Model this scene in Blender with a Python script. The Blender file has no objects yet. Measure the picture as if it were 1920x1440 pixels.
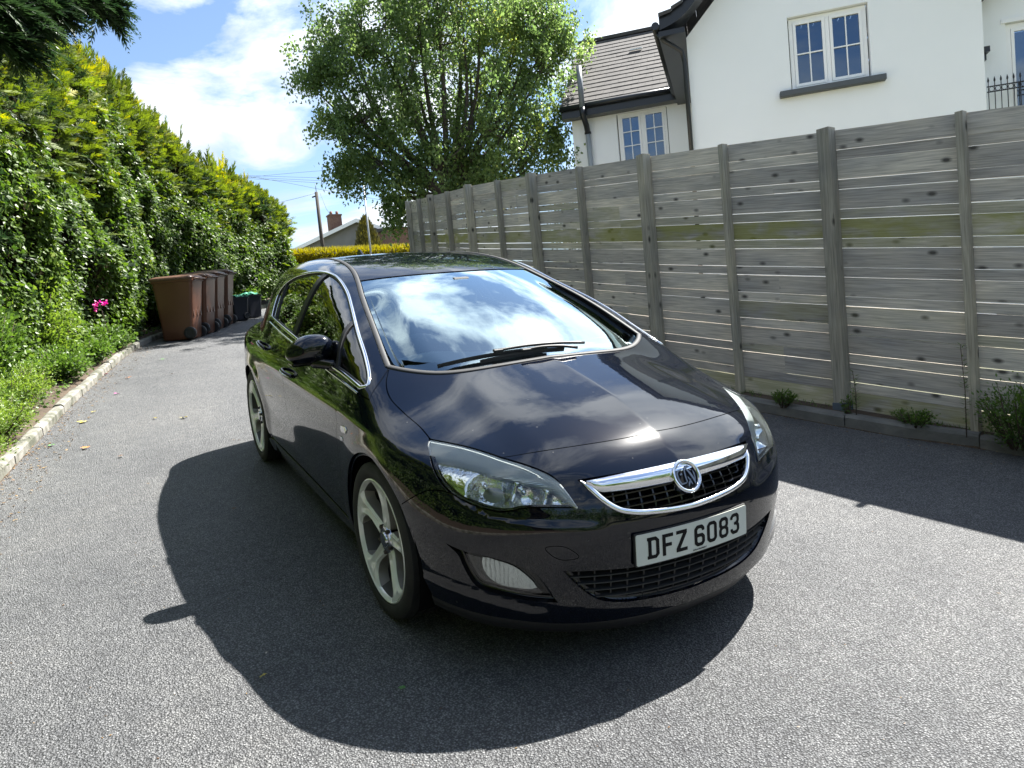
import bpy, math, random
import numpy as np
from mathutils import Vector, Matrix
from mathutils.geometry import delaunay_2d_cdt
random.seed(7); rng = np.random.default_rng(11)
SC = bpy.context.scene
# ---------------------------------------------------------------- frames
# The drive climbs about 8 degrees away from the camera.  T turns the frame of the slope
# (z square to the asphalt under the car) into the upright world.
UPS = np.array([0.01244876, 0.13792227, 0.99036482])
T = np.array([[0.99992251, -0.00171709, -0.01232977], [0.0, 0.99044157, -0.13793296], [0.01244876, 0.13792227, 0.99036482]])
def S2T(x, y, z=0.0): return T @ np.array([x, y, z])
# ---------------------------------------------------------------- camera
cam_d = bpy.data.cameras.new('camera'); cam = bpy.data.objects.new('camera', cam_d); SC.collection.objects.link(cam); SC.camera = cam
cam_d.sensor_width = 36; cam_d.lens = 1399.39 / 1920 * 36; cam_d.clip_end = 3000; cam_d.clip_start = .05
_R = np.array([0.8749166, -0.47459284, -0.0963461]); _U = np.array([0.12040402, 0.02047786, 0.99251374]); _F = np.array([0.46906696, 0.87996721, -0.0750593])
CAM = np.array([-1.78892621, -4.36244901, 0.96360954])
cam.matrix_world = Matrix([[_R[0], _U[0], -_F[0], CAM[0]], [_R[1], _U[1], -_F[1], CAM[1]], [_R[2], _U[2], -_F[2], CAM[2]], [0, 0, 0, 1]])
# ---------------------------------------------------------------- sun, sky, exposure
SUN_EL = math.radians(54.5); SUN_AZ = math.radians(80.0)     # azimuth from +y towards +x
sd = Vector((math.sin(SUN_AZ) * math.cos(SUN_EL), math.cos(SUN_AZ) * math.cos(SUN_EL), math.sin(SUN_EL)))
sun_d = bpy.data.lights.new('sun', 'SUN'); sun_d.energy = 5.0; sun_d.angle = math.radians(.55); sun_d.color = (1, .965, .90)
sun = bpy.data.objects.new('sun', sun_d); SC.collection.objects.link(sun); sun.rotation_euler = (-sd).to_track_quat('-Z', 'Y').to_euler(); sun.location = (0, 0, 40)
SC.view_settings.view_transform = 'Standard'; SC.view_settings.look = 'None'; SC.view_settings.gamma = 1; SC.view_settings.exposure = 1.98
W = bpy.data.worlds.new('World'); SC.world = W; W.use_nodes = True
nt = W.node_tree; nt.nodes.clear()
def N(nt, t, **k):
    n = nt.nodes.new(t)
    for a, b in k.items(): setattr(n, a, b)
    return n
def build_sky():
    L = nt.links.new
    out = N(nt, 'ShaderNodeOutputWorld'); bg = N(nt, 'ShaderNodeBackground'); bg.inputs[1].default_value = .056
    sky = N(nt, 'ShaderNodeTexSky', sky_type='NISHITA', sun_disc=False, sun_elevation=SUN_EL, sun_rotation=SUN_AZ, air_density=1.0, dust_density=.5, ozone_density=2.6)
    tc = N(nt, 'ShaderNodeTexCoord'); sep = N(nt, 'ShaderNodeSeparateXYZ'); L(tc.outputs['Generated'], sep.inputs[0])
    mz = N(nt, 'ShaderNodeMath', operation='MAXIMUM'); L(sep.outputs[2], mz.inputs[0]); mz.inputs[1].default_value = 0
    az = N(nt, 'ShaderNodeMath', operation='ADD'); L(mz.outputs[0], az.inputs[0]); az.inputs[1].default_value = .22
    dx = N(nt, 'ShaderNodeMath', operation='DIVIDE'); dy = N(nt, 'ShaderNodeMath', operation='DIVIDE')
    L(sep.outputs[0], dx.inputs[0]); L(az.outputs[0], dx.inputs[1]); L(sep.outputs[1], dy.inputs[0]); L(az.outputs[0], dy.inputs[1])
    cb = N(nt, 'ShaderNodeCombineXYZ'); L(dx.outputs[0], cb.inputs[0]); L(dy.outputs[0], cb.inputs[1]); cb.inputs[2].default_value = 27.47
    n1 = N(nt, 'ShaderNodeTexNoise'); n1.inputs['Scale'].default_value = 1.7; n1.inputs['Detail'].default_value = 10; n1.inputs['Roughness'].default_value = .58; n1.inputs['Distortion'].default_value = .5
    L(cb.outputs[0], n1.inputs['Vector'])
    cr_ = N(nt, 'ShaderNodeValToRGB'); cr_.color_ramp.elements[0].position = .452; cr_.color_ramp.elements[1].position = .56; L(n1.outputs[0], cr_.inputs[0])
    n2 = N(nt, 'ShaderNodeTexNoise'); n2.inputs['Scale'].default_value = 4.2; n2.inputs['Detail'].default_value = 9; L(cb.outputs[0], n2.inputs['Vector'])
    c2 = N(nt, 'ShaderNodeValToRGB'); c2.color_ramp.elements[0].position = .35; c2.color_ramp.elements[1].position = .7
    c2.color_ramp.elements[0].color = (3.6, 4.0, 4.5, 1); c2.color_ramp.elements[1].color = (5.9, 6.2, 6.5, 1); L(n2.outputs[0], c2.inputs[0])
    dt = N(nt, 'ShaderNodeVectorMath', operation='DOT_PRODUCT'); L(tc.outputs['Generated'], dt.inputs[0]); dt.inputs[1].default_value = tuple(sd)
    dm = N(nt, 'ShaderNodeMath', operation='MAXIMUM'); L(dt.outputs['Value'], dm.inputs[0]); dm.inputs[1].default_value = 0
    dp = N(nt, 'ShaderNodeMath', operation='POWER'); L(dm.outputs[0], dp.inputs[0]); dp.inputs[1].default_value = 3     # clouds glow towards the sun
    df = N(nt, 'ShaderNodeMath', operation='MULTIPLY_ADD'); L(dp.outputs[0], df.inputs[0]); df.inputs[1].default_value = 1.6; df.inputs[2].default_value = 1
    cs = N(nt, 'ShaderNodeVectorMath', operation='SCALE'); L(c2.outputs[0], cs.inputs[0]); L(df.outputs[0], cs.inputs['Scale'])
    mx = N(nt, 'ShaderNodeMix', data_type='RGBA'); L(cr_.outputs[0], mx.inputs[0]); L(sky.outputs[0], mx.inputs[6]); L(cs.outputs[0], mx.inputs[7])
    L(mx.outputs[2], bg.inputs[0]); L(bg.outputs[0], out.inputs[0])
build_sky()
SC.cycles.max_bounces = 8; SC.cycles.transparent_max_bounces = 16; SC.cycles.sample_clamp_indirect = 6; SC.cycles.caustics_reflective = False; SC.cycles.caustics_refractive = False
# ---------------------------------------------------------------- helpers
COL = SC.collection
def tag(o, label=None, cat=None, group=None, kind=None):
    if label: o['label'] = label
    if cat: o['category'] = cat
    if group: o['group'] = group
    if kind: o['kind'] = kind
    return o
def thing(name, label, cat, M=None, loc=None, rz=0, group=None):
    o = bpy.data.objects.new(name, None); COL.objects.link(o); o.empty_display_size = .1
    if M is not None: o.matrix_world = M
    if loc is not None: o.location = loc; o.rotation_euler = (0, 0, rz)
    return tag(o, label, cat, group)
def mobj(name, me, parent=None, mats=()):
    o = bpy.data.objects.new(name, me); COL.objects.link(o)
    for m in mats: me.materials.append(m)
    if parent is not None: o.parent = parent
    return o
def mesh_np(name, V, Fs, mats=(), parent=None, smooth=False, attrs=None, uv=None):
    """V (n,3); Fs (m,k) constant-size faces"""
    me = bpy.data.meshes.new(name); V = np.ascontiguousarray(V, np.float32); Fs = np.ascontiguousarray(Fs, np.int32)
    m, k = Fs.shape
    me.vertices.add(len(V)); me.vertices.foreach_set('co', V.ravel()); me.loops.add(m * k); me.loops.foreach_set('vertex_index', Fs.ravel())
    me.polygons.add(m); me.polygons.foreach_set('loop_start', np.arange(0, m * k, k, dtype=np.int32))
    if attrs:
        for a, v in attrs.items():
            at = me.attributes.new(a, 'FLOAT', 'POINT'); at.data.foreach_set('value', np.ascontiguousarray(v, np.float32))
    if uv is not None:
        l = me.uv_layers.new(name='UVMap'); l.data.foreach_set('uv', np.ascontiguousarray(uv[Fs.ravel()], np.float32).ravel())
    me.update(calc_edges=True)
    me.polygons.foreach_set('use_smooth', np.full(m, bool(smooth)))
    return mobj(name, me, parent, mats)
class MB:
    def __init__(s): s.v = []; s.f = []; s.mi = []; s.sm = []; s.uv = {}
    def add(s, vs, fs, mi=0, smooth=False):
        b = len(s.v); s.v += [tuple(map(float, v)) for v in vs]; s.f += [tuple(b + i for i in f) for f in fs]; s.mi += [mi] * len(fs); s.sm += [smooth] * len(fs); return b
    def box(s, c, d, mi=0, M=None, bev=0.0):
        c = np.array(c, float); h = np.array(d, float) / 2
        if bev <= 0:
            vs = [c + h * np.array(q) for q in [(-1, -1, -1), (1, -1, -1), (1, 1, -1), (-1, 1, -1), (-1, -1, 1), (1, -1, 1), (1, 1, 1), (-1, 1, 1)]]
            fs = [(0, 3, 2, 1), (4, 5, 6, 7), (0, 1, 5, 4), (1, 2, 6, 5), (2, 3, 7, 6), (3, 0, 4, 7)]
        else:
            b = min(bev, *(h * .9)); vs = []; idx = {}
            for q in [(-1, -1, -1), (1, -1, -1), (1, 1, -1), (-1, 1, -1), (-1, -1, 1), (1, -1, 1), (1, 1, 1), (-1, 1, 1)]:
                for a in range(3):
                    p = h * np.array(q) - b * np.array(q); p[a] = h[a] * q[a]; idx[(q, a)] = len(vs); vs.append(c + p)
            fs = []
            for a in range(3):
                o = [i for i in range(3) if i != a]
                for sg in (-1, 1):
                    loop = []
                    for (i, j) in ((-1, -1), (1, -1), (1, 1), (-1, 1)):
                        q = [0, 0, 0]; q[a] = sg; q[o[0]] = i; q[o[1]] = j; loop.append(idx[(tuple(q), a)])
                    fs.append(loop)
            for a in range(3):
                o = [i for i in range(3) if i != a]
                for i in (-1, 1):
                    for j in (-1, 1):
                        q1 = [0, 0, 0]; q1[o[0]] = i; q1[o[1]] = j; q2 = list(q1); q1[a] = -1; q2[a] = 1
                        fs.append([idx[(tuple(q1), o[0])], idx[(tuple(q2), o[0])], idx[(tuple(q2), o[1])], idx[(tuple(q1), o[1])]])
            for q in set(k[0] for k in idx): fs.append([idx[(q, 0)], idx[(q, 1)], idx[(q, 2)]])
            # fix orientation outward
            out = []
            for f_ in fs:
                P = [vs[i] for i in f_]; n = np.cross(P[1] - P[0], P[2] - P[0])
                out.append(f_ if n @ (sum(P) / len(P) - c) > 0 else f_[::-1])
            fs = out
        if M is not None: vs = [np.array(M @ Vector(v)) for v in vs]
        s.add(vs, fs, mi)
    def tube(s, pts, r, n=8, mi=0, cap=True, smooth=True):
        pts = [np.array(p, float) for p in pts]; k = len(pts); rs = r if hasattr(r, '__len__') else [r] * k
        vs = []; up = None
        for i, p in enumerate(pts):
            t = pts[min(i + 1, k - 1)] - pts[max(i - 1, 0)]; t /= np.linalg.norm(t) + 1e-12
            if up is None: a = np.array([0, 0, 1.]) if abs(t[2]) < .9 else np.array([1., 0, 0]); up = np.cross(t, a)
            up = up - (up @ t) * t; up /= np.linalg.norm(up) + 1e-12; w = np.cross(t, up)
            for j in range(n): a = 2 * math.pi * j / n; vs.append(p + rs[i] * (math.cos(a) * up + math.sin(a) * w))
        fs = [(i * n + j, i * n + (j + 1) % n, (i + 1) * n + (j + 1) % n, (i + 1) * n + j) for i in range(k - 1) for j in range(n)]
        b = s.add(vs, fs, mi, smooth)
        if cap: s.f.append(tuple(b + j for j in range(n))[::-1]); s.f.append(tuple(b + (k - 1) * n + j for j in range(n))); s.mi += [mi, mi]; s.sm += [False, False]
    def lathe(s, prof, n=48, mi=0, M=None, smooth=True):
        """prof: (r, x) about the x axis"""
        vs = []
        for r, x in prof:
            for j in range(n): a = 2 * math.pi * j / n; vs.append(np.array([x, r * math.cos(a), r * math.sin(a)]))
        if M is not None: vs = [np.array(M @ Vector(v)) for v in vs]
        fs = [(i * n + j, i * n + (j + 1) % n, (i + 1) * n + (j + 1) % n, (i + 1) * n + j) for i in range(len(prof) - 1) for j in range(n)]
        s.add(vs, fs, mi, smooth)
    def build(s, name, mats, parent=None, autosmooth=None):
        me = bpy.data.meshes.new(name); me.from_pydata(s.v, [], s.f); me.polygons.foreach_set('material_index', s.mi); me.polygons.foreach_set('use_smooth', s.sm)
        if autosmooth: me.set_sharp_from_angle(angle=math.radians(autosmooth))
        me.update()
        if not isinstance(mats, (list, tuple)): mats = [mats]
        return mobj(name, me, parent, mats)
# ---------------------------------------------------------------- materials
def mat(name, base=(.5, .5, .5), rough=.5, metal=0., spec=.5, coat=0., crough=.03, emis=None, bump=None, var=None, ior=None):
    m = bpy.data.materials.new(name); m.use_nodes = True; t = m.node_tree; b = t.nodes['Principled BSDF']
    b.inputs['Base Color'].default_value = (*base, 1); b.inputs['Roughness'].default_value = rough; b.inputs['Metallic'].default_value = metal
    b.inputs['Specular IOR Level'].default_value = spec; b.inputs['Coat Weight'].default_value = coat; b.inputs['Coat Roughness'].default_value = crough
    if ior: b.inputs['IOR'].default_value = ior
    co = t.nodes.new('ShaderNodeTexCoord')
    if var:      # (scale, amount, second colour)
        n = t.nodes.new('ShaderNodeTexNoise'); n.inputs['Scale'].default_value = var[0]; n.inputs['Detail'].default_value = 6; t.links.new(co.outputs['Object'], n.inputs['Vector'])
        r = t.nodes.new('ShaderNodeValToRGB'); r.color_ramp.elements[0].position = .5 - var[1]; r.color_ramp.elements[1].position = .5 + var[1]
        r.color_ramp.elements[0].color = (*base, 1); r.color_ramp.elements[1].color = (*var[2], 1); t.links.new(n.outputs[0], r.inputs[0]); t.links.new(r.outputs[0], b.inputs['Base Color'])
    if bump:     # (scale, strength, distance)
        n = t.nodes.new('ShaderNodeTexNoise'); n.inputs['Scale'].default_value = bump[0]; n.inputs['Detail'].default_value = 5; t.links.new(co.outputs['Object'], n.inputs['Vector'])
        u = t.nodes.new('ShaderNodeBump'); u.inputs['Strength'].default_value = bump[1]; u.inputs['Distance'].default_value = bump[2]; t.links.new(n.outputs[0], u.inputs['Height']); t.links.new(u.outputs[0], b.inputs['Normal'])
    return m
def leafmat(name, c0, c1, c2=None, trans=.35, rough=.45, spec=.5, sc=0.0):
    """leaf colour picked by the per-leaf attribute v"""
    m = bpy.data.materials.new(name); m.use_nodes = True; t = m.node_tree; b = t.nodes['Principled BSDF']; L = t.links.new
    a = t.nodes.new('ShaderNodeAttribute'); a.attribute_name = 'v'; r = t.nodes.new('ShaderNodeValToRGB'); r.color_ramp.elements[0].color = (*c0, 1); r.color_ramp.elements[1].color = (*c1, 1)
    if c2: e = r.color_ramp.elements.new(.93); e.color = (*c1, 1); r.color_ramp.elements[-1].color = (*c2, 1)
    L(a.outputs['Fac'], r.inputs[0]); L(r.outputs[0], b.inputs['Base Color']); b.inputs['Roughness'].default_value = rough; b.inputs['Specular IOR Level'].default_value = spec
    tr = t.nodes.new('ShaderNodeBsdfTranslucent'); mx = t.nodes.new('ShaderNodeMixShader'); mx.inputs[0].default_value = trans
    hs = t.nodes.new('ShaderNodeHueSaturation'); hs.inputs['Value'].default_value = 1.5; hs.inputs['Saturation'].default_value = 1.1; L(r.outputs[0], hs.inputs['Color']); L(hs.outputs[0], tr.inputs[0])
    L(b.outputs[0], mx.inputs[1]); L(tr.outputs[0], mx.inputs[2]); L(mx.outputs[0], t.nodes['Material Output'].inputs[0])
    return m
class Spl:
    """natural cubic spline with linear extrapolation"""
    def __init__(s,pts):
        a=np.array(pts,float); s.x=x=a[:,0]; s.y=y=a[:,1]; n=len(x); h=np.diff(x)
        A=np.eye(n); b=np.zeros(n)
        for i in range(1,n-1):
            A[i,i-1]=h[i-1];A[i,i]=2*(h[i-1]+h[i]);A[i,i+1]=h[i]
            b[i]=6*((y[i+1]-y[i])/h[i]-(y[i]-y[i-1])/h[i-1])
        s.m=np.linalg.solve(A,b)
    def __call__(s,v):
        v=np.asarray(v,float); x,y,m=s.x,s.y,s.m; h=np.diff(x)
        i=np.clip(np.searchsorted(x,v)-1,0,len(h)-1); c=np.clip(v,x[0],x[-1])
        a=x[i+1]-c; b=c-x[i]; H=h[i]
        r=m[i]*a**3/(6*H)+m[i+1]*b**3/(6*H)+(y[i]/H-m[i]*H/6)*a+(y[i+1]/H-m[i+1]*H/6)*b
        s0=(y[1]-y[0])/h[0]-h[0]*m[1]/6; s1=(y[-1]-y[-2])/h[-1]+h[-1]*m[-2]/6
        return r+np.where(v<x[0],(v-x[0])*s0,0)+np.where(v>x[-1],(v-x[-1])*s1,0)
class Tab:
    """the spline as a fine lookup table"""
    def __init__(s,pts):
        q=Spl(pts); a,b=pts[0][0]-.6,pts[-1][0]+.6; s.n=9000; s.a=a; s.h=(b-a)/(s.n-1); s.t=q(np.linspace(a,b,s.n)); s.d=np.diff(s.t)
    def __call__(s,v):
        c=(v-s.a)/s.h; i=np.clip(c,0,s.n-2).astype(np.int32); return s.t[i]+s.d[i]*(c-i)
def smax(a,b,k):
    h=np.maximum(k-np.abs(a-b),0)/k
    return np.maximum(a,b)+h**3*k/6
def smin(a,b,k): return -smax(-a,-b,k)
def sm01(t):
    t=np.clip(t,0,1); return t*t*t*(t*(6*t-15)+10)
# half width of the body side at the waist, along the car
Pw=Tab([(-2.3,.80),(-1.95,.875),(-1.6,.897),(-1.2,.902),(-.5,.900),(.4,.903),(1.1,.905),(1.5,.893),(1.85,.845),(2.1,.765),(2.3,.66)])
# section: inset from waist by height
Sz=Tab([(.10,.075),(.20,.040),(.30,.021),(.42,.013),(.55,.006),(.66,.000),(.76,.002),(.85,.012),(.93,.032),(1.0,.062),(1.08,.11)])
# front face, centreline y by height, and plan curve
Fy=Tab([(.0,-2.16),(.12,-2.205),(.22,-2.235),(.36,-2.258),(.48,-2.262),(.58,-2.252),(.66,-2.222),(.73,-2.175),(.80,-2.09),(.86,-1.97)])
Fc=Tab([(0,0),(.2,.013),(.4,.062),(.55,.130),(.68,.225),(.78,.335),(.85,.46),(.90,.62),(.95,.9)])
Hz=Tab([(-2.3,.63),(-2.2,.715),(-2.1,.785),(-1.95,.852),(-1.78,.905),(-1.5,.966),(-1.3,1.003),(-1.1,1.025),(-.7,1.05),(0,1.07),(1,1.09),(2.2,1.05)])
# greenhouse half width by height at y~0
Gz=Tab([(.85,.885),(.95,.858),(1.02,.835),(1.1,.803),(1.18,.766),(1.26,.722),(1.34,.668),(1.40,.61),(1.46,.53)])
Gp=Tab([(-1.5,.02),(-1.1,.012),(-.6,.004),(0,0),(.6,.006),(1.1,.032),(1.5,.095),(1.9,.20),(2.2,.31)])
Cz=Tab([(-1.7,.815),(-1.45,.918),(-1.25,1.0),(-.95,1.123),(-.65,1.238),(-.4,1.325),(-.22,1.379),(-.05,1.415),(.2,1.446),(.5,1.462),(.8,1.460),(1.15,1.435),(1.5,1.385),(1.8,1.315),(1.95,1.24),(2.08,1.08),(2.18,.90)])
Wb=Tab([(0,0),(.2,.008),(.4,.04),(.6,.11),(.75,.19),(.95,.34)])
Cr=Tab([(0,0),(.2,.003),(.4,.013),(.6,.033),(.8,.065)])
def arch(y,z,yc):
    r=np.hypot(y-yc,z-.335); a=np.where(r<.385,sm01((r-.26)/.12),1-sm01((r-.385)/.16)); return .010*a*sm01((.8-z)/.15)
def f(X,Y,Z):
    """implicit body, negative inside, roughly metric"""
    U=np.sqrt(X*X+1e-6)
    side=U-(Pw(Y)-Sz(Z)+arch(Y,Z,-1.3425)+arch(Y,Z,1.3425)-.010*np.exp(-((Z-.46-.04*(Y-.2))/.10)**2)*sm01((Y+.95)/.4)*sm01((1.2-Y)/.5))
    # bonnet: crown, crease, side step
    crown=.205*U**2*sm01((U+.35)/.9)
    hood=Z-(Hz(Y)-crown*1.0-.075*np.sqrt(X*X+6e-5)*np.exp(-U/.24)-.010*sm01((U-.42)/.18)*sm01((-.9-Y)/.4)*sm01((Y+2.15)/.3))
    front=(Fy(Z)+Fc(U))-Y
    rear=Y-(2.125-.10*sm01((Z-.75)/.35)-.35*(U/.9)**4-.05*sm01((.45-Z)/.3))
    lowb=.13+.05*sm01((Y-1.7)/.4)-Z
    lower=smax(smax(side,hood,.10),front*.85,.10)
    lower=smax(lower,rear,.14); lower=smax(lower,lowb,.06)
    T=Y-Wb(U)*sm01((.9-Y)/1.4)
    cab=Z-(Cz(T)-Cr(U)*sm01((Y+.9)/.9))
    gh=U-(Gz(Z)-Gp(Y))
    cabin=smax(gh*.93,cab*.93,.085)
    cabin=smax(cabin,Y-2.0,.05)
    cabin=smax(cabin,.8-Z,.02)
    return smin(lower,cabin,.045)
def grad(P,e=1e-3):
    x,y,z=P[:,0],P[:,1],P[:,2]
    g=np.stack([f(x+e,y,z)-f(x-e,y,z),f(x,y+e,z)-f(x,y-e,z),f(x,y,z+e)-f(x,y,z-e)],1)
    return g/np.maximum(np.linalg.norm(g,axis=1,keepdims=True),1e-9)
def cast(O,D,tmax=8.,n=0):
    """first hit of rays, sphere tracing then bisection"""
    O=np.asarray(O,float);D=np.asarray(D,float); L=np.linalg.norm(D,axis=1); D=D/L[:,None]; tmax=tmax*L.max()
    m=len(O); t=np.zeros(m); a=np.zeros(m); hit=np.zeros(m,bool); idx=np.arange(m)
    for k in range(60):
        P=O[idx]+D[idx]*t[idx,None]; v=f(P[:,0],P[:,1],P[:,2]); neg=v<=0
        hit[idx[neg]]=True; pos=idx[~neg]; a[pos]=t[pos]; t[pos]+=np.maximum(v[~neg]*.55,.0025); idx=pos[t[pos]<tmax]
        if len(idx)==0: break
    b=t.copy(); h=np.where(hit)[0]
    for k in range(14):
        mm=(a[h]+b[h])/2; P=O[h]+D[h]*mm[:,None]; v=f(P[:,0],P[:,1],P[:,2]); b[h]=np.where(v<=0,mm,b[h]); a[h]=np.where(v>0,mm,a[h])
    R=O+D*((a+b)/2)[:,None]; R[~hit]=np.nan; return R
# ================================================================ the car
M_paint = mat('black_paint', (.0008, .0020, .0062), rough=.2, metal=0, spec=.016, coat=1.0, crough=.012)
M_paint.node_tree.nodes['Principled BSDF'].inputs['Coat IOR'].default_value = 1.52
def paint_detail():
    t = M_paint.node_tree; b = t.nodes['Principled BSDF']; L = t.links.new; co = t.nodes.new('ShaderNodeTexCoord')
    n = t.nodes.new('ShaderNodeTexNoise'); n.inputs['Scale'].default_value = 5; n.inputs['Detail'].default_value = 9; n.inputs['Roughness'].default_value = .7; L(co.outputs['Object'], n.inputs['Vector'])
    r = t.nodes.new('ShaderNodeMapRange'); r.inputs[1].default_value = .45; r.inputs[2].default_value = .8; r.inputs[3].default_value = .008; r.inputs[4].default_value = .05; L(n.outputs[0], r.inputs[0]); L(r.outputs[0], b.inputs['Coat Roughness'])
    vv = t.nodes.new('ShaderNodeTexVoronoi'); vv.inputs['Scale'].default_value = 17; L(co.outputs['Object'], vv.inputs['Vector']); vr = t.nodes.new('ShaderNodeValToRGB'); vr.color_ramp.elements[0].position = .035; vr.color_ramp.elements[1].position = .07
    vr.color_ramp.elements[0].color = (.05, .05, .048, 1); vr.color_ramp.elements[1].color = (.0008, .0020, .0062, 1); L(vv.outputs['Distance'], vr.inputs[0])
    dn = t.nodes.new('ShaderNodeTexNoise'); dn.inputs['Scale'].default_value = 2.2; dn.inputs['Detail'].default_value = 8; L(co.outputs['Object'], dn.inputs['Vector']); dr = t.nodes.new('ShaderNodeValToRGB'); dr.color_ramp.elements[0].position = .5; dr.color_ramp.elements[1].position = .75; dr.color_ramp.elements[0].color = (0, 0, 0, 1); dr.color_ramp.elements[1].color = (.0025, .0023, .002, 1); L(dn.outputs[0], dr.inputs[0])
    ad = t.nodes.new('ShaderNodeMix'); ad.data_type = 'RGBA'; ad.blend_type = 'ADD'; ad.inputs[0].default_value = 1; L(vr.outputs[0], ad.inputs[6]); L(dr.outputs[0], ad.inputs[7]); L(ad.outputs[2], b.inputs['Base Color'])
    n2 = t.nodes.new('ShaderNodeTexNoise'); n2.inputs['Scale'].default_value = 60; L(co.outputs['Object'], n2.inputs['Vector'])
    u = t.nodes.new('ShaderNodeBump'); u.inputs['Strength'].default_value = .03; u.inputs['Distance'].default_value = .002; L(n2.outputs[0], u.inputs['Height']); L(u.outputs[0], b.inputs['Coat Normal'])
paint_detail()
M_chrome = mat('chrome', (.80, .82, .85), rough=.07, metal=1)
M_brush = mat('satin_trim', (.55, .57, .6), rough=.16, metal=1)
M_trim = mat('black_plastic', (.012, .012, .014), rough=.5, bump=(400, .15, .001))
M_seal = mat('grey_rubber_seal', (.032, .033, .035), rough=.6, spec=.3, bump=(200, .1, .001))
M_gloss = mat('gloss_black_plastic', (.006, .006, .007), rough=.12)
M_dark = mat('dark_void', (.003, .003, .003), rough=.9, spec=.1)
M_tyre = mat('tyre_rubber', (.012, .012, .013), rough=.75, bump=(120, .3, .002), var=(9, .1, (.022, .021, .02)))
M_rim = mat('alloy_rim', (.90, .90, .90), rough=.28, metal=.15, coat=.9, var=(14, .12, (.84, .83, .80)))
M_rimd = mat('alloy_pocket', (.42, .39, .35), rough=.45, metal=.6)
M_barrel = mat('rim_barrel', (.10, .095, .09), rough=.5, metal=.4)
M_disc = mat('brake_disc', (.07, .06, .055), rough=.35, metal=.8)
M_cab = mat('cabin_trim', (.05, .055, .06), rough=.7, bump=(300, .2, .001))
M_dash = mat('dash_plastic', (.22, .25, .255), rough=.55, bump=(500, .2, .001))
M_seat = mat('seat_cloth', (.045, .048, .055), rough=.9, bump=(300, .4, .002))
M_plate = mat('plate_white', (.62, .64, .58), rough=.35)
M_black = mat('plate_black', (.003, .003, .004), rough=.6, spec=.2)
M_refl = mat('reflector', (.75, .76, .78), rough=.12, metal=1, bump=(25, .5, .01))
def glassmat(name, tint, rough=.0, ior=1.5, boost=1.0, tintm=(1, 1, 1)):
    m = bpy.data.materials.new(name); m.use_nodes = True; t = m.node_tree; t.nodes.remove(t.nodes['Principled BSDF']); L = t.links.new
    tr = t.nodes.new('ShaderNodeBsdfTransparent'); tr.inputs[0].default_value = (*tint, 1); g = t.nodes.new('ShaderNodeBsdfGlossy'); g.inputs['Roughness'].default_value = rough; g.inputs[0].default_value = (*tintm, 1)
    fr = t.nodes.new('ShaderNodeFresnel'); fr.inputs[0].default_value = ior; mu = t.nodes.new('ShaderNodeMath'); mu.operation = 'MULTIPLY'; mu.use_clamp = True; mu.inputs[1].default_value = boost
    mx = t.nodes.new('ShaderNodeMixShader'); L(fr.outputs[0], mu.inputs[0]); L(mu.outputs[0], mx.inputs[0]); L(tr.outputs[0], mx.inputs[1]); L(g.outputs[0], mx.inputs[2]); L(mx.outputs[0], t.nodes['Material Output'].inputs[0]); return m
M_wglass = glassmat('windscreen_glass', (.82, .92, .93), ior=1.6, boost=3.8, tintm=(.80, .97, 1.0))
M_sglass = glassmat('side_glass', (.30, .36, .34), ior=1.6, boost=1.5)
M_lens = glassmat('lamp_lens', (.94, .97, .96), rough=.03, ior=1.5, boost=1.2)

def crv(pts, step=.015, closed=False):
    P = np.array(pts, float); n = len(P)
    if n == 2:
        k = max(2, int(np.linalg.norm(P[1] - P[0]) / step) + 1); return P[0] + (P[1] - P[0]) * np.linspace(0, 1, k)[:, None]
    out = []
    Q = np.vstack([P[-1], P, P[0], P[1]]) if closed else np.vstack([2 * P[0] - P[1], P, 2 * P[-1] - P[-2]])
    for i in range(n if closed else n - 1):
        p0, p1, p2, p3 = Q[i], Q[i + 1], Q[i + 2], Q[i + 3]
        t0 = 0; t1 = np.linalg.norm(p1 - p0) ** .5 + 1e-9; t2 = t1 + np.linalg.norm(p2 - p1) ** .5 + 1e-9; t3 = t2 + np.linalg.norm(p3 - p2) ** .5 + 1e-9
        k = max(1, int(round(np.linalg.norm(p2 - p1) / step)))
        for j in range(k):
            t = t1 + (t2 - t1) * j / k
            A1 = (t1 - t) / (t1 - t0) * p0 + (t - t0) / (t1 - t0) * p1; A2 = (t2 - t) / (t2 - t1) * p1 + (t - t1) / (t2 - t1) * p2; A3 = (t3 - t) / (t3 - t2) * p2 + (t - t2) / (t3 - t2) * p3
            B1 = (t2 - t) / (t2 - t0) * A1 + (t - t0) / (t2 - t0) * A2; B2 = (t3 - t) / (t3 - t1) * A2 + (t - t1) / (t3 - t1) * A3
            out.append((t2 - t) / (t2 - t1) * B1 + (t - t1) / (t2 - t1) * B2)
    if not closed: out.append(P[-1])
    return np.array(out)
SPC = np.array([0, -1.35, .5])
def to2(P, mode):
    P = np.atleast_2d(P)
    if mode == 'top': return P[:, :2].copy()
    if mode == 'roll': return np.stack([P[:, 1], np.arctan2(P[:, 2] - .55, P[:, 0]) * .85], 1)
    if mode == 'sph':
        d = P - SPC; h = np.hypot(d[:, 0], d[:, 1]); return np.stack([np.arctan2(d[:, 0], -d[:, 1]) * .85, np.arctan2(d[:, 2], h) * .85], 1)
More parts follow.
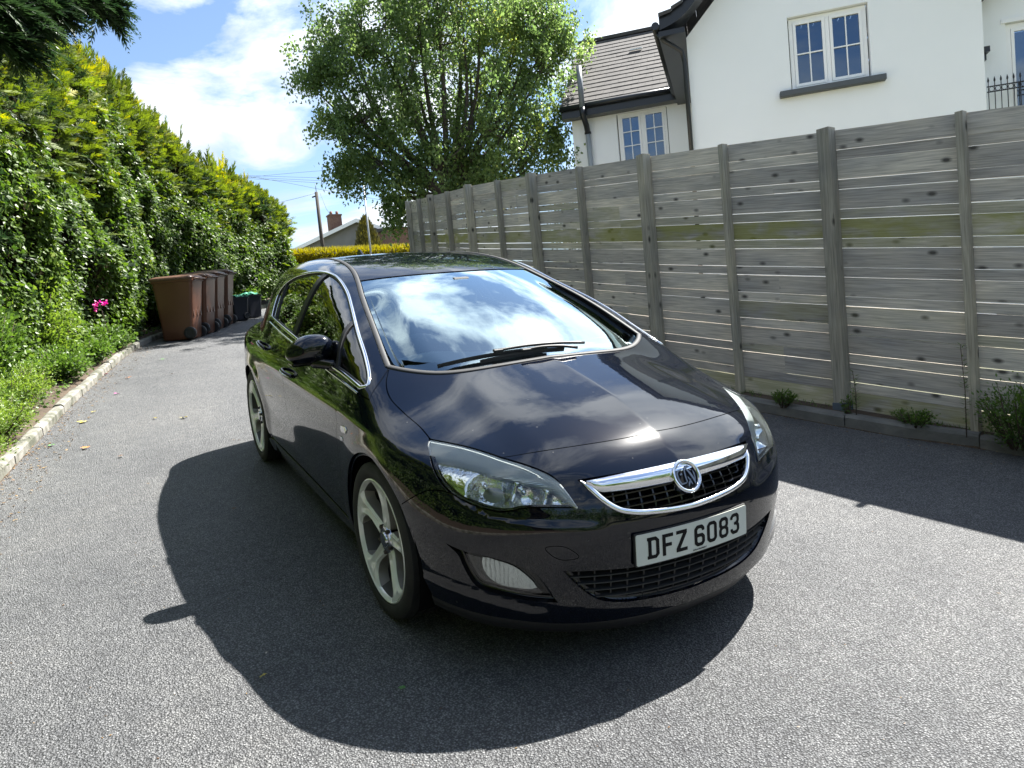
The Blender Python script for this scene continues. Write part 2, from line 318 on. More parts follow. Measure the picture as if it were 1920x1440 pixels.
def to3(Q, mode):
    Q = np.atleast_2d(Q); n = len(Q)
    if mode == 'top': O = np.column_stack([Q, np.full(n, 2.0)]); D = np.tile([0, 0, -1.], (n, 1)); return cast(O, D, 1.95, 120)
    if mode == 'roll':
        a = Q[:, 1] / .85; d = np.column_stack([np.cos(a), np.zeros(n), np.sin(a)]); O = np.column_stack([np.zeros(n), Q[:, 0], np.full(n, .55)]) + d * 1.6; return cast(O, -d, 1.5, 120)
    if mode == 'sph':
        a = Q[:, 0] / .85; e = Q[:, 1] / .85; d = np.column_stack([np.sin(a) * np.cos(e), -np.cos(a) * np.cos(e), np.sin(e)]); return cast(SPC + d * 1.5, -d, 1.4, 120)
def snap(P):
    """slide points on to the body surface along its gradient; u,y,z given roughly"""
    P = np.array(P, float)
    for _ in range(6): P = P - grad(P) * f(P[:, 0], P[:, 1], P[:, 2])[:, None]
    return P
def inpoly(p, poly):
    x, y = p[:, 0][:, None], p[:, 1][:, None]; x1, y1 = poly[:, 0], poly[:, 1]; x2, y2 = np.roll(x1, -1), np.roll(y1, -1)
    c = ((y1 > y) != (y2 > y)) & (x < (x2 - x1) * (y - y1) / (y2 - y1 + 1e-15) + x1); return c.sum(1) % 2 == 1
def pdist(p, poly):
    a = poly; b = np.roll(poly, -1, 0); d = b - a; L2 = (d ** 2).sum(1) + 1e-15
    t = np.clip(((p[:, None] - a) * d).sum(2) / L2, 0, 1); q = a + t[..., None] * d; return np.sqrt(((p[:, None] - q) ** 2).sum(2)).min(1)
def resamp(poly, step):
    P = np.vstack([poly, poly[:1]]); d = np.r_[0, np.cumsum(np.linalg.norm(np.diff(P, axis=0), axis=1))]; out = []
    # keep corners: resample between sharp turns
    n = len(poly); keep = []
    for i in range(n):
        a = poly[i] - poly[i - 1]; b = poly[(i + 1) % n] - poly[i]; la, lb = np.linalg.norm(a), np.linalg.norm(b)
        if la < 1e-9 or lb < 1e-9 or (a @ b) / (la * lb) < .85: keep.append(i)
    if not keep: keep = [0]
    for k, i in enumerate(keep):
        j = keep[(k + 1) % len(keep)]; s0 = d[i]; s1 = d[j] if j > i else d[j] + d[-1]
        m = max(1, int(round((s1 - s0) / step)))
        for q in range(m):
            s = (s0 + (s1 - s0) * q / m) % d[-1]; out.append([np.interp(s, d, P[:, 0]), np.interp(s, d, P[:, 1])])
    return np.array(out)
def area(p): return .5 * np.sum(p[:, 0] * np.roll(p[:, 1], -1) - np.roll(p[:, 0], -1) * p[:, 1])
def offset(poly, d):
    """move a closed ccw polygon inwards by d"""
    a = poly - np.roll(poly, 1, 0); b = np.roll(poly, -1, 0) - poly
    a /= np.linalg.norm(a, axis=1, keepdims=True) + 1e-12; b /= np.linalg.norm(b, axis=1, keepdims=True) + 1e-12
    n = np.stack([-(a + b)[:, 1], (a + b)[:, 0]], 1); l = np.linalg.norm(n, axis=1, keepdims=True); n = n / np.maximum(l, .5); return poly + n * d / np.maximum(l / 2, .6)
def tri2(poly, holes, h, bstep, extra=None):
    loops = [resamp(poly, bstep)] + [resamp(q, bstep) for q in holes] if bstep > 0 else [poly] + list(holes)
    if area(loops[0]) < 0: loops[0] = loops[0][::-1]
    loops = [loops[0]] + [q if area(q) < 0 else q[::-1] for q in loops[1:]]
    lo, hi = loops[0].min(0), loops[0].max(0); gx, gy = np.meshgrid(np.arange(lo[0], hi[0], h), np.arange(lo[1], hi[1], h * .87)); gx[1::2] += h / 2
    g = np.stack([gx.ravel(), gy.ravel()], 1); ok = inpoly(g, loops[0])
    for q in loops[1:]: ok &= ~inpoly(g, q)
    g = g[ok]; allp = np.vstack(loops)
    if len(g):
        dm = np.full(len(g), 9.)
        for q in loops: dm = np.minimum(dm, pdist(g, q))
        g = g[dm > h * .45]
    if extra is not None:
        ex_ = np.array(extra); ex_ = ex_[inpoly(ex_, loops[0])]; ex_ = ex_[pdist(ex_, loops[0]) > .006]
        dx_ = np.abs(g[:, 0]); g = np.vstack([g[dx_ > .034], ex_])
    V = list(map(Vector, np.vstack([allp, g]).tolist())); E = []; b = 0
    for q in loops: n = len(q); E += [(b + i, b + (i + 1) % n) for i in range(n)]; b += n
    r = delaunay_2d_cdt(V, E, [], 0, 1e-7); P = np.array([tuple(v) for v in r[0]]); F = np.array([t for t in r[2] if len(t) == 3])
    c = P[F].mean(1); ok = inpoly(c, loops[0])
    for q in loops[1:]: ok &= ~inpoly(c, q)
    F = F[ok]; A = P[F]; s = (A[:, 1, 0] - A[:, 0, 0]) * (A[:, 2, 1] - A[:, 0, 1]) - (A[:, 1, 1] - A[:, 0, 1]) * (A[:, 2, 0] - A[:, 0, 0]); F[s < 0] = F[s < 0][:, ::-1]
    return P, F, loops
def mirrorize(V, F): return V * np.array([-1, 1, 1]), F[:, ::-1]
def panel(name, outline, mode, mats, parent, holes=(), h=.03, gap=.0018, off=0., depth=.014, flange=.012, s=1, bstep=.014, disp=None, lip=.003, extra=None):
    """outline: (n,3) points on the right-hand (+u) side.  s=-1 mirrors the finished panel."""
    P2 = to2(np.array(outline), mode); P2 = resamp(P2, bstep)
    if area(P2) < 0: P2 = P2[::-1]
    P2 = offset(P2, gap); H2 = []
    for q in holes:
        q2 = resamp(to2(np.array(q), mode), bstep)
        H2.append(q2)
    P, F, loops = tri2(P2, H2, h, bstep, extra); X = to3(P, mode); Nn = grad(X)
    bad = np.isnan(X).any(1)
    if bad.any(): print('panel', name, 'missed', bad.sum()); X[bad] = X[~bad].mean(0); Nn[bad] = (0, 0, 1)
    X = X + Nn * off
    if disp is not None: X = X + Nn * disp(X)[:, None]
    fn = np.cross(X[F[:, 1]] - X[F[:, 0]], X[F[:, 2]] - X[F[:, 0]]); 
    if (fn * Nn[F[:, 0]]).sum() < 0: F = F[:, ::-1]
    V = [X]; faces = [F]; nor = [Nn]; fl = [np.ones(len(F), bool)]; base = len(X)
    for li, q in enumerate(loops):
        Y = to3(q, mode); M_ = np.isnan(Y).any(1)
        if M_.any(): Y[M_] = Y[~M_][0]
        g = grad(Y); Y = Y + g * off
        if disp is not None: Y = Y + g * disp(Y)[:, None]
        q2 = offset(q, -flange); Y2 = to3(q2, mode); b2 = np.isnan(Y2).any(1); Y2[b2] = Y[b2]; g2 = grad(Y2); Y2 = Y2 + g2 * (off - depth)
        # rolled edge: a small rounded return, then the inner flange
        nxt = np.roll(q, -1, 0) - np.roll(q, 1, 0)
        R0 = Y; R1 = Y - g * lip - (Y2 - Y) * 0; R2 = Y - g * depth; n = len(q)
        V += [R0, R1, R2, Y2]; i = np.arange(n); j = (i + 1) % n
        out = (Y - np.roll(Y, 1, 0)); tn = np.roll(Y, -1, 0) - np.roll(Y, 1, 0); o = np.cross(tn, g); o /= np.linalg.norm(o, axis=1, keepdims=True) + 1e-9
        nor += [g * .8 + o * .6, o, o, g]
        for a in range(3):
            A, B = base + a * n, base + (a + 1) * n
            faces += [np.stack([A + i, B + i, B + j], 1), np.stack([A + i, B + j, A + j], 1)]
        base += 4 * n
    V = np.vstack(V); F = np.vstack(faces); nor = np.vstack(nor); nor /= np.linalg.norm(nor, axis=1, keepdims=True) + 1e-9
    if s < 0: V, F = mirrorize(V, F); nor = nor * np.array([-1, 1, 1])
    o = mesh_np(name, V, F, mats, parent, smooth=True)
    if disp is None: o.data.normals_split_custom_set_from_vertices(nor.tolist())
    return o
def strip(name, pts, w, h, mats, parent, s=1, closed=False, off=0., n=7, taper=0, mb=None):
    """ribbon of width w proud by h that follows a curve on the body"""
    P = np.array(pts, float); 
    tn = (np.roll(P, -1, 0) - np.roll(P, 1, 0)) if closed else np.gradient(P, axis=0); tn /= np.linalg.norm(tn, axis=1, keepdims=True) + 1e-12
    g = grad(P); b = np.cross(tn, g); b /= np.linalg.norm(b, axis=1, keepdims=True) + 1e-12; V = []; m = len(P)
    prof = [(-.5, -.6)] + [(-.5 * math.cos(math.pi * k / (n - 3)), .25 + .75 * math.sin(math.pi * k / (n - 3)) ** .6 if 0 < k < n - 3 else .2) for k in range(n - 2)] + [(.5, -.6)]
    if taper: k_ = np.minimum(1, np.minimum(np.arange(m), m - 1 - np.arange(m)) / taper)[:, None]
    else: k_ = 1
    for a, c in prof: V.append(P + b * (a * w) * (np.maximum(k_, .15) if taper else 1) + g * (off + c * h * (k_ if taper else 1)))
    V = np.stack(V, 1).reshape(-1, 3); k = len(prof); F = []
    for i in range(m if closed else m - 1):
        j = (i + 1) % m
        for a in range(k - 1): F.append((i * k + a, i * k + a + 1, j * k + a + 1, j * k + a))
    F = np.array(F)
    if s < 0: V, F = mirrorize(V, F)
    if mb is not None: mb.add(V, F.tolist(), smooth=True); return
    return mesh_np(name, V, F, mats, parent, smooth=True)
def surf_side(yz):
    """(y,z) on the flank -> 3D"""
    yz = np.array(yz, float); n = len(yz); O = np.column_stack([np.full(n, 1.3), yz]); return cast(O, np.tile([-1., 0, 0], (n, 1)), 1.25, 140)
def surf_top(xy): return to3(np.array(xy, float), 'top')
def surf_sph(P): return to3(to2(np.array(P, float), 'sph'), 'sph')
def cat(*segs):
    out = []
    for s_ in segs: out += list(s_[:-1])
    return np.array(out)
def sym(c):
    """curve from side to centre -> whole curve across"""
    m = c[::-1].copy(); m[:, 0] *= -1; return np.vstack([c, m[1:]])

# ---- feature lines (u = distance from the centre line, y to the rear, z up)
hood_front = crv(surf_top([(.59, -1.903), (.478, -1.954), (.364, -1.991), (.242, -2.019), (.12, -2.034), (0, -2.038)]))
lamp_top = crv(surf_sph([(.747, -1.624, .814), (.709, -1.692, .811), (.671, -1.755, .806), (.63, -1.828, .796), (.59, -1.903, .782)]))
lamp_in = crv(surf_sph([(.59, -1.903, .782), (.528, -1.993, .762), (.486, -2.051, .74), (.467, -2.084, .72), (.453, -2.116, .69), (.434, -2.157, .637)]))
lamp_bot = crv(surf_sph([(.434, -2.157, .637), (.508, -2.122, .643), (.57, -2.087, .645), (.611, -2.061, .641), (.645, -2.041, .632), (.678, -2.013, .631), (.725, -1.962, .642), (.767, -1.901, .664), (.785, -1.868, .680)]))
lamp_rear = crv(surf_sph([(.785, -1.868, .680), (.797, -1.835, .700), (.803, -1.785, .737), (.796, -1.743, .765), (.78, -1.689, .79), (.766, -1.647, .804), (.747, -1.624, .814)]))
hood_side = crv(surf_top([(.747, -1.624), (.743, -1.52), (.757, -1.38), (.768, -1.26), (.748, -1.165), (.700, -1.078)]))
cowl = crv(surf_top([(.700, -1.078), (.643, -1.142), (.555, -1.212), (.45, -1.260), (.25, -1.300), (0, -1.316)]))
bump_seam = crv(surf_sph([(.785, -1.868, .680), (.818, -1.81, .680), (.845, -1.765, .664), (.868, -1.71, .63), (.890, -1.640, .585)]))
glass_side = crv(snap([(.672, -1.055, 1.02), (.664, -.95, 1.065), (.652, -.86, 1.105), (.625, -.70, 1.172), (.572, -.42, 1.27), (.522, -.205, 1.343)]))
seam = crv(snap([(.522, -.205, 1.343), (.40, -.24, 1.352), (.25, -.268, 1.36), (.12, -.28, 1.362), (0, -.284, 1.363)]))
ditch = crv(snap([(.535, -.195, 1.345), (.507, -.05, 1.385), (.487, .10, 1.41), (.468, .32, 1.436), (.452, .62, 1.448), (.440, 1.1, 1.43), (.430, 1.5, 1.38), (.415, 1.78, 1.32)]))
dlo_bot = [(-1.085, .939), (-.91, .962), (-.64, .980), (-.2, 1.008), (.142, 1.032), (.5, 1.055), (.925, 1.082)]
dlo_top = [(.925, 1.082), (.972, 1.162), (.998, 1.235), (.90, 1.298), (.76, 1.337), (.566, 1.366), (.216, 1.386), (-.03, 1.366), (-.262, 1.302), (-.467, 1.234), (-.601, 1.188), (-.77, 1.122), (-.949, 1.042), (-1.078, .978), (-1.118, .950), (-1.085, .939)]
DB = crv(surf_side(dlo_bot)); DT = crv(surf_side(dlo_top))
dlo = cat(DB, DT)
belt_low = crv(surf_side([(-1.12, .912), (-.91, .932), (-.64, .950), (-.2, .978), (.142, 1.0), (.5, 1.022), (.93, 1.048)]))
def arch_pts(yc, a0, a1, k=26, r=.372, rh=.40):
    a = np.radians(np.linspace(a0, a1, k)); rr = np.where(np.cos(a) < 0, rh, rh + .005)
    return [(yc - math.cos(t) * rh * (1.0), .335 + math.sin(t) * r) for t in a]
fa = crv(surf_side(arch_pts(-1.3425, 39.5, 205)))          # front arch: bumper seam over the wheel to the sill
ra = crv(surf_side(arch_pts(1.3425, -22, 205)))
car = thing('parked_car', 'glossy black five-door hatchback parked on the drive facing the camera', 'car', M=Matrix(np.block([[T, np.zeros((3, 1))], [np.zeros((1, 3)), np.ones((1, 1))]]).tolist()))
PM = [M_paint]
# bonnet
o = cat(hood_front[::-1], hood_front * 0 + 0 if False else hood_front[:1])
half = cat(hood_front[::-1], lamp_top[::-1], hood_side, cowl)
left = half[::-1].copy(); left[:, 0] *= -1
full = np.vstack([half, left[:-1]])
bonnet = panel('bonnet', full, 'top', PM, car, h=.026, extra=[(x_, y_) for y_ in np.arange(-2.03, -1.30, .014) for x_ in (-.027, -.018, -.012, -.006, 0, .006, .012, .018, .027)])
# roof
roof_back = crv(snap([(.415, 1.78, 1.32), (.25, 1.82, 1.31), (0, 1.835, 1.31)]))
r_in = ditch.copy(); r_in[:, 0] -= .014
sm = seam.copy(); sm[:, 1] += .008; sm = sm[::-1]
halfr = cat(sm, crv(snap([(.522, -.197, 1.345), tuple(r_in[2])])), r_in[2:], roof_back)
lr = halfr[::-1].copy(); lr[:, 0] *= -1
roof = panel('roof', np.vstack([halfr, lr[1:-1]]), 'top', PM, car, h=.04)
fin = MB(); A = np.array([(0, 1.30, 1.415), (0, 1.34, 1.44), (0, 1.40, 1.475), (0, 1.425, 1.478), (0, 1.45, 1.40)])
for sx in (-1, 1):
    pass
prof = [(1.26, 1.415, 0), (1.34, 1.452, .004), (1.40, 1.482, .003), (1.425, 1.484, .003), (1.445, 1.46, .006), (1.45, 1.395, .016)]
vs = []
for y_, z_, w_ in prof: vs += [(-w_ - .001, y_, z_), (w_ + .001, y_, z_)]
low = [(-.024, 1.26, 1.395), (.024, 1.26, 1.395), (.028, 1.45, 1.385), (-.028, 1.45, 1.385)]
b = fin.add(vs + low, [(0, 1, 3, 2), (2, 3, 5, 4), (4, 5, 7, 6), (6, 7, 9, 8), (8, 9, 11, 10), (12, 0, 2, 4), (12, 4, 6, 8), (12, 8, 10, 15), (13, 3, 1), (13, 5, 3), (13, 7, 5), (13, 9, 7), (13, 14, 11, 9)])
fin.build('roof_aerial', M_gloss, car)
# windscreen
wb = crv(surf_top([(.672, -1.055), (.655, -1.10), (.60, -1.16), (.52, -1.205), (.40, -1.25), (.22, -1.28), (0, -1.292)]))
halfw = cat(wb[::-1], glass_side, seam)
lw = halfw[::-1].copy(); lw[:, 0] *= -1
wfull = np.vstack([halfw, lw[1:-1]])
_gy = np.concatenate([[-1.3, -1.2], glass_side[:, 1]]); _gx = np.concatenate([[.55, .62], glass_side[:, 0]])
def ws_sink(X):
    xe = np.interp(X[:, 1], _gy, _gx); t = np.abs(X[:, 0]) / xe
    return -.024 * sm01((t - .70) / .28) * sm01((-.30 - X[:, 1]) / .3)
ws = panel('windscreen', wfull, 'top', [M_wglass], car, h=.03, off=-.004, depth=.003, flange=0.0, gap=.002, disp=ws_sink)
def scaled(poly, k): c = poly.mean(0); return c + (poly - c) * k
inner = []
for p_ in wfull:
    q = p_.copy(); q[0] *= .955; q[1] = p_[1] + (.075 if p_[1] < -1.0 and abs(p_[0]) < .66 else 0) * min(1, (-.98 - p_[1]) / .15) - (.035 if p_[1] > -.30 else 0); inner.append(q)
frit = panel('glass_border', wfull, 'top', [M_gloss], ws, holes=[np.array(inner)], h=.05, off=-.009, depth=.001, flange=0, gap=.003, disp=ws_sink)
# grey seal round the windscreen and along the roof
cw = cowl.copy(); cw[:, 1] += .016
gs = glass_side.copy(); gs = snap(gs + np.array([.013, 0, .004]))
tr_pts = np.vstack([sym(cowl)[:, :]]) ; tr_pts = snap(tr_pts + np.array([0, .013, .004]))
mb_seal = MB(); strip('', tr_pts, .026, .006, None, None, mb=mb_seal)
for s_ in (1, -1):
    c3 = crv(snap([(.700, -1.066, 1.01), (.690, -.99, 1.05), (.680, -.93, 1.075), (.668, -.86, 1.105), (.641, -.70, 1.172), (.588, -.42, 1.27), (.538, -.205, 1.343)]), step=.03); c3 = np.vstack([c3[:-1], ditch[3::3]])
    c3 = snap(c3)
    V0 = len(mb_seal.v); strip('', c3, .026, .005, None, None, s=s_, mb=mb_seal)
mb_seal.build('windscreen_seal', M_seal, ws)
# side panels
for s_ in (-1, 1):
    top_in = crv(snap([(.700, -1.078, 1.003), (.697, -.99, 1.045), (.69, -.93, 1.075), (.676, -.86, 1.107), (.649, -.70, 1.172), (.597, -.42, 1.27), (.547, -.205, 1.343)]))
    dj = ditch.copy(); dj[:, 0] += .013; dj = snap(dj)
    tail = crv(snap([(dj[-1][0], dj[-1][1], dj[-1][2]), (.52, 1.86, 1.26), (.60, 1.93, 1.15), (.68, 1.975, 1.02), (.735, 2.0, .92), (.78, 2.0, .84)]))
    tail2 = crv(surf_side([(tail[-1][1], tail[-1][2]), (1.97, .74), (1.92, .66), (1.80, .60), (1.715, .56)]))
    arch_r = ra[::-1]; # from rear-low to front-low

    rc = arch_r[np.argmin(np.abs(arch_r[:, 2] - .47) + (arch_r[:, 1] < 1.4) * 9):]
    # shoulder: where the rear door meets the wheel arch
    jx = np.argmin(np.abs(rc[:, 1] - 1.13) + np.abs(rc[:, 2] - .66)); 
    up = crv(surf_side([(rc[jx][1], rc[jx][2]), (1.17, .78), (1.20, .86), (1.17, .94), (1.08, 1.01), (.98, 1.05), (.93, 1.048)]))
    side = np.vstack([cat(top_in, dj[2:], tail, tail2), rc[:jx], cat(up, belt_low[::-1], crv(surf_side([(belt_low[0][1], belt_low[0][2]), (-1.20, .905)])), crv(snap([(.84, -1.20, .905), (.775, -1.145, .95), (.700, -1.078, 1.003)])))])
    sf = panel('rear_quarter_panel' if False else 'side_frame', side, 'roll', PM, car, holes=[dlo], h=.035, s=s_, depth=.03)
    # fender
    m_arch = np.argmin(np.abs(fa[:, 1] + .93) + (fa[:, 2] > .3) * 9)
    fl_ = np.vstack([cat(hood_side[::-1][0:1].repeat(2, 0), hood_side[::-1]) , lamp_rear[::-1][1:], bump_seam[1:]])
    fa_use = fa[(fa[:, 1] > -1.66)]
    down = crv(surf_side([(fa_use[-1][1], fa_use[-1][2]), (-.90, .215)])); dcut = crv(surf_side([(-.90, .215), (-.838, .285), (-.835, .50), (-.862, .70), (-.885, .83), (-.905, .905), (-.93, .926)]))
    bl = belt_low[::-1]; bl = bl[bl[:, 1] < -.93]
    endc = crv(snap([(.84, -1.20, .905), (.775, -1.145, .95), (.700, -1.078, 1.003)]))
    fen = np.vstack([hood_side[::-1][:-1], lamp_rear[::-1][:-1], bump_seam[:-1], fa_use, down[1:-1], dcut, bl, endc[:-1]])
    panel('front_wing', fen, 'roll', PM, car, h=.026, s=s_)
    # doors
    sill_f = crv(surf_side([(.175, .285), (-.3, .280), (-.838, .275)]))
    fd_cut = crv(surf_side([(-.838, .275), (-.835, .50), (-.862, .70), (-.885, .83), (-.905, .905), (-.93, .926)]))
    bl2 = belt_low[(belt_low[:, 1] > -.93) & (belt_low[:, 1] < .205)]
    bcut = crv(surf_side([(.205, 1.005), (.225, .90), (.232, .75), (.222, .60), (.195, .45), (.175, .285)]))
    fdoor = panel('front_door', np.vstack([sill_f[:-1], fd_cut[:-1], bl2, bcut[:-1]]), 'roll', PM, car, h=.03, s=s_)
    bl3 = belt_low[(belt_low[:, 1] > .205)]
    rdc = up[::-1]
    lowa = rc[jx:]; lowa = lowa[lowa[:, 2] > .33]
    sill_r = crv(surf_side([(lowa[-1][1], lowa[-1][2]), (.90, .30), (.80, .288), (.5, .285), (.175, .285)]))
    rdoor = panel('rear_door', np.vstack([bcut[::-1][:-1], bl3[:-1], rdc[:-1], lowa, sill_r[1:-1]]), 'roll', PM, car, h=.03, s=s_)
    # sill
    sl = surf_side([(.9, .272), (.5, .270), (0, .268), (-.45, .266), (-.88, .262), (-.905, .20), (-.45, .16), (0, .16), (.5, .16), (.93, .18), (.97, .25)])
    panel('sill', crv(sl, step=.05, closed=True) if False else np.vstack([sl]), 'roll', PM, car, h=.05, s=s_)
    # glass and pillar trim
    def band(y0, y1, y2, y3, e=.004):   # piece of the window opening between two slanted lines: bottom y0..y1, top y2..y3
        pass
    gl = dlo - 0
    def clip(poly, side_fn):
        out = []; n = len(poly)
        for i in range(n):
            a, b_ = poly[i], poly[(i + 1) % n]; fa_, fb_ = side_fn(a), side_fn(b_)
            if fa_ >= 0: out.append(a)
            if (fa_ >= 0) != (fb_ >= 0): t_ = fa_ / (fa_ - fb_); out.append(a + (b_ - a) * t_)
        return np.array(out)
    def ln(y0, z0, y1, z1): return lambda p: (p[1] - y0) * (z1 - z0) - (p[2] - z0) * (y1 - y0)     # positive to the rear
    A_ = ln(-.80, .9, -.60, 1.25); B0 = ln(.155, .9, .085, 1.45); B1 = ln(.235, .9, .165, 1.45); C0 = ln(.70, .95, .90, 1.35)
    A2 = ln(-.765, .9, -.565, 1.25); C1 = ln(.73, .95, .93, 1.35)
    neg = lambda fn: (lambda p: -fn(p))
    g1 = clip(dlo, neg(A_)); g2 = clip(clip(dlo, A2), neg(B0)); g3 = clip(clip(dlo, B1), neg(C0)); g4 = clip(dlo, C1)
    bp = clip(clip(dlo, B0), neg(B1)); ap = clip(clip(dlo, A_), neg(A2)); cp = clip(clip(dlo, C0), neg(C1))
    panel('quarter_glass', g1, 'roll', [M_sglass], sf, h=.05, s=s_, off=-.010, depth=.002, flange=0)
    panel('door_glass', g2, 'roll', [M_sglass], fdoor, h=.05, s=s_, off=-.011, depth=.002, flange=0)
    panel('door_glass', g3, 'roll', [M_sglass], rdoor, h=.05, s=s_, off=-.011, depth=.002, flange=0)
    panel('quarter_glass', g4, 'roll', [M_sglass], sf, h=.05, s=s_, off=-.010, depth=.002, flange=0)
    for q_ in (bp, ap, cp): panel('pillar_trim', q_, 'roll', [M_trim], sf, h=.05, s=s_, off=-.003, depth=.012, flange=.004)
    # inner window rubber
    strip('window_rubber', resamp3(dlo, .02) if False else dlo[::2], .030, .004, [M_trim], sf, s=s_, closed=True, off=-.010)
    # chrome round the windows
    ch = snap(dlo[::2]); strip('window_chrome', ch, .017, .0035, [M_chrome], sf, s=s_, closed=True, off=.0)
    bl4 = belt_low[(belt_low[:, 1] > -1.10)]
    strip('belt_chrome', bl4[::2], .010, .006, [M_chrome], sf, s=s_, off=.001)
    # door handles
    for (dr, y0, z0) in ((fdoor, .055, .845), (rdoor, .855, .905)):
        hb = MB(); pc = surf_side([(y0 - .085, z0 - .012), (y0 - .05, z0 - .004), (y0, z0 + .002), (y0 + .05, z0 + .006), (y0 + .085, z0 + .008)]); gg = grad(pc)
        q_ = pc + gg * np.array([.004, .030, .038, .032, .006])[:, None]; q_[:, 0] *= s_
        hb.tube(crv(q_, step=.012), [.011] * len(crv(q_, step=.012)), 8); hb.build('door_handle', PM, dr)
        c_ = crv(pc + gg * np.array([.006, .041, .049, .043, .008])[:, None] - np.array([0, 0, .006]), step=.012); c_[:, 0] *= s_
        cb = MB(); cb.tube(c_, .0048, 6); cb.build('handle_chrome', M_chrome, hb and dr)
    # side repeater on the wing
    rp = surf_side([(-.945, .735), (-.955, .75), (-1.02, .758), (-1.035, .748), (-1.02, .728), (-.96, .722)])
    panel('side_repeater', rp, 'roll', [M_refl], car, h=.03, s=s_, off=.004, depth=.006, flange=0, gap=0)
    panel('wing_badge', surf_side([(-.925, .675), (-.925, .695), (-.96, .698), (-.965, .680)]), 'roll', [M_brush], car, h=.03, s=s_, off=.003, depth=.004, flange=0, gap=0)
    # tail lamp
    tl = snap([(.80, 1.93, .90), (.845, 1.80, .93), (.86, 1.72, .90), (.85, 1.78, .82), (.80, 1.93, .78), (.70, 2.05, .78), (.55, 2.1, .82), (.55, 2.1, .90), (.68, 2.04, .93)])
# arch liners, cabin shell
def inner_shell():
    m = MB(); secs = [(-2.02, .55, .25, .62), (-1.8, .70, .24, .70), (-1.1, .80, .22, .84), (-.9, .80, .22, .86), (0, .82, .22, .86), (1.0, .80, .22, .9), (1.7, .74, .24, .95), (1.95, .62, .3, .9)]
    for y_, w_, z0, z1 in secs: pass
    m.box((0, .1, .20), (1.60, 1.9, .06)); m.box((0, -1.55, .33), (1.0, .9, .30)); m.box((0, 1.55, .40), (1.2, .7, .35))
    for sx in (-1, 1): m.box((sx * .80, .05, .58), (.05, 1.7, .66)); m.box((sx * .48, -1.42, .74), (.04, 1.0, .04))
    m.box((0, -.93, .62), (1.56, .05, .70)); m.box((0, -1.95, .45), (1.0, .04, .5)); m.box((0, 1.85, .62), (1.3, .05, .55))
    # wheel-arch liners
    for yc in (-1.3425, 1.3425):
        for sx in (-1, 1):
            vs = []; k = 20
            for i in range(k + 1):
                a = math.radians(-25 + 230 * i / k)
                for x_ in (.60, .875): vs.append((sx * x_, yc - math.cos(a) * .405, .335 + math.sin(a) * .378))
            m.add(vs, [(2 * i, 2 * i + 1, 2 * i + 3, 2 * i + 2) for i in range(k)])
            m.box((sx * .59, yc, .42), (.02, .84, .6))
    m.build('underbody', M_dark, car)
inner_shell()
# ---- front bumper with its openings
half_b = [hood_front[::-1][:-1], lamp_in[:-1], lamp_bot[:-1], bump_seam[:-1]]
fb_arch = crv(surf_side([(bump_seam[-1][1], bump_seam[-1][2]), (-1.70, .49), (-1.742, .40), (-1.765, .31), (-1.79, .262)]))
air = crv(surf_sph([(.845, -1.79, .262), (.80, -1.885, .25), (.745, -1.955, .238), (.63, -2.055, .222), (.48, -2.135, .205), (.25, -2.21, .19), (0, -2.235, .185)]))
hb_ = np.vstack(half_b + [fb_arch[:-1], air]); lb = hb_[::-1].copy(); lb[:, 0] *= -1
bfull = np.vstack([hb_, lb[1:-1]])
gr_half = cat(crv(surf_sph([(0, -2.17, .722), (.11, -2.165, .722), (.238, -2.15, .723), (.34, -2.13, .7215), (.405, -2.113, .7190)])), crv(surf_sph([(.405, -2.113, .7190), (.385, -2.14, .698), (.353, -2.18, .655), (.305, -2.21, .614), (.24, -2.229, .594), (.114, -2.246, .580), (0, -2.252, .574)])))
gr = np.vstack([gr_half, (gr_half[::-1] * np.array([-1, 1, 1]))[:-1]])
lg_half = cat(crv(surf_sph([(0, -2.25, .400), (.25, -2.236, .403), (.383, -2.205, .412), (.505, -2.159, .420)])), crv(surf_sph([(.505, -2.159, .420), (.475, -2.17, .381), (.43, -2.184, .330), (.385, -2.195, .295), (.31, -2.212, .272), (.19, -2.232, .260), (0, -2.241, .252)])))
lg = np.vstack([lg_half, (lg_half[::-1] * np.array([-1, 1, 1]))[:-1]])
fog_r = cat(crv(surf_sph([(.815, -1.871, .498), (.775, -1.934, .481), (.694, -2.025, .466), (.594, -2.104, .422), (.558, -2.124, .374), (.517, -2.139, .298)])), crv(surf_sph([(.517, -2.139, .298), (.593, -2.095, .307), (.696, -2.016, .331), (.747, -1.965, .352), (.775, -1.933, .416), (.790, -1.915, .464), (.815, -1.871, .498)])))
fog_l = fog_r * np.array([-1, 1, 1])
def bdisp(X):
    """the styling line under the lamps and the raised corner blades"""
    u = np.abs(X[:, 0]); z = X[:, 2]; y = X[:, 1]
    l0 = np.interp(u, [.36, .52, .64, .705, .77, .812], [.574, .588, .598, .612, .652, .70])
    k = sm01((u - .33) / .10) * (1 - sm01((u - .74) / .09)); a = (z - l0) * 1.0
    d = -.010 * k * sm01(a / .022 + .5) * (1 - sm01((z - .69) / .05))
    e = np.interp(u, [.50, .6, .7, .8, .86], [.262, .275, .305, .335, .35])
    d += .006 * sm01((u - .5) / .12) * (1 - sm01(np.abs(z - e + .02) / .028))
    return d
bumper = panel('front_bumper', bfull, 'sph', PM, car, holes=[gr, lg, fog_r, fog_l], h=.013, disp=bdisp, depth=.022)
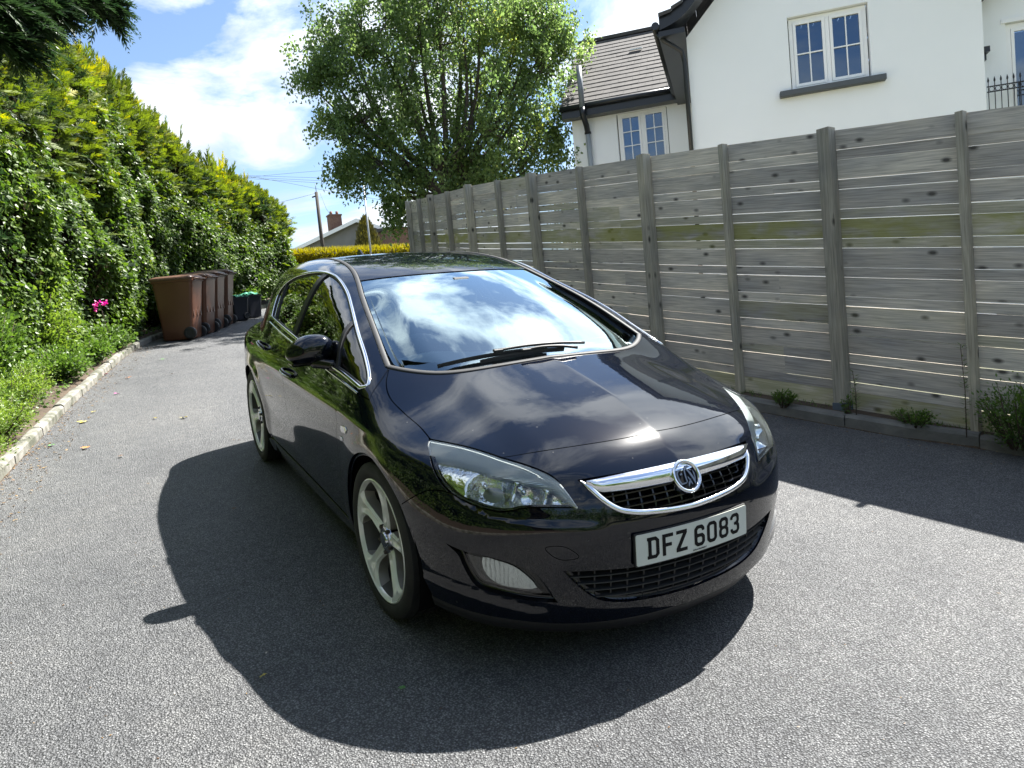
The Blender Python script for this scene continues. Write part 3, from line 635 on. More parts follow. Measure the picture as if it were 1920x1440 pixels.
# darker flexible lip below it
def lipmesh():
    m = MB(); c = crv([(.85, -1.775, .262), (.80, -1.882, .25), (.745, -1.952, .238), (.63, -2.05, .222), (.48, -2.128, .205), (.25, -2.2, .19), (0, -2.225, .185)]); c = sym(c); n = len(c); vs = []
    ctr = np.array([0, -1.2, 0])
    for dz, k in ((.004, .985), (-.012, .987), (-.05, .972), (-.062, .955), (-.04, .90)):
        q = ctr + (c - ctr) * np.array([k, k, 1]); q[:, 2] = c[:, 2] + dz * (1 + 0 * c[:, 0]); vs += q.tolist()
    m.add(vs, [(a * n + i, a * n + i + 1, (a + 1) * n + i + 1, (a + 1) * n + i) for a in range(4) for i in range(n - 1)], smooth=True); m.build('lower_lip', M_trim, bumper)
lipmesh()
def inset_poly(poly3, d, mode='sph', depth=0):
    q = to2(np.array(poly3), mode)
    q = resamp(q, .012)
    if area(q) < 0: q = q[::-1]
    q = offset(q, d); Y = to3(q, mode); return Y - grad(Y) * depth
def backing(name, poly, depth, m, parent, s=1, d=.0, mode='sph', h=.05):
    """a dish behind an opening"""
    q = resamp(to2(np.array(poly), mode), .02)
    if area(q) < 0: q = q[::-1]
    q = offset(q, d); P, F, _ = tri2(q, [], h, .02); X = to3(P, mode); g = grad(X); X = X - g * depth
    n0 = np.cross(X[F[:, 1]] - X[F[:, 0]], X[F[:, 2]] - X[F[:, 0]])
    if (n0 * g[F[:, 0]]).sum() < 0: F = F[:, ::-1]
    if s < 0: X, F = mirrorize(X, F)
    return mesh_np(name, X, F, [m], parent, smooth=True)
def wall(poly, d0, d1, mb, mode='sph', s=1, grow=0.0):
    q = resamp(to2(np.array(poly), mode), .012)
    if area(q) < 0: q = q[::-1]
    A = to3(q, mode); g = grad(A); q2 = offset(q, grow); B = to3(q2, mode); gb = grad(B); V = np.vstack([A - g * d0, B - gb * d1]); n = len(q)
    if s < 0: V = V * np.array([-1, 1, 1])
    mb.add(V, [(i, (i + 1) % n, n + (i + 1) % n, n + i) for i in range(n)], smooth=True)
# upper grille
gb = MB(); wall(gr, 0.0, .05, gb); gb.build('grille_recess', M_gloss, bumper)
backing('grille_backing', gr, .05, M_dark, bumper)
def clip_z(c, lo, hi): return c[(c[:, 2] > lo) & (c[:, 2] < hi)]
# chrome top bar: a tapering blade
def bar():
    us = np.linspace(-.398, .398, 61); V = []
    for u in us:
        a = abs(u); zt = np.interp(a, [0, .1, .24, .34, .40], [.716, .716, .717, .7165, .716]); zb = np.interp(a, [0, .2, .33, .36, .40], [.658, .664, .672, .681, .712])
        row = []
        for k_, (t_, dd) in enumerate(((0, -.012), (.03, .001), (.5, .0065), (.97, .001), (1, -.014))):
            z = zt + (zb - zt) * t_; row.append((u, -2.16, z))
        V.append(row)
    V = np.array(V); n, k = V.shape[:2]; flat = to3(to2(V.reshape(-1, 3), 'sph'), 'sph'); g = grad(flat); dd = np.tile([-.014, .017, .0125, .003, -.016], n); flat = flat + g * dd[:, None] * 1.0
    F = [(i * k + j, i * k + j + 1, (i + 1) * k + j + 1, (i + 1) * k + j) for i in range(n - 1) for j in range(k - 1)]
    return mesh_np('grille_bar', flat, np.array(F)[:, ::-1], [M_chrome], bumper, smooth=True)
bar()
lowc = gr[gr[:, 2] < .714]; i_ = np.argsort(lowc[:, 0])
lower_curve = crv(lowc[i_][::3], step=.014)
strip('grille_surround', snap(lower_curve + np.array([0, 0, .006])), .020, .007, [M_chrome], bumper, off=.0, taper=3)
def slats(poly, zs, xs, name, depth=.030, rowh=.006, mt=None, tilt=.0, zshift=True):
    """net of cross bars inside an opening"""
    q = to2(np.array(poly), 'sph'); m = MB()
    def pt(u, z, d):
        P = to3(to2(np.array([[u, -2.15, z]]), 'sph'), 'sph'); return (P - grad(P) * d)[0]
    X = np.linspace(-.52, .52, 105)
    for z in zs:
        pts = np.array([[u, -2.15, z] for u in X]); q2 = to2(pts, 'sph'); ins = inpoly(q2, q); run = []
        P = to3(q2, 'sph'); g = grad(P)
        for i in range(len(X)):
            if ins[i]: run.append(i)
            if (not ins[i] or i == len(X) - 1) and len(run) > 2:
                vs = []
                for r_ in run:
                    for dz, dd in ((rowh, depth + .018), (-rowh * .3, depth - .007), (-rowh * .9, depth - .008), (-rowh, depth + .014)): vs.append(P[r_] - g[r_] * dd + np.array([0, 0, dz]))
                n = len(run); m.add(vs, [(a * 4 + k, a * 4 + k + 1, (a + 1) * 4 + k + 1, (a + 1) * 4 + k) for a in range(n - 1) for k in range(3)]); run = []
    for row in range(len(zs) + 1):
        zt = zs[row - 1] if row > 0 else zs[0] + (zs[0] - zs[1]); zb = zs[row] if row < len(zs) else zs[-1] - (zs[0] - zs[1])
        for u in xs:
            u2 = u
            zz = np.linspace(zt, zb, 5); pts = np.array([[u2, -2.15, z] for z in zz]); ins = inpoly(to2(pts, 'sph'), q)
            if ins.sum() < 2: continue
            zz = zz[ins]; sec = ((-.004, depth + .016), (-.003, depth + .000), (.003, depth + .000), (.004, depth + .016))
            A_ = to3(to2(np.array([[u2 + du, -2.15, z] for z in zz for du, dd in sec]), 'sph'), 'sph'); vs = A_ - grad(A_) * np.tile([dd for du, dd in sec], len(zz))[:, None]
            n = len(zz); m.add(vs, [(a * 4 + k, a * 4 + k + 1, (a + 1) * 4 + k + 1, (a + 1) * 4 + k) for a in range(n - 1) for k in range(3)])
    return m.build(name, mt or M_gloss, bumper)
slats(gr, [.660, .638, .616, .594], [k * .052 + .026 for k in range(-8, 8)], 'upper_mesh', depth=.022, rowh=.0085)
lb_ = MB(); wall(lg, 0, .055, lb_); lb_.build('intake_recess', M_gloss, bumper); backing('intake_backing', lg, .055, M_dark, bumper)
slats(lg, [.392, .365, .338, .311, .284, .262], [k * .062 for k in range(-9, 10)], 'lower_mesh', depth=.022, rowh=.006, mt=M_trim)
# tow cover outline
tw = surf_sph([(-.555, -2.128, .508), (-.495, -2.162, .508), (-.452, -2.18, .468), (-.505, -2.155, .462), (-.54, -2.14, .482)])
mbt = MB(); strip('', crv(tw, step=.012, closed=True), .0025, .0008, None, None, closed=True, mb=mbt, off=.0); mbt.build('towing_cover', M_dark, bumper)
# badge
def badge():
    c = to3(to2(np.array([[0, -2.2, .674]]), 'sph'), 'sph')[0]; n = grad(c[None])[0]; n = n / np.linalg.norm(n); n = n * .8 + np.array([0, -1, .25]) * .2; n /= np.linalg.norm(n)
    X = np.array([1., 0, 0]); Z = np.cross(X, n); Z /= np.linalg.norm(Z); Z = Z if Z[2] > 0 else -Z; X = np.cross(n, Z) * -1; X = X if X[0] > 0 else -X
    o_ = c + n * .004
    Mx = Matrix(np.block([[np.stack([n, X, Z], 1), o_[:, None]], [np.zeros((1, 3)), np.ones((1, 1))]]).tolist())
    m = MB(); m.lathe([(.0615, -.03), (.063, .006), (.060, .0125), (.055, .0135), (.050, .009), (.048, .004)], 56, M=Mx); b_ = m.build('badge', M_chrome, car)
    d = MB(); d.lathe([(.0485, .004), (.03, .0045), (.0001, .005)], 40, M=Mx); d.build('badge_disc', mat('badge_grey', (.003, .004, .006), rough=.6, spec=.12, metal=0), b_)
    g = MB()
    def shp(pts, h0=.0046, h1=.0085):
        P = np.array(pts, float) / 1000.; n_ = len(P)
        if area(P) < 0: P = P[::-1]
        vs = [np.array(Mx @ Vector((h0, p[0], p[1]))) for p in P] + [np.array(Mx @ Vector((h1, p[0] * .97, p[1] * .97))) for p in P]
        T_, F_, _ = tri2(P, [], .02, 0)
        g.add(vs, [(i, (i + 1) % n_, n_ + (i + 1) % n_, n_ + i) for i in range(n_)])
        g.add([np.array(Mx @ Vector((h1, p[0] * .97, p[1] * .97))) for p in T_], F_.tolist())
    # a flag on its staff and the winged beast that carries it
    shp([(-45, 8), (-42, 19), (-35, 27), (-14, 30), (-15, 25), (-32, 22), (-38, 15), (-40, 4), (-38, -14), (-33, -24), (-12, -22), (-13, -27), (-36, -29), (-43, -16)])
    shp([(-30, 12), (-20, 14), (-19, 8), (-29, 6)]); shp([(-8, 18), (-2, 33), (3, 31), (-2, 18), (-5, 2), (-6, -24), (-11, -24), (-11, 0)])
    shp([(2, 28), (6, 38), (18, 38), (27, 31), (22, 30), (14, 31), (10, 26)]); shp([(5, 22), (12, 8), (20, -14), (25, -36), (31, -32), (29, -12), (22, 8), (14, 21), (8, 26)])
    shp([(18, 24), (26, 22), (29, 17), (24, 17), (19, 20)]); shp([(33, 20), (38, 6), (36, -12), (31, -24), (29, -20), (32, -8), (32, 6)])
    shp([(-4, -26), (1, -22), (14, -12), (10, -20), (4, -28), (-6, -40), (-9, -38)]); shp([(2, -2), (6, -8), (12, -24), (14, -36), (9, -34), (5, -20), (0, -8)])
    g.build('badge_emblem', mat('badge_metal', (.13, .145, .165), rough=.3, metal=1), b_)
badge()
# number plate
def rounded(P, r=3.0, k=3):
    P = np.array(P, float); out = []; n = len(P)
    for i in range(n):
        a, b_, c = P[i - 1], P[i], P[(i + 1) % n]; u = (a - b_); v = (c - b_); lu, lv = np.linalg.norm(u), np.linalg.norm(v); rr = min(r, lu * .45, lv * .45); p0 = b_ + u / lu * rr; p1 = b_ + v / lv * rr
        for j in range(k + 1): t = j / k; out.append((1 - t) ** 2 * p0 + 2 * t * (1 - t) * b_ + t * t * p1)
    return np.array(out)
GL = {
 'D': ([(0, 0), (37, 0), (50, 13), (50, 66), (37, 79), (0, 79), (0, 67), (4, 67), (4, 12), (0, 12)], [[(18, 13), (33, 13), (36, 17), (36, 62), (33, 66), (18, 66)]]),
 'F': ([(2, 0), (16, 0), (16, 32), (42, 32), (42, 45), (16, 45), (16, 66), (49, 66), (49, 79), (2, 79)], []),
 'Z': ([(1, 79), (49, 79), (49, 66), (18, 13), (50, 13), (50, 0), (0, 0), (0, 13), (31, 66), (1, 66)], []),
 '6': ([(12, 0), (38, 0), (50, 12), (50, 35), (39, 47), (14, 47), (14, 60), (19, 66), (31, 66), (36, 61), (36, 56), (49, 56), (49, 67), (38, 79), (12, 79), (0, 67), (0, 12)], [[(14, 17), (18, 13), (32, 13), (36, 17), (36, 30), (32, 34), (14, 34)]]),
 '0': ([(12, 0), (38, 0), (50, 12), (50, 67), (38, 79), (12, 79), (0, 67), (0, 12)], [[(14, 17), (18, 13), (32, 13), (36, 17), (36, 62), (32, 66), (18, 66), (14, 62)]]),
 '8': ([(12, 0), (38, 0), (50, 12), (50, 33), (44, 40), (49, 47), (49, 68), (38, 79), (12, 79), (1, 68), (1, 47), (6, 40), (0, 33), (0, 12)], [[(14, 17), (18, 13), (32, 13), (36, 17), (36, 29), (31, 34), (19, 34), (14, 29)], [(15, 51), (19, 46), (31, 46), (35, 51), (35, 62), (31, 66), (19, 66), (15, 62)]]),
 '3': ([(0, 22), (0, 12), (12, 0), (38, 0), (50, 12), (50, 33), (44, 40), (49, 47), (49, 68), (38, 79), (12, 79), (0, 68), (0, 57), (13, 57), (13, 62), (17, 66), (31, 66), (35, 62), (35, 51), (30, 46), (20, 46), (20, 34), (31, 34), (36, 29), (36, 17), (32, 13), (17, 13), (13, 17), (13, 22)], [])}
def plate():
    cy, cz, tilt = -2.272, .4685, .09
    n = np.array([0, -math.cos(tilt), -math.sin(tilt) * -1 * 0 + .06]); n /= np.linalg.norm(n); X = np.array([1., 0, 0]); Z = np.cross(n, X) * -1; Z = Z if Z[2] > 0 else -Z
    def at(x, z, h): return np.array([0, cy + .27 * ((x - 0) / 1000) ** 2, cz]) + X * x / 1000 + Z * z / 1000 + n * h / 1000
    cx = -2
    def slab(w, hh, r, h0, h1, name, m, parent):
        P = rounded([(-w / 2 + cx, -hh / 2)] + [(cx + w * q / 12, -hh / 2) for q in range(-5, 6)] + [(w / 2 + cx, -hh / 2), (w / 2 + cx, hh / 2)] + [(cx - w * q / 12, hh / 2) for q in range(-5, 6)] + [(-w / 2 + cx, hh / 2)], r, 5); mb = MB(); k = len(P)
        mb.add([at(p[0], p[1], h0) for p in P] + [at(p[0], p[1], h1) for p in P], [(i, (i + 1) % k, k + (i + 1) % k, k + i) for i in range(k)]); T_, F_, _ = tri2(P / 1000., [], .03, 0); mb.add([at(p[0] * 1000, p[1] * 1000, h1) for p in T_], F_.tolist()); return mb.build(name, m, parent)
    pl = slab(532, 121, 9, -9, 0, 'number_plate', M_trim, car); slab(524, 113, 8, 0, 3, 'plate_face', M_plate, pl)
    m = MB(); x = -219 + cx
    for ch in 'DFZ 6083':
        if ch == ' ': x += 33 - 11; continue
        o_, hs = GL[ch]; P = rounded(o_, 3 if ch in 'DFZ' else 4.5); hs = [rounded(q, 3) for q in hs]
        if ch in 'DFZ': P = rounded(o_, .8, 1) if ch != 'D' else rounded(o_, 2)
        T_, F_, L_ = tri2(P / 1000., [q / 1000. for q in hs], .03, 0)
        F_ = F_.tolist()
        m.add([at(x + p[0] * 1000, p[1] * 1000 - 39.5 + 1, 3.8) for p in T_], F_); x += 61
    m.build('plate_characters', M_black, pl)
    tcu = bpy.data.curves.new('t', 'FONT'); tcu.body = 'WALLTROMENT'; tcu.size = .0078; tcu.shear = .3; tcu.offset = .0003; to = bpy.data.objects.new('t', tcu); COL.objects.link(to)
    bpy.context.view_layer.update(); me = bpy.data.meshes.new_from_object(to.evaluated_get(bpy.context.evaluated_depsgraph_get())); bpy.data.objects.remove(to)
    for v in me.vertices: v.co = Vector(at(v.co.x * 1150 - 24 + cx, v.co.y * 1000 - 51.0, 3.9))
    me.materials.clear(); mobj('plate_maker_line', me, pl, [M_black])
plate()
# ---- headlamps
lamp = np.vstack([lamp_top[:-1], lamp_in[:-1], lamp_bot[:-1], lamp_rear[:-1]])
M_ribs = mat('ribbed_reflector', (.90, .95, .94), rough=.28, metal=.55)
def ribs():
    t = M_ribs.node_tree; b_ = t.nodes['Principled BSDF']; co = t.nodes.new('ShaderNodeTexCoord'); w_ = t.nodes.new('ShaderNodeTexWave'); w_.inputs['Scale'].default_value = 95; w_.bands_direction = 'DIAGONAL'; t.links.new(co.outputs['Object'], w_.inputs['Vector'])
    u = t.nodes.new('ShaderNodeBump'); u.inputs['Strength'].default_value = .8; u.inputs['Distance'].default_value = .003; t.links.new(w_.outputs[0], u.inputs['Height']); t.links.new(u.outputs[0], b_.inputs['Normal'])
ribs()
M_foglow = mat('fog_reflector_grey', (.50, .52, .53), rough=.2, metal=.8)
def fog_ribs():
    t = M_foglow.node_tree; b_ = t.nodes['Principled BSDF']; co = t.nodes.new('ShaderNodeTexCoord'); w_ = t.nodes.new('ShaderNodeTexWave'); w_.inputs['Scale'].default_value = 26; w_.inputs['Distortion'].default_value = 3; w_.bands_direction = 'X'; t.links.new(co.outputs['Object'], w_.inputs['Vector'])
    u = t.nodes.new('ShaderNodeBump'); u.inputs['Strength'].default_value = .22; u.inputs['Distance'].default_value = .004; t.links.new(w_.outputs[0], u.inputs['Height']); t.links.new(u.outputs[0], b_.inputs['Normal'])
fog_ribs()
M_smoke = mat('lamp_bezel', (.24, .25, .255), rough=.3, metal=.45)
for s_ in (-1, 1):
    hl = panel('headlamp', lamp, 'sph', [M_lens], car, h=.03, s=s_, off=-.002, depth=.004, flange=0, gap=.003)
    m = MB(); wall(inset_poly(lamp, .004), .006, .075, m, s=s_, grow=.004); m.build('lamp_housing', M_smoke, hl); backing('lamp_back', lamp, .075, M_smoke, hl, s=s_, d=.006)
    # pale ribbed indicator band along the upper edge
    up_ = np.vstack([lamp_top, lamp_in[1:]]); up2 = to2(up_, 'sph'); n = len(up2)
    low2 = []
    key = np.linspace(0, 1, n); wd = np.interp(key, [0, .12, .35, .65, .9, 1], [.056, .062, .058, .048, .027, .010])
    tg = np.gradient(up2, axis=0); tg /= np.linalg.norm(tg, axis=1, keepdims=True); nn = np.stack([-tg[:, 1], tg[:, 0]], 1); ctr = to2(lamp, 'sph').mean(0)
    sg = np.sign(((ctr - up2) * nn).sum(1)); low2 = up2 + nn * (sg * wd)[:, None]
    rows = []
    for t_, dd in ((.03, .006), (.35, .008), (.75, .012), (1, .022), (1.0, .045)):
        q = up2 + (low2 - up2) * t_; Y = to3(q, 'sph'); rows.append(Y - grad(Y) * dd)
    V = np.stack(rows, 1).reshape(-1, 3); k = len(rows); Fq = np.array([(i * k + j, i * k + j + 1, (i + 1) * k + j + 1, (i + 1) * k + j) for i in range(n - 1) for j in range(k - 1)])
    if s_ < 0: V = V * np.array([-1, 1, 1])
    else: Fq = Fq[:, ::-1]
    mesh_np('indicator_band', V, Fq, [M_ribs], hl, smooth=True)
    # the mirrored bowls and their bulbs
    q = resamp(to2(lamp, 'sph'), .01); q = q if area(q) > 0 else q[::-1]; q = offset(q, .010); P_, F_, _ = tri2(q, [], .010, .010); X_ = to3(P_, 'sph'); g_ = grad(X_)
    cs_ = to2(np.array([[.690, -1.975, .700], [.580, -2.06, .682], [.490, -2.115, .664]]), 'sph'); rs_ = np.array([.085, .060, .042])
    dd_ = ((P_[:, None] - cs_) ** 2).sum(2) / rs_ ** 2; dep_ = .030 + (np.maximum(0, 1 - dd_) ** .8 * np.array([.055, .045, .03])).max(1); X_ = X_ - g_ * dep_[:, None]
    if s_ < 0: X_, F_ = mirrorize(X_, F_)
    mesh_np('reflector', X_, F_, [M_refl], hl, smooth=True)
    for ci, (uu, yy, zz) in enumerate(((.690, -1.975, .700), (.580, -2.06, .682))):
        c = to3(to2(np.array([[uu, yy, zz]]), 'sph'), 'sph')[0]; nrm = np.array([.25, -.95, .1]); nrm /= np.linalg.norm(nrm); c = c - nrm * .055; X = np.cross([0, 0, 1.], nrm); X /= np.linalg.norm(X); Z = np.cross(nrm, X)
        Mx = Matrix(np.block([[np.stack([nrm, X, Z], 1), c[:, None]], [np.zeros((1, 3)), np.ones((1, 1))]]).tolist())
        if s_ < 0: Mx = Matrix.Scale(-1, 4, (1, 0, 0)) @ Mx
        m = MB(); m.lathe([(.0001, .018), (.008, .016), (.011, .008), (.011, -.03)], 20, M=Mx); m.build('bulb', M_chrome, hl)
    # fog lamps
    fo = fog_r; m = MB(); wall(fo, .0, .028, m, s=s_, grow=.002); fr_ = m.build('fog_recess', M_gloss, bumper); backing('fog_panel', fo, .028, M_gloss, bumper, s=s_, d=.002)
    fl3 = surf_sph([(.775, -1.934, .468), (.735, -1.983, .461), (.649, -2.064, .436), (.608, -2.093, .394), (.560, -2.12, .330), (.616, -2.081, .327), (.686, -2.026, .341), (.732, -1.982, .362), (.760, -1.952, .410), (.775, -1.934, .468)])
    fg = panel('fog_lamp', cat(crv(fl3[:5]), crv(fl3[4:])), 'sph', [M_lens], car, h=.03, s=s_, off=-.012, depth=.003, flange=0)
    fl4 = surf_sph([(.737, -1.985, .455), (.70, -2.02, .448), (.649, -2.064, .428), (.61, -2.093, .388), (.585, -2.11, .345), (.65, -2.055, .345), (.70, -2.01, .362), (.730, -1.985, .40)])
    backing('fog_reflector', crv(fl4, step=.012, closed=True), .024, M_foglow, fg, s=s_)
# rear end (hidden from here, still closed)
def rear_end():
    xs = np.linspace(-.93, .93, 25); zs = np.linspace(.22, 1.30, 22); V = []; 
    for z in zs:
        for x in xs: V.append((x, 0, z))
    V = np.array(V); O = V.copy(); O[:, 1] = 2.6; P = cast(O, np.tile([0, -1., 0], (len(O), 1)), 2.2, 200); ok = ~np.isnan(P[:, 0]) & (P[:, 1] > 1.55); F = []
    n = len(xs)
    for i in range(len(zs) - 1):
        for j in range(n - 1):
            q = [i * n + j, i * n + j + 1, (i + 1) * n + j + 1, (i + 1) * n + j]
            if ok[q].all(): F.append(q[::-1])
    P[~ok] = (0, 1.9, .6); P = P - grad(P) * .006
    mesh_np('tailgate', P, np.array(F), PM, car, smooth=True)
rear_end()
for s_ in (-1, 1):
    rb = np.vstack([surf_side([(1.715, .53), (1.80, .585), (1.92, .65), (1.96, .70), (2.02, .62), (2.02, .35), (1.9, .25), (1.78, .22), (1.745, .40)])]); panel('rear_bumper', rb, 'roll', PM, car, h=.04, s=s_)
# ---- wipers
def on_ws(x, y, h): P = surf_top([(x, y)])[0]; return P + grad(P[None])[0] * h
def wiper(name, x0, y0, x1, y1, px, py):
    n = 16; t = np.linspace(0, 1, n); bx = x0 + (x1 - x0) * t; by = y0 + (y1 - y0) * t
    b_ = np.array([on_ws(a, c, .012) for a, c in zip(bx, by)]); m = MB(); vs = []; g = grad(b_); d = np.gradient(b_, axis=0); d /= np.linalg.norm(d, axis=1, keepdims=True); w_ = np.cross(d, g)
    for k, (a, c) in enumerate(((-.006, .0), (-.005, .008), (.002, .013), (.005, .006), (.003, -.008))): vs.append(b_ + w_ * a + g * c)
    V = np.stack(vs, 1).reshape(-1, 3); m.add(V, [(i * 5 + j, i * 5 + (j + 1) % 5, (i + 1) * 5 + (j + 1) % 5, (i + 1) * 5 + j) for i in range(n - 1) for j in range(5)] + [(0, 1, 2, 3, 4), tuple(range((n - 1) * 5, n * 5))[::-1]])
    o_ = m.build(name, M_trim, car); a = MB(); mid = b_[n // 2] + g[n // 2] * .02; pv = on_ws(px, py, .025)
    q = np.array([pv, pv + (mid - pv) * .3 + np.array([0, 0, .010]), pv + (mid - pv) * .7 + np.array([0, 0, .010]), mid]); a.tube(crv(q, step=.03), [.0075] * len(crv(q, step=.03)), 6); a.box(mid, (.05, .02, .014), bev=.004); a.build('wiper_arm', M_trim, o_)
wiper('wiper', -.515, -1.188, .03, -1.218, .235, -1.222)
wiper('wiper', -.33, -1.238, .10, -1.255, .16, -1.275)
# ---- mirrors
def mirror(s_):
    m = MB(); n = 28; k = 20; c = np.array([.908, -.53, 1.033]); vs = []
    for i in range(k + 1):
        ph = math.pi * i / k - math.pi / 2
        for j in range(n):
            th = 2 * math.pi * j / n; sg = lambda v, e: math.copysign(abs(v) ** e, v)
            x = sg(math.cos(ph), .75) * sg(math.cos(th), .8); y = sg(math.cos(ph), .8) * sg(math.sin(th), .85); z = sg(math.sin(ph), .85)
            X = x * .118; Z = z * (.074 if z > 0 else .052); Y = y * (.075 if y < 0 else .045)
            Z += (.012 * (1 - (x + .2) ** 2) if z > 0 else 0); Z -= .015 * x * 0
            if x > 0: Z *= (1 - .22 * x * x)
            vs.append(c + np.array([X, Y - .02 * x * 0 + .012 * x, Z - .006 * x]))
    m.add(vs, [(i * n + j, i * n + (j + 1) % n, (i + 1) * n + (j + 1) % n, (i + 1) * n + j) for i in range(k) for j in range(n)], smooth=True)
    a = MB(); P = [(.78, -.66, .965), (.82, -.64, .972), (.86, -.60, .980), (.90, -.55, .985)]; a.tube(crv(P, step=.02), np.interp(np.arange(len(crv(P, step=.02))), [0, 3, 8], [.030, .026, .030]), 12)
    a.box((.908, -.53, .984), (.205, .085, .022), bev=.009)
    gl = MB(); gl.lathe([(.0001, 0), (.05, 0), (.062, -.002)], 28, M=Matrix.Translation(Vector((.906, -.483, 1.033))) @ Matrix.Rotation(math.radians(90), 4, 'Z') @ Matrix.Diagonal((1, 1.55, .92, 1)))
    dx, dz = (0, 0) if s_ < 0 else (-.035, -.030)
    for q in (m, a, gl): q.v = [((v[0] + dx) * s_, v[1], v[2] + dz) for v in q.v]; q.f = [f_[::-1] if s_ < 0 else f_ for f_ in q.f]
    o_ = m.build('door_mirror', PM, car); a.build('mirror_arm', M_gloss, o_); gl.build('mirror_glass', M_chrome, o_)
mirror(-1); mirror(1)
# ---- wheels
M_tread = mat('tyre_tread', (.013, .013, .014), rough=.7)
def tread_tex():
    t = M_tread.node_tree; b_ = t.nodes['Principled BSDF']; L = t.links.new; co = t.nodes.new('ShaderNodeTexCoord'); sp = t.nodes.new('ShaderNodeSeparateXYZ'); L(co.outputs['Object'], sp.inputs[0])
    at = t.nodes.new('ShaderNodeMath'); at.operation = 'ARCTAN2'; L(sp.outputs[1], at.inputs[0]); L(sp.outputs[2], at.inputs[1])
    ax = t.nodes.new('ShaderNodeMath'); ax.operation = 'ABSOLUTE'; L(sp.outputs[0], ax.inputs[0]); mm = t.nodes.new('ShaderNodeMath'); mm.operation = 'MULTIPLY_ADD'; L(ax.outputs[0], mm.inputs[0]); mm.inputs[1].default_value = 4.0; L(at.outputs[0], mm.inputs[2])
    s1 = t.nodes.new('ShaderNodeMath'); s1.operation = 'MULTIPLY'; s1.inputs[1].default_value = 64; L(mm.outputs[0], s1.inputs[0]); s2 = t.nodes.new('ShaderNodeMath'); s2.operation = 'SINE'; L(s1.outputs[0], s2.inputs[0])
    s3 = t.nodes.new('ShaderNodeMath'); s3.operation = 'GREATER_THAN'; s3.inputs[1].default_value = -.72; L(s2.outputs[0], s3.inputs[0])
    u = t.nodes.new('ShaderNodeBump'); u.inputs['Strength'].default_value = 1; u.inputs['Distance'].default_value = .006; L(s3.outputs[0], u.inputs['Height']); L(u.outputs[0], b_.inputs['Normal'])
tread_tex()
def make_wheel():
    """axis along x, outer face towards -x"""
    w = bpy.data.objects.new('wheel', None); COL.objects.link(w); R = .335
    t = MB(); half = .1175
    t.lathe([(.258, -.100), (.268, -.112), (.285, -.1185), (.305, -.118), (.320, -.112), (.329, -.104)], 96)
    t.lathe([(.258, .100), (.268, .112), (.285, .1185), (.305, .118), (.320, .112), (.329, .104)][::-1], 96)
    prof = [(.329, -.104)]
    for g in (-.062, -.022, .022, .062): prof += [(R - abs(g) * .02, g - .0055), (R - .009, g - .004), (R - .009, g + .004), (R - abs(g) * .02, g + .0055)]
    prof += [(.329, .104)]
    t.lathe(prof, 128, mi=1, smooth=False); t.build('tyre', [M_tyre, M_tread], w)
    r = MB(); r.lathe([(.262, -.104), (.263, -.111), (.258, -.113), (.252, -.108), (.247, -.095)], 96); r.lathe([(.247, -.095), (.240, -.05), (.236, .0), (.236, .09), (.25, .10)], 96, mi=1)
    rim = r.build('rim', [M_rim, M_barrel], w, autosmooth=50)
    # spokes
    nr, na = 22, 12; rad = np.linspace(.045, .252, nr)
    hw = lambda q: np.interp(q, [.045, .075, .10, .14, .18, .215, .235, .252], [.58, .45, .30, .19, .165, .195, .28, .42])
    dish = lambda q: -(.082 + .026 * ((q - .05) / .2) ** 1.4)
    for k in range(5):
        sp = MB(); a0 = 2 * math.pi * k / 5; vs = []
        for q in rad:
            for i in range(na + 1):
                tt = -1 + 2 * i / na; a = a0 + tt * hw(q) + .10 * math.sin((q - .045) / .2 * math.pi)
                groove = .010 * (1 - min(1, abs(tt) / .55) ** 2) * sm01((q - .06) / .05) * (1 - sm01((q - .20) / .04)); edge = .010 * max(0, abs(tt) - .7) / .3
                vs.append((dish(q) + groove + edge, q * math.cos(a), q * math.sin(a)))
        w1 = na + 1; m_ = len(vs); cols = (0, na); inner = [(vs[i * w1 + e][0] + .045 - .01 * (i < 5), vs[i * w1 + e][1] * .995, vs[i * w1 + e][2] * .995) for e in cols for i in range(nr)]
        f1 = [(i * w1 + j, (i + 1) * w1 + j, (i + 1) * w1 + j + 1, i * w1 + j + 1) for i in range(nr - 1) for j in range(na)]
        b0 = sp.add(vs, f1, smooth=True); sp.v += inner
        for ei, e in enumerate(cols):
            for i in range(nr - 1):
                A, B, C_, D_ = b0 + i * w1 + e, b0 + (i + 1) * w1 + e, b0 + m_ + ei * nr + i + 1, b0 + m_ + ei * nr + i
                sp.f.append((A, B, C_, D_) if e == 0 else (B, A, D_, C_)); sp.mi.append(1); sp.sm.append(True)
        sp.build('spoke', [M_rim, M_rimd], w, autosmooth=50)
    h = MB(); h.lathe([(.062, -.075), (.058, -.086), (.048, -.090), (.034, -.088), (.033, -.094), (.030, -.097), (.0001, -.099)], 40)
    h.build('hub_cap', M_brush, w, autosmooth=40)
    for k in range(5):
        nb = MB(); a = 2 * math.pi * (k + .5) / 5; nb.lathe([(.010, 0), (.010, -.014), (.006, -.018), (.0001, -.018)], 6, M=Matrix.Translation(Vector((-.078, .056 * math.cos(a), .056 * math.sin(a)))), smooth=False); nb.build('wheel_bolt', M_disc, w)
    d = MB(); d.lathe([(.06, -.03), (.07, -.035), (.155, -.035), (.155, -.012), (.06, -.012)], 64); d.build('brake_disc', M_disc, w)
    d = MB(); d.lathe([(.236, .03), (.05, .035)], 48); d.box((-.02, -.14, .05), (.06, .08, .14), bev=.01); d.build('wheel_back', M_dark, w)
    return w
proto = make_wheel(); first = True
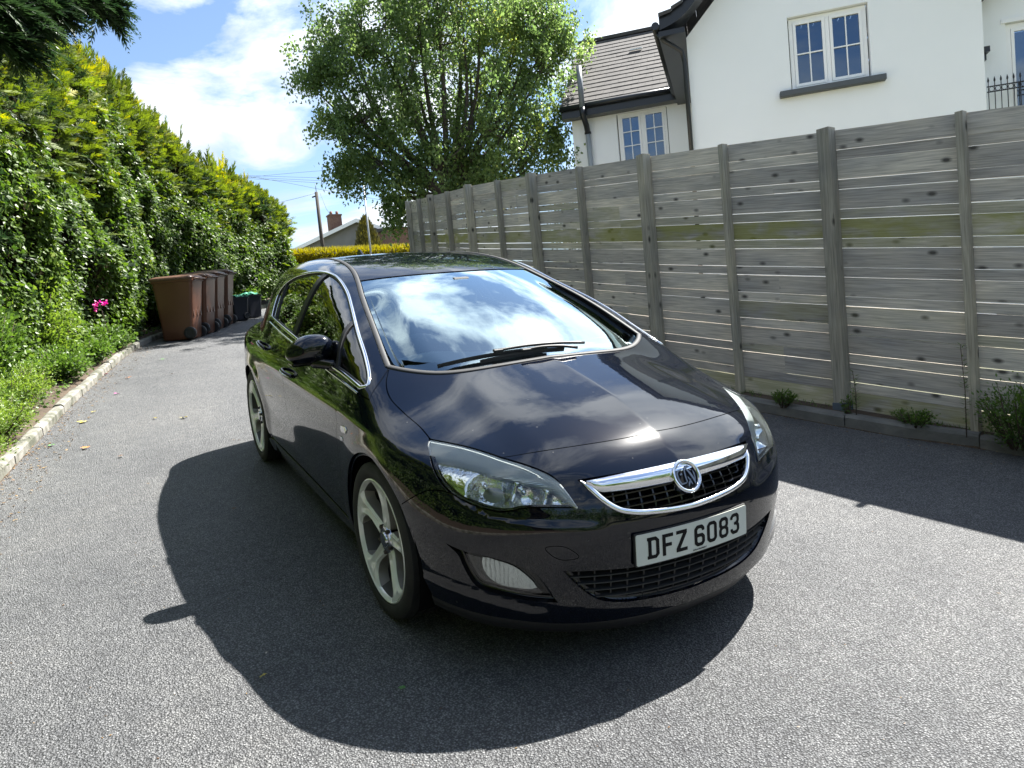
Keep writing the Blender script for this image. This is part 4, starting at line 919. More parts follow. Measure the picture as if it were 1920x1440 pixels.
for (y_, sx, st) in ((-1.3425, -1, 2.0), (1.3425, -1, 0), (-1.3425, 1, 2.0), (1.3425, 1, 0)):
    if first: w = proto; first = False
    else:
        w = proto.copy(); COL.objects.link(w)
        for ch in [c for c in proto.children]:
            c2 = ch.copy(); COL.objects.link(c2); c2.parent = w
    w.parent = car; w.location = (sx * .779, y_, .335); w.rotation_euler = (0.35 if y_ < 0 else .9, 0, math.radians(st) + (math.pi if sx > 0 else 0)) if sx < 0 else (.5, 0, math.pi)
# ---- cabin
def cabin_things():
    m = MB(); secs = []
    ys = [-1.16, -1.0, -.86, -.74, -.66, -.62, -.62]; zs_ = [.955, .965, .975, .965, .925, .86, .55]; vs = []; nx = 17
    for y_, z_ in zip(ys, zs_):
        for i in range(nx):
            x = -.70 + 1.4 * i / (nx - 1); hump = .035 * math.exp(-((x + .37) / .20) ** 2) * (1 if y_ > -.95 else .3); vs.append((x * (.86 if y_ < -1.1 else 1), y_ + .06 * (1 - (x / .7) ** 2) * (y_ < -1.05) * -1, z_ + hump * (z_ > .6)))
    m.add(vs, [(i * nx + j, i * nx + j + 1, (i + 1) * nx + j + 1, (i + 1) * nx + j) for i in range(6) for j in range(nx - 1)], smooth=True); m.build('dashboard', M_dash, car)
    w = MB(); c = Vector((-.37, -.52, .90)); Mx = Matrix.Translation(c) @ Matrix.Rotation(math.radians(-62), 4, 'X'); R = .185; pts = [np.array(Mx @ Vector((R * math.cos(a), R * math.sin(a), 0))) for a in np.linspace(0, 2 * math.pi, 41)]
    w.tube(pts, .016, 10, cap=False)
    for a in (0, math.pi, -math.pi / 2): w.tube([np.array(Mx @ Vector((.04 * math.cos(a), .04 * math.sin(a), -.015))), np.array(Mx @ Vector((R * math.cos(a), R * math.sin(a), 0)))], .018, 8)
    w.box((0, 0, -.015), (.13, .12, .05), M=Mx, bev=.015); w.tube([np.array(Mx @ Vector((0, 0, -.02))), np.array(c + Vector((0, -.3, -.12)))], .05, 10); w.build('steering_wheel', M_cab, car)
    for sx in (-1, 1):
        s = MB(); s.box((sx * .37, .02, .45), (.50, .52, .18), bev=.05)
        s.box((0, 0, 0), (.48, .14, .62), M=Matrix.Translation(Vector((sx * .37, .34, .78))) @ Matrix.Rotation(math.radians(-16), 4, 'X'), bev=.06); st = s.build('front_seat', M_seat, car)
        h = MB(); h.box((sx * .37, .46, 1.17), (.26, .10, .18), bev=.04); h.build('head_restraint', M_seat, st)
    s = MB(); s.box((0, .95, .45), (1.25, .5, .2), bev=.05); s.box((0, 1.28, .75), (1.25, .14, .55), bev=.05)
    for x in (-.4, .4): s.box((x, 1.32, 1.06), (.24, .09, .14), bev=.035)
    s.build('rear_seat', M_seat, car)
    r = MB(); r.box((0, -.33, 1.262), (.235, .03, .068), bev=.014); r.tube([(0, -.34, 1.27), (0, -.355, 1.325)], .012, 8); r.box((0, -.345, 1.325), (.10, .08, .02), bev=.008); r.build('rear_view_mirror', M_cab, car)
    # headlining just under the roof
    Q = np.stack(np.meshgrid(np.linspace(-.46, .46, 9), np.linspace(-.2, 1.7, 14), indexing='ij'), -1).reshape(-1, 2); P = surf_top(Q); P[:, 2] -= .03; F = [(i * 14 + j, i * 14 + j + 1, (i + 1) * 14 + j + 1, (i + 1) * 14 + j) for i in range(8) for j in range(13)]
    mesh_np('headlining', P, np.array(F), [M_dash], car, smooth=True)
cabin_things()
# ================================================================ ground, drive, kerbs
NX, NY = 0.012449728565824552, 0.1392749004980891
def softmin(a, b, k):
    h = np.clip(.5 + .5 * (b - a) / k, 0, 1); return b * (1 - h) + a * h - k * h * (1 - h)
def G(x, y):
    """height of the land"""
    x = np.asarray(x, float); y = np.asarray(y, float)
    yy = softmin(y, 31 + 0 * y, 6); yy = -softmin(-yy, 16 + 0 * y, 6)
    return NX * np.clip(x, -30, 30) + NY * yy
def sheet(name, xs, ys, mats, dz=0., rough=0.):
    X, Y = np.meshgrid(xs, ys); Z = G(X, Y) + dz + (rng.normal(0, rough, X.shape) if rough else 0); V = np.stack([X, Y, Z], -1).reshape(-1, 3); n = len(xs); i, j = np.meshgrid(np.arange(len(ys) - 1), np.arange(n - 1), indexing='ij'); a = (i * n + j).ravel()
    return mesh_np(name, V, np.stack([a, a + 1, a + n + 1, a + n], 1), mats, smooth=True)
def asphalt():
    m = bpy.data.materials.new('asphalt'); m.use_nodes = True; t = m.node_tree; b = t.nodes['Principled BSDF']; L = t.links.new; co = t.nodes.new('ShaderNodeTexCoord')
    def noise(sc, det=3, rgh=.5):
        n = t.nodes.new('ShaderNodeTexNoise'); n.inputs['Scale'].default_value = sc; n.inputs['Detail'].default_value = det; n.inputs['Roughness'].default_value = rgh; L(co.outputs['Object'], n.inputs['Vector']); return n
    def ramp(src, stops):
        r = t.nodes.new('ShaderNodeValToRGB'); e = r.color_ramp.elements
        while len(e) < len(stops): e.new(.5)
        for k, (p, c) in enumerate(stops): e[k].position = p; e[k].color = (*c, 1)
        L(src, r.inputs[0]); return r
    def mixc(bl, f_, a, c):
        x = t.nodes.new('ShaderNodeMix'); x.data_type = 'RGBA'; x.blend_type = bl
        if isinstance(f_, float): x.inputs[0].default_value = f_
        else: L(f_, x.inputs[0])
        L(a, x.inputs[6]); L(c, x.inputs[7]); return x.outputs[2]
    v = t.nodes.new('ShaderNodeTexVoronoi'); v.inputs['Scale'].default_value = 135; L(co.outputs['Object'], v.inputs['Vector'])
    stone = ramp(v.outputs['Color'], [(.0, (.100, .105, .110)), (.45, (.154, .159, .164)), (.75, (.205, .210, .214)), (1., (.34, .345, .35))])
    v2 = t.nodes.new('ShaderNodeTexVoronoi'); v2.inputs['Scale'].default_value = 135; L(co.outputs['Object'], v2.inputs['Vector'])
    gap = ramp(v2.outputs['Distance'], [(.25, (1, 1, 1)), (.62, (.28, .28, .29))])
    c = mixc('MULTIPLY', 1.0, stone.outputs[0], gap.outputs[0])
    big = ramp(noise(.8, 7, .62).outputs[0], [(.32, (.72, .73, .75)), (.5, (1., 1., 1.)), (.68, (1.22, 1.2, 1.16))]); c = mixc('MULTIPLY', 1.0, c, big.outputs[0])
    mid = ramp(noise(14, 6, .7).outputs[0], [(.3, (.78, .78, .80)), (.7, (1.2, 1.19, 1.17))]); c = mixc('MULTIPLY', 1.0, c, mid.outputs[0])
    L(c, b.inputs['Base Color']); b.inputs['Roughness'].default_value = .62; b.inputs['Specular IOR Level'].default_value = .55
    h = t.nodes.new('ShaderNodeMath'); h.operation = 'MULTIPLY_ADD'; L(v2.outputs['Distance'], h.inputs[0]); h.inputs[1].default_value = -1.0; n3 = noise(240, 3); L(n3.outputs[0], h.inputs[2])
    u = t.nodes.new('ShaderNodeBump'); u.inputs['Strength'].default_value = .9; u.inputs['Distance'].default_value = .010; L(h.outputs[0], u.inputs['Height']); L(u.outputs[0], b.inputs['Normal']); return m
M_asph = asphalt()
M_soil = mat('soil', (.045, .032, .022), .95, var=(14, .2, (.085, .06, .04)), bump=(40, 1, .02))
M_lawn = mat('lawn', (.085, .088, .052), .9, var=(3, .2, (.125, .13, .075)), bump=(60, 1, .02))
ys_ = np.concatenate([np.linspace(-400, -40, 10), np.linspace(-36, 60, 97), np.linspace(80, 600, 12)]); xs_ = np.concatenate([np.linspace(-400, -40, 8), np.linspace(-35, 35, 36), np.linspace(45, 400, 8)])
gr_ = sheet('ground', xs_, ys_, [M_lawn], dz=-.012); tag(gr_, kind='structure')
KL = np.array([(-2.75, -14), (-2.95, -8), (-2.95, -4), (-2.85, -1.5), (-2.72, .4), (-2.55, 1.9), (-2.31, 3.6), (-2.08, 5.1), (-1.83, 6.5), (-1.50, 8.2), (-1.12, 9.5), (-.5, 10.7), (.28, 11.9), (1.0, 13.1), (1.9, 14.6), (3.2, 16.6), (4.6, 18.6)], float)
KR = np.array([(3.9, -14), (3.75, -8), (3.62, -4), (3.40, -2.1), (3.31, -1.45), (3.15, -1.0), (3.04, -.42), (2.95, .1), (2.86, .7), (2.80, 1.5), (2.80, 2.6), (2.78, 3.6), (2.78, 4.5), (2.84, 5.4), (3.1, 6.7), (3.3, 7.9), (3.5, 8.9), (3.8, 10.1), (4.6, 12.2), (6.0, 14.8), (7.4, 17.2)], float)
def path(P, step=.25):
    P = crv(np.column_stack([P, np.zeros(len(P))]), step=step)[:, :2]; return P
kl, kr = path(KL), path(KR)
def resn(P, n): d = np.r_[0, np.cumsum(np.linalg.norm(np.diff(P, axis=0), axis=1))]; s = np.linspace(0, d[-1], n); return np.stack([np.interp(s, d, P[:, 0]), np.interp(s, d, P[:, 1])], 1)
a_, b_ = resn(kl, 120), resn(kr, 120); Q = np.stack([a_ + (b_ - a_) * t for t in np.linspace(-.02, 1.02, 30)], 1); Z = G(Q[..., 0], Q[..., 1]); V = np.concatenate([Q, Z[..., None]], -1).reshape(-1, 3); i, j = np.meshgrid(np.arange(119), np.arange(29), indexing='ij'); a = (i * 30 + j).ravel()
tag(mesh_np('driveway', V, np.stack([a, a + 1, a + 31, a + 30], 1), [M_asph], smooth=True), kind='structure')
# planted strip under the left hedge
n_ = 120; off_ = [(-.0, .0), (-.1, .07), (-.35, .10), (-1.0, .16), (-2.2, .22), (-4.5, .22)]
tg = np.gradient(a_, axis=0); tg /= np.linalg.norm(tg, axis=1, keepdims=True); nl = np.stack([-tg[:, 1], tg[:, 0]], 1); rows = []
for o_, h_ in off_: q = a_ + nl * -o_; rows.append(np.column_stack([q, G(q[:, 0], q[:, 1]) + h_]))
V = np.stack(rows, 1).reshape(-1, 3); k = len(off_); i, j = np.meshgrid(np.arange(n_ - 1), np.arange(k - 1), indexing='ij'); a = (i * k + j).ravel()
tag(mesh_np('flower_bed_soil', V, np.stack([a, a + 1, a + k + 1, a + k], 1), [M_soil], smooth=True), kind='structure')
tgr = np.gradient(b_, axis=0); tgr /= np.linalg.norm(tgr, axis=1, keepdims=True); nr_ = np.stack([tgr[:, 1], -tgr[:, 0]], 1); rows = []
for o_, h_ in [(0, 0.), (.1, .085), (.3, .09), (.55, .08), (.6, -.02)]: q = b_ + nr_ * o_; rows.append(np.column_stack([q, G(q[:, 0], q[:, 1]) + h_]))
V = np.stack(rows, 1).reshape(-1, 3); k = 5; i, j = np.meshgrid(np.arange(n_ - 1), np.arange(k - 1), indexing='ij'); a = (i * k + j).ravel()
tag(mesh_np('verge_soil', V, np.stack([a, a + k, a + k + 1, a + 1], 1), [M_soil], smooth=True), kind='structure')
def kerb(name, P, side, w, h, length, m, label):
    """edging stones laid end to end"""
    d = np.r_[0, np.cumsum(np.linalg.norm(np.diff(P, axis=0), axis=1))]; mb = MB(); s = 0; r_ = random.Random(3)
    while s < d[-1] - length:
        ss = np.linspace(s + .004, s + length - .004, 5); c = np.stack([np.interp(ss, d, P[:, 0]), np.interp(ss, d, P[:, 1])], 1); t_ = np.gradient(c, axis=0); t_ /= np.linalg.norm(t_, axis=1, keepdims=True); nn = np.stack([-t_[:, 1], t_[:, 0]], 1) * side
        jz = r_.uniform(-.008, .008); jo = r_.uniform(-.008, .008); vs = []
        for q, n2 in zip(c, nn):
            z = float(G(*q)) + jz
            for o_, z_ in ((-.0, -.05), (.002, h * .78), (.016, h * .97), (.03, h), (w - .02, h * .99), (w, h * .85), (w, -.05)): e_ = q + n2 * (o_ + jo + r_.gauss(0, .0012)); vs.append((e_[0], e_[1], z + z_ + r_.gauss(0, .0015)))
        b0 = len(mb.v); f_ = [(i * 7 + j, i * 7 + j + 1, (i + 1) * 7 + j + 1, (i + 1) * 7 + j) for i in range(4) for j in range(6)] + [tuple(range(7)), tuple(range(28, 35))[::-1]]
        if side > 0: f_ = [x[::-1] for x in f_]
        mb.add(vs, f_); s += length
    o = mb.build(name, m); return tag(o, kind='structure')
M_kerb = mat('kerb_stone', (.075, .078, .055), .9, var=(6.5, .13, (.23, .22, .195)), bump=(50, .8, .006))
M_kerb2 = mat('kerb_stone_grey', (.10, .10, .095), .85, var=(5, .2, (.17, .165, .15)), bump=(40, .9, .008))  # right kerb, grey with a narrower tone range
kerb('kerb_left', kl, 1, .095, .085, .91, M_kerb, ''); kerb('kerb_right', kr, -1, .13, .095, .90, M_kerb2, '')
# ================================================================ fence
def woodmat(name, dark, light, moss=False):
    m = bpy.data.materials.new(name); m.use_nodes = True; t = m.node_tree; b = t.nodes['Principled BSDF']; L = t.links.new; uv = t.nodes.new('ShaderNodeUVMap')
    def mapped(sx, sy):
        mp = t.nodes.new('ShaderNodeMapping'); mp.inputs['Scale'].default_value = (sx, sy, 1); L(uv.outputs[0], mp.inputs['Vector']); return mp.outputs[0]
    def noise(vec, sc, det=4, dis=0.):
        n = t.nodes.new('ShaderNodeTexNoise'); n.inputs['Scale'].default_value = sc; n.inputs['Detail'].default_value = det; n.inputs['Distortion'].default_value = dis; L(vec, n.inputs['Vector']); return n.outputs[0]
    def ramp(src, stops):
        r = t.nodes.new('ShaderNodeValToRGB'); e = r.color_ramp.elements
        while len(e) < len(stops): e.new(.5)
        for k, (p, c) in enumerate(stops): e[k].position = p; e[k].color = (*c, 1)
        L(src, r.inputs[0]); return r.outputs[0]
    def mixc(bl, f_, a, c):
        x = t.nodes.new('ShaderNodeMix'); x.data_type = 'RGBA'; x.blend_type = bl
        if isinstance(f_, float): x.inputs[0].default_value = f_
        else: L(f_, x.inputs[0])
        L(a, x.inputs[6])
        if isinstance(c, tuple): x.inputs[7].default_value = (*c, 1)
        else: L(c, x.inputs[7])
        return x.outputs[2]
    c = ramp(noise(mapped(2.2, 60), 1.6, 6, .6), [(.25, dark), (.75, light)])
    c = mixc('MULTIPLY', 1.0, c, ramp(noise(mapped(1.2, 3), 1.5, 4), [(.3, (.78, .80, .84)), (.7, (1.15, 1.12, 1.06))]))
    at = t.nodes.new('ShaderNodeAttribute'); at.attribute_name = 'v'
    c = mixc('MULTIPLY', 1.0, c, ramp(at.outputs['Fac'], [(0., (.72, .72, .74)), (1., (1.22, 1.2, 1.15))]))
    vo = t.nodes.new('ShaderNodeTexVoronoi'); vo.inputs['Scale'].default_value = 1; vo.inputs['Randomness'].default_value = 1; L(mapped(4.4, 8.4), vo.inputs['Vector'])
    k = ramp(vo.outputs['Distance'], [(.07, (1, 1, 1)), (.20, (0, 0, 0))]); c = mixc('MIX', k, c, tuple(x * .28 for x in dark))
    if moss:
        mo = t.nodes.new('ShaderNodeAttribute'); mo.attribute_name = 'moss'; mu = t.nodes.new('ShaderNodeMath'); mu.operation = 'MULTIPLY'; L(mo.outputs['Fac'], mu.inputs[0]); L(ramp(noise(mapped(2.2, 7), 1.3, 6, .5), [(.30, (.06, .06, .06)), (.54, (1, 1, 1))]), mu.inputs[1]); c = mixc('MIX', mu.outputs[0], c, (.30, .30, .05))
    L(c, b.inputs['Base Color']); b.inputs['Roughness'].default_value = .85; b.inputs['Specular IOR Level'].default_value = .25
    u = t.nodes.new('ShaderNodeBump'); u.inputs['Strength'].default_value = .5; u.inputs['Distance'].default_value = .004; L(noise(mapped(2.5, 90), 1.6, 5, .5), u.inputs['Height']); L(u.outputs[0], b.inputs['Normal']); return m
M_board = woodmat('weathered_boards', (.36, .332, .30), (.76, .71, .645), True); M_post = woodmat('weathered_posts', (.23, .215, .18), (.50, .47, .40))
FF = np.array([(5.1, -8.9), (4.75, -7.6), (4.5, -6.6), (4.25, -5.5), (4.03, -4.4), (3.83, -3.35), (3.62, -2.35), (3.42, -1.35), (3.28, -.41), (3.12, .52), (3.03, 1.47), (3.02, 2.58), (3.0, 3.57), (3.0, 4.46), (3.06, 5.45), (3.32, 6.78), (3.52, 7.92), (3.71, 8.95), (3.98, 10.16), (4.45, 11.1)])
fence = thing('wooden_fence', 'tall weathered grey timber fence of horizontal boards with a green algae band, along the drive', 'fence', loc=(3.2, 0, float(G(3.2, 0))))
FO = np.array(fence.location)
FH = 2.15
def obox(P0, e, n, w, d, z0, z1, lean=0.):
    """upright box, centre line at P0 (plan), width w along e, depth d along n"""
    v = []
    for z in (z0, z1):
        for a, b in ((-.5, -.5), (.5, -.5), (.5, .5), (-.5, .5)): q = P0 + e * a * w + n * b * d; v.append((q[0] - FO[0], q[1] - FO[1], z - FO[2]))
    return v, [(0, 3, 2, 1), (4, 5, 6, 7), (0, 1, 5, 4), (1, 2, 6, 5), (2, 3, 7, 6), (3, 0, 4, 7)]
rf = random.Random(5)
for i in range(len(FF) - 1):
    A, B = FF[i], FF[i + 1]; L_ = np.linalg.norm(B - A); e = (B - A) / L_; n = np.array([e[1], -e[0]])       # n points away from the drive
    mb_ = rf.choice([.7, .85, 1]) if i in (6, 7, 8, 9, 10) else rf.choice([.3, .5, .8]); gA, gB = float(G(*A)) + .12, float(G(*B)) + .12; V = []; F = []; UV = []; vv = []; ms = []; z = FH - .02; k = 0
    joint = rf.uniform(.4, .6) if i % 2 == 0 else None
    while z > -.03:
        wide = k % 2 == 0; hgt = .150 if wide else .075; cuts = [0, joint, 1] if (joint and rf.random() < .35) else [0, 1]; vb_ = rf.random()
        for c0, c1 in zip(cuts[:-1], cuts[1:]):
            gap = rf.choice([.003, .004, .005, .006, .0075]); off = rf.gauss(0, .0022); v_ = min(1, max(0, vb_ + rf.uniform(-.15, .15))); ou, ov = rf.uniform(0, 50), rf.uniform(0, 50)
            m_ = .0
            if k == 6: m_ = mb_
            elif k in (7, 5): m_ = mb_ * rf.uniform(.2, .6)
            elif rf.random() < .12: m_ = rf.uniform(.1, .3)
            if z - hgt < .1: m_ = .45
            b0 = len(V)
            for s in (c0 - (0 if c0 else .014 / L_), c1 + (0 if c1 < 1 else .014 / L_)):
                for zz in (z - hgt + gap, z):
                    for dp in (.0, .021):
                        q = A + e * s * L_ + n * (.022 + dp + off); V.append((q[0] - FO[0], q[1] - FO[1], gA + (gB - gA) * s + zz - FO[2])); UV.append((s * L_ + ou, zz + ov)); vv.append(v_); ms.append(m_)
            F += [tuple(b0 + x for x in f_) for f_ in ((0, 4, 6, 2), (1, 3, 7, 5), (0, 1, 5, 4), (2, 6, 7, 3), (0, 2, 3, 1), (4, 5, 7, 6))]
        z -= hgt; k += 1
    mesh_np('board_panel', np.array(V), np.array(F), [M_board], fence, attrs={'v': vv, 'moss': ms}, uv=np.array(UV))
for i, P in enumerate(FF):
    A, B = FF[max(i - 1, 0)], FF[min(i + 1, len(FF) - 1)]; e = (B - A) / np.linalg.norm(B - A); n = np.array([e[1], -e[0]]); g = float(G(*P)) + .10; thick = (i % 2 == 0)
    w, d = (.098, .098) if thick else (.048, .072); top = FH + .12 + (.016 if thick else .004)
    V, F = obox(P - n * (d / 2 - .018), e, n, w, d, g - .12 + (.0 if not thick else .05), g - .12 + top + .0)
    V = np.array(V); r0 = rf.uniform(0, 40); UV = np.array([(v[2] + r0, (v[0] + v[1]) * 1.0 + r0) for v in V]); mesh_np('post', V, np.array(F), [M_post], fence, attrs={'v': [rf.uniform(.3, 1)] * 8}, uv=UV)
    if thick:
        V, F = obox(P - n * (d / 2 - .018), e, n, .112, .112, g - .1, g + .045); mb = MB(); mb.add(V, F); mb.build('post_foot', mat('blue_grey_steel', (.10, .13, .17), .5, metal=.3) if i == 0 else bpy.data.materials['blue_grey_steel'], fence)
# ================================================================ houses
M_render = mat('white_render', (.90, .915, .92), .9, var=(1.3, .3, (.86, .875, .88)), bump=(220, .35, .003)); M_fascia = mat('black_fascia', (.012, .014, .018), .35); M_upvc = mat('white_upvc', (.88, .88, .87), .3)
M_sill = mat('dark_grey_sill', (.085, .095, .105), .7, bump=(90, .3, .002)); M_iron = mat('wrought_iron', (.012, .012, .014), .45); M_room = mat('dark_room', (.03, .035, .04), .9); M_blind = mat('pale_blind', (.42, .43, .42), .8)
M_hglass = glassmat('window_glass', (.25, .3, .34), ior=1.6, boost=3.4, tintm=(.55, .72, .95))
def tilemat():
    m = mat('roof_tiles', (.042, .040, .040), .85, var=(3.5, .25, (.085, .078, .074)), bump=(60, .6, .006)); return m
M_tiles = tilemat()
E2 = np.array([.70710678, -.70710678]); NN = np.array([-.70710678, -.70710678])            # along the front, and out of it towards the camera
class Fr:
    """front-of-house frame: t along, d out towards the camera, z up"""
    def __init__(s, P0, O): s.P = np.array(P0, float); s.O = np.array(O, float)
    def __call__(s, t, d, z): q = s.P + E2 * t + NN * d; return (q[0] - s.O[0], q[1] - s.O[1], z - s.O[2])
    def box(s, mb, t0, t1, d0, d1, z0, z1, mi=0): mb.add([s(t, d, z) for z in (z0, z1) for t, d in ((t0, d0), (t1, d0), (t1, d1), (t0, d1))], [(0, 1, 2, 3), (7, 6, 5, 4), (4, 5, 1, 0), (5, 6, 2, 1), (6, 7, 3, 2), (7, 4, 0, 3)], mi)
    def wall(s, mb, t0, t1, z0, z1, holes, d=0, th=.28):
        """wall sheet with openings and their reveals"""
        ts = sorted(set([t0, t1] + [v for h in holes for v in h[:2]])); zs = sorted(set([z0, z1] + [v for h in holes for v in h[2:]]))
        for a, b in zip(ts[:-1], ts[1:]):
            for c, e in zip(zs[:-1], zs[1:]):
                if any(h[0] <= a + 1e-6 and b <= h[1] + 1e-6 and h[2] <= c + 1e-6 and e <= h[3] + 1e-6 for h in holes): continue
                mb.add([s(a, d, c), s(b, d, c), s(b, d, e), s(a, d, e)], [(3, 2, 1, 0)])
        for h in holes:
            a, b, c, e = h; q = [s(a, d, c), s(b, d, c), s(b, d, e), s(a, d, e)]; r = [s(a, d - th, c), s(b, d - th, c), s(b, d - th, e), s(a, d - th, e)]
            mb.add(q + r, [(i, (i + 1) % 4, 4 + (i + 1) % 4, 4 + i) for i in range(4)])
def window(fr, parent, t0, t1, z0, z1, d, lights, cols, rows, blind=False, fw=.055):
    m = MB(); fr.box(m, t0, t0 + fw, d - .06, d, z0, z1); fr.box(m, t1 - fw, t1, d - .06, d, z0, z1); fr.box(m, t0 + fw, t1 - fw, d - .06, d, z0, z0 + fw); fr.box(m, t0 + fw, t1 - fw, d - .06, d, z1 - fw, z1)
    w_ = (t1 - t0) / lights
    for k in range(1, lights): fr.box(m, t0 + k * w_ - .03, t0 + k * w_ + .03, d - .06, d, z0 + fw, z1 - fw)
    wf = m.build('window_frame', M_upvc, parent)
    for k in range(lights):
        a = t0 + k * w_ + (.0 if k else fw) + (.03 if k else 0) + .004; b = t0 + (k + 1) * w_ - (.03 if k < lights - 1 else fw) - .004; c, e = z0 + fw + .004, z1 - fw - .004; s_ = .042; m = MB()
        fr.box(m, a, a + s_, d - .045, d + .012, c, e); fr.box(m, b - s_, b, d - .045, d + .012, c, e); fr.box(m, a + s_, b - s_, d - .045, d + .012, c, c + s_); fr.box(m, a + s_, b - s_, d - .045, d + .012, e - s_, e)
        for q in range(1, cols): x = a + s_ + (b - a - 2 * s_) * q / cols; fr.box(m, x - .009, x + .009, d - .012, d + .003, c + s_, e - s_)
        for q in range(1, rows): z = c + s_ + (e - c - 2 * s_) * q / rows; fr.box(m, a + s_, b - s_, d - .014, d + .005, z - .009, z + .009)
        sh = m.build('casement', M_upvc, wf); g = MB(); g.add([fr(a + s_, d - .02, c + s_), fr(b - s_, d - .02, c + s_), fr(b - s_, d - .02, e - s_), fr(a + s_, d - .02, e - s_)], [(3, 2, 1, 0)]); g.build('pane', M_hglass, sh if False else wf)
        if blind:
            g = MB(); zb = c + s_
            while zb < e - s_ - .02: g.add([fr(a + .03, d - .12, zb), fr(b - .03, d - .12, zb), fr(b - .03, d - .10, zb + .024), fr(a + .03, d - .10, zb + .024)], [(3, 2, 1, 0)]); zb += .03
            g.build('blind', M_blind, wf)
    m = MB(); m.add([fr(t0, d - .5, z0), fr(t1, d - .5, z0), fr(t1, d - .5, z1), fr(t0, d - .5, z1)], [(3, 2, 1, 0)]); m.build('room_darkness' if False else 'dark_interior', M_room, wf); return wf
P0 = np.array([7.2267, 4.6532]); hO = (8.4, 3.5, float(G(8.4, 3.5))); house = thing('white_house', 'white rendered two-storey house with black bargeboards and tiled wing rising behind the fence', 'house', loc=hO)
F1 = Fr(P0, hO)
m = MB(); F1.wall(m, -.42, 3.73, .3, 5.30, [(1.10, 2.24, 4.19, 5.32 - .02)], th=.16)
for k in range(14):      # gable above eaves height
    pass
apex = (1.65, 7.45)
m.add([F1(-.42, 0, 5.30), F1(3.73, 0, 5.30), F1(*(apex[0], 0, apex[1]))], [(2, 1, 0)])
m.add([F1(-.42, 0, .3), F1(-.42, -8, .3), F1(-.42, -8, 5.3), F1(-.42, 0, 5.3)], [(0, 1, 2, 3)]); m.add([F1(3.73, 0, .3), F1(3.73, -8, .3), F1(3.73, -8, 5.3), F1(3.73, 0, 5.3)], [(3, 2, 1, 0)]); m.add([F1(-.42, -8, .3), F1(3.73, -8, .3), F1(3.73, -8, 5.3), F1(1.65, -8, 7.45), F1(-.42, -8, 5.3)], [(0, 1, 2, 3, 4)])
wall_ = m.build('wall', M_render, house)
# head strip above the window opening is part of the wall, window set back
wf = window(F1, house, 1.12, 2.22, 4.20, 5.29, -.085, 2, 2, 2)
m = MB(); m.box((0, 0, 0), (1.50, .16, .085), bev=.008); Mx = Matrix.Translation(Vector(F1(1.67, .045, 4.145))) @ Matrix.Rotation(math.atan2(E2[1], E2[0]), 4, 'Z'); m.v = [tuple(Mx @ Vector(v)) for v in m.v]; m.build('window_sill', M_sill, house)
# bell-cast bargeboards
def barge(fr, parent, pts, d0, d1, h, name='bargeboard'):
    c = crv(np.array([(t, 0, z) for t, z in pts]), step=.08); m = MB(); vs = []
    for t, _, z in c:
        for d, dz in ((d1, 0), (d1, h), (d0, h), (d0, 0)): vs.append(fr(t, d, z + dz))
    n = len(c); m.add(vs, [(i * 4 + j, i * 4 + (j + 1) % 4, (i + 1) * 4 + (j + 1) % 4, (i + 1) * 4 + j) for i in range(n - 1) for j in range(4)] + [(0, 1, 2, 3), tuple(range(4 * n - 4, 4 * n))[::-1]]); return m.build(name, M_fascia, parent)
curve_l = [(-.80, 5.36), (-.60, 5.42), (-.42, 5.52), (-.25, 5.68), (0, 5.95), (.4, 6.35), (1.65, 7.62)]
barge(F1, house, curve_l, .0, .40, .20); barge(F1, house, [(3.3 - t, z) for t, z in curve_l], .0, .40, .20)
def roofslab(fr, parent, pts, mats, courses=0):
    pass
M_iv = M_tiles
m = MB()
for sg in (1, -1):
    cc = crv(np.array([((t if sg > 0 else 3.3 - t), 0, z + .21) for t, z in curve_l]), step=.25)
    for (t1_, _, z1_), (t2_, _, z2_) in zip(cc[:-1], cc[1:]):
        m.add([F1(t1_, .46, z1_ + .03), F1(t1_, -8.2, z1_ + .03), F1(t2_, -8.2, z2_), F1(t2_, .46, z2_)], [(0, 1, 2, 3)] if sg < 0 else [(3, 2, 1, 0)])
        m.add([F1(t1_, .46, z1_ + .03), F1(t2_, .46, z2_), F1(t2_, .46, z2_ - .05), F1(t1_, .46, z1_ - .03)], [(0, 1, 2, 3)])
m.build('roof', M_tiles, house)
m = MB(); F1.box(m, -.82, -.42, -8, .40, 5.26, 5.34); m.build('soffit', M_fascia, house)
m = MB(); m.tube([F1(-.86, .45, 5.42), F1(-.86, -8, 5.42)], .06, 10); m.tube([F1(-.84, .28, 5.36), F1(-.76, .26, 5.24), F1(-.50, .10, 5.08), F1(-.47, .06, 4.9), F1(-.47, .06, .9)], .036, 10); m.build('downpipe', M_fascia, house)
# set-back bay on the right with its tall window and iron balcony
F3 = Fr(CAM[:2] + np.array([.70710678, .70710678]) * 13.6, hO)
m = MB(); F3.wall(m, 3.60, 7.0, .3, 5.9, [(4.28, 5.6, 3.2, 4.86)], th=.12); m.build('bay_wall', M_render, house)
window(F3, house, 4.29, 5.59, 3.21, 4.85, -.05, 2, 1, 1, fw=.07)
m = MB(); F3.box(m, 4.22, 5.66, -.01, .03, 4.86, 4.92); m.build('window_head', M_upvc, house)
barge(F3, house, [(3.72, 4.95), (3.85, 5.10), (3.98, 5.24), (4.15, 5.36), (4.5, 5.52), (5.2, 5.75)], .0, .30, .17)
m = MB(); F3.box(m, 3.78, 3.98, .0, .28, 4.42, 4.50); F3.box(m, 3.82, 3.95, .0, .2, 4.32, 4.42); m.build('gutter_end', M_fascia, house)
m = MB(); z0_ = 3.35
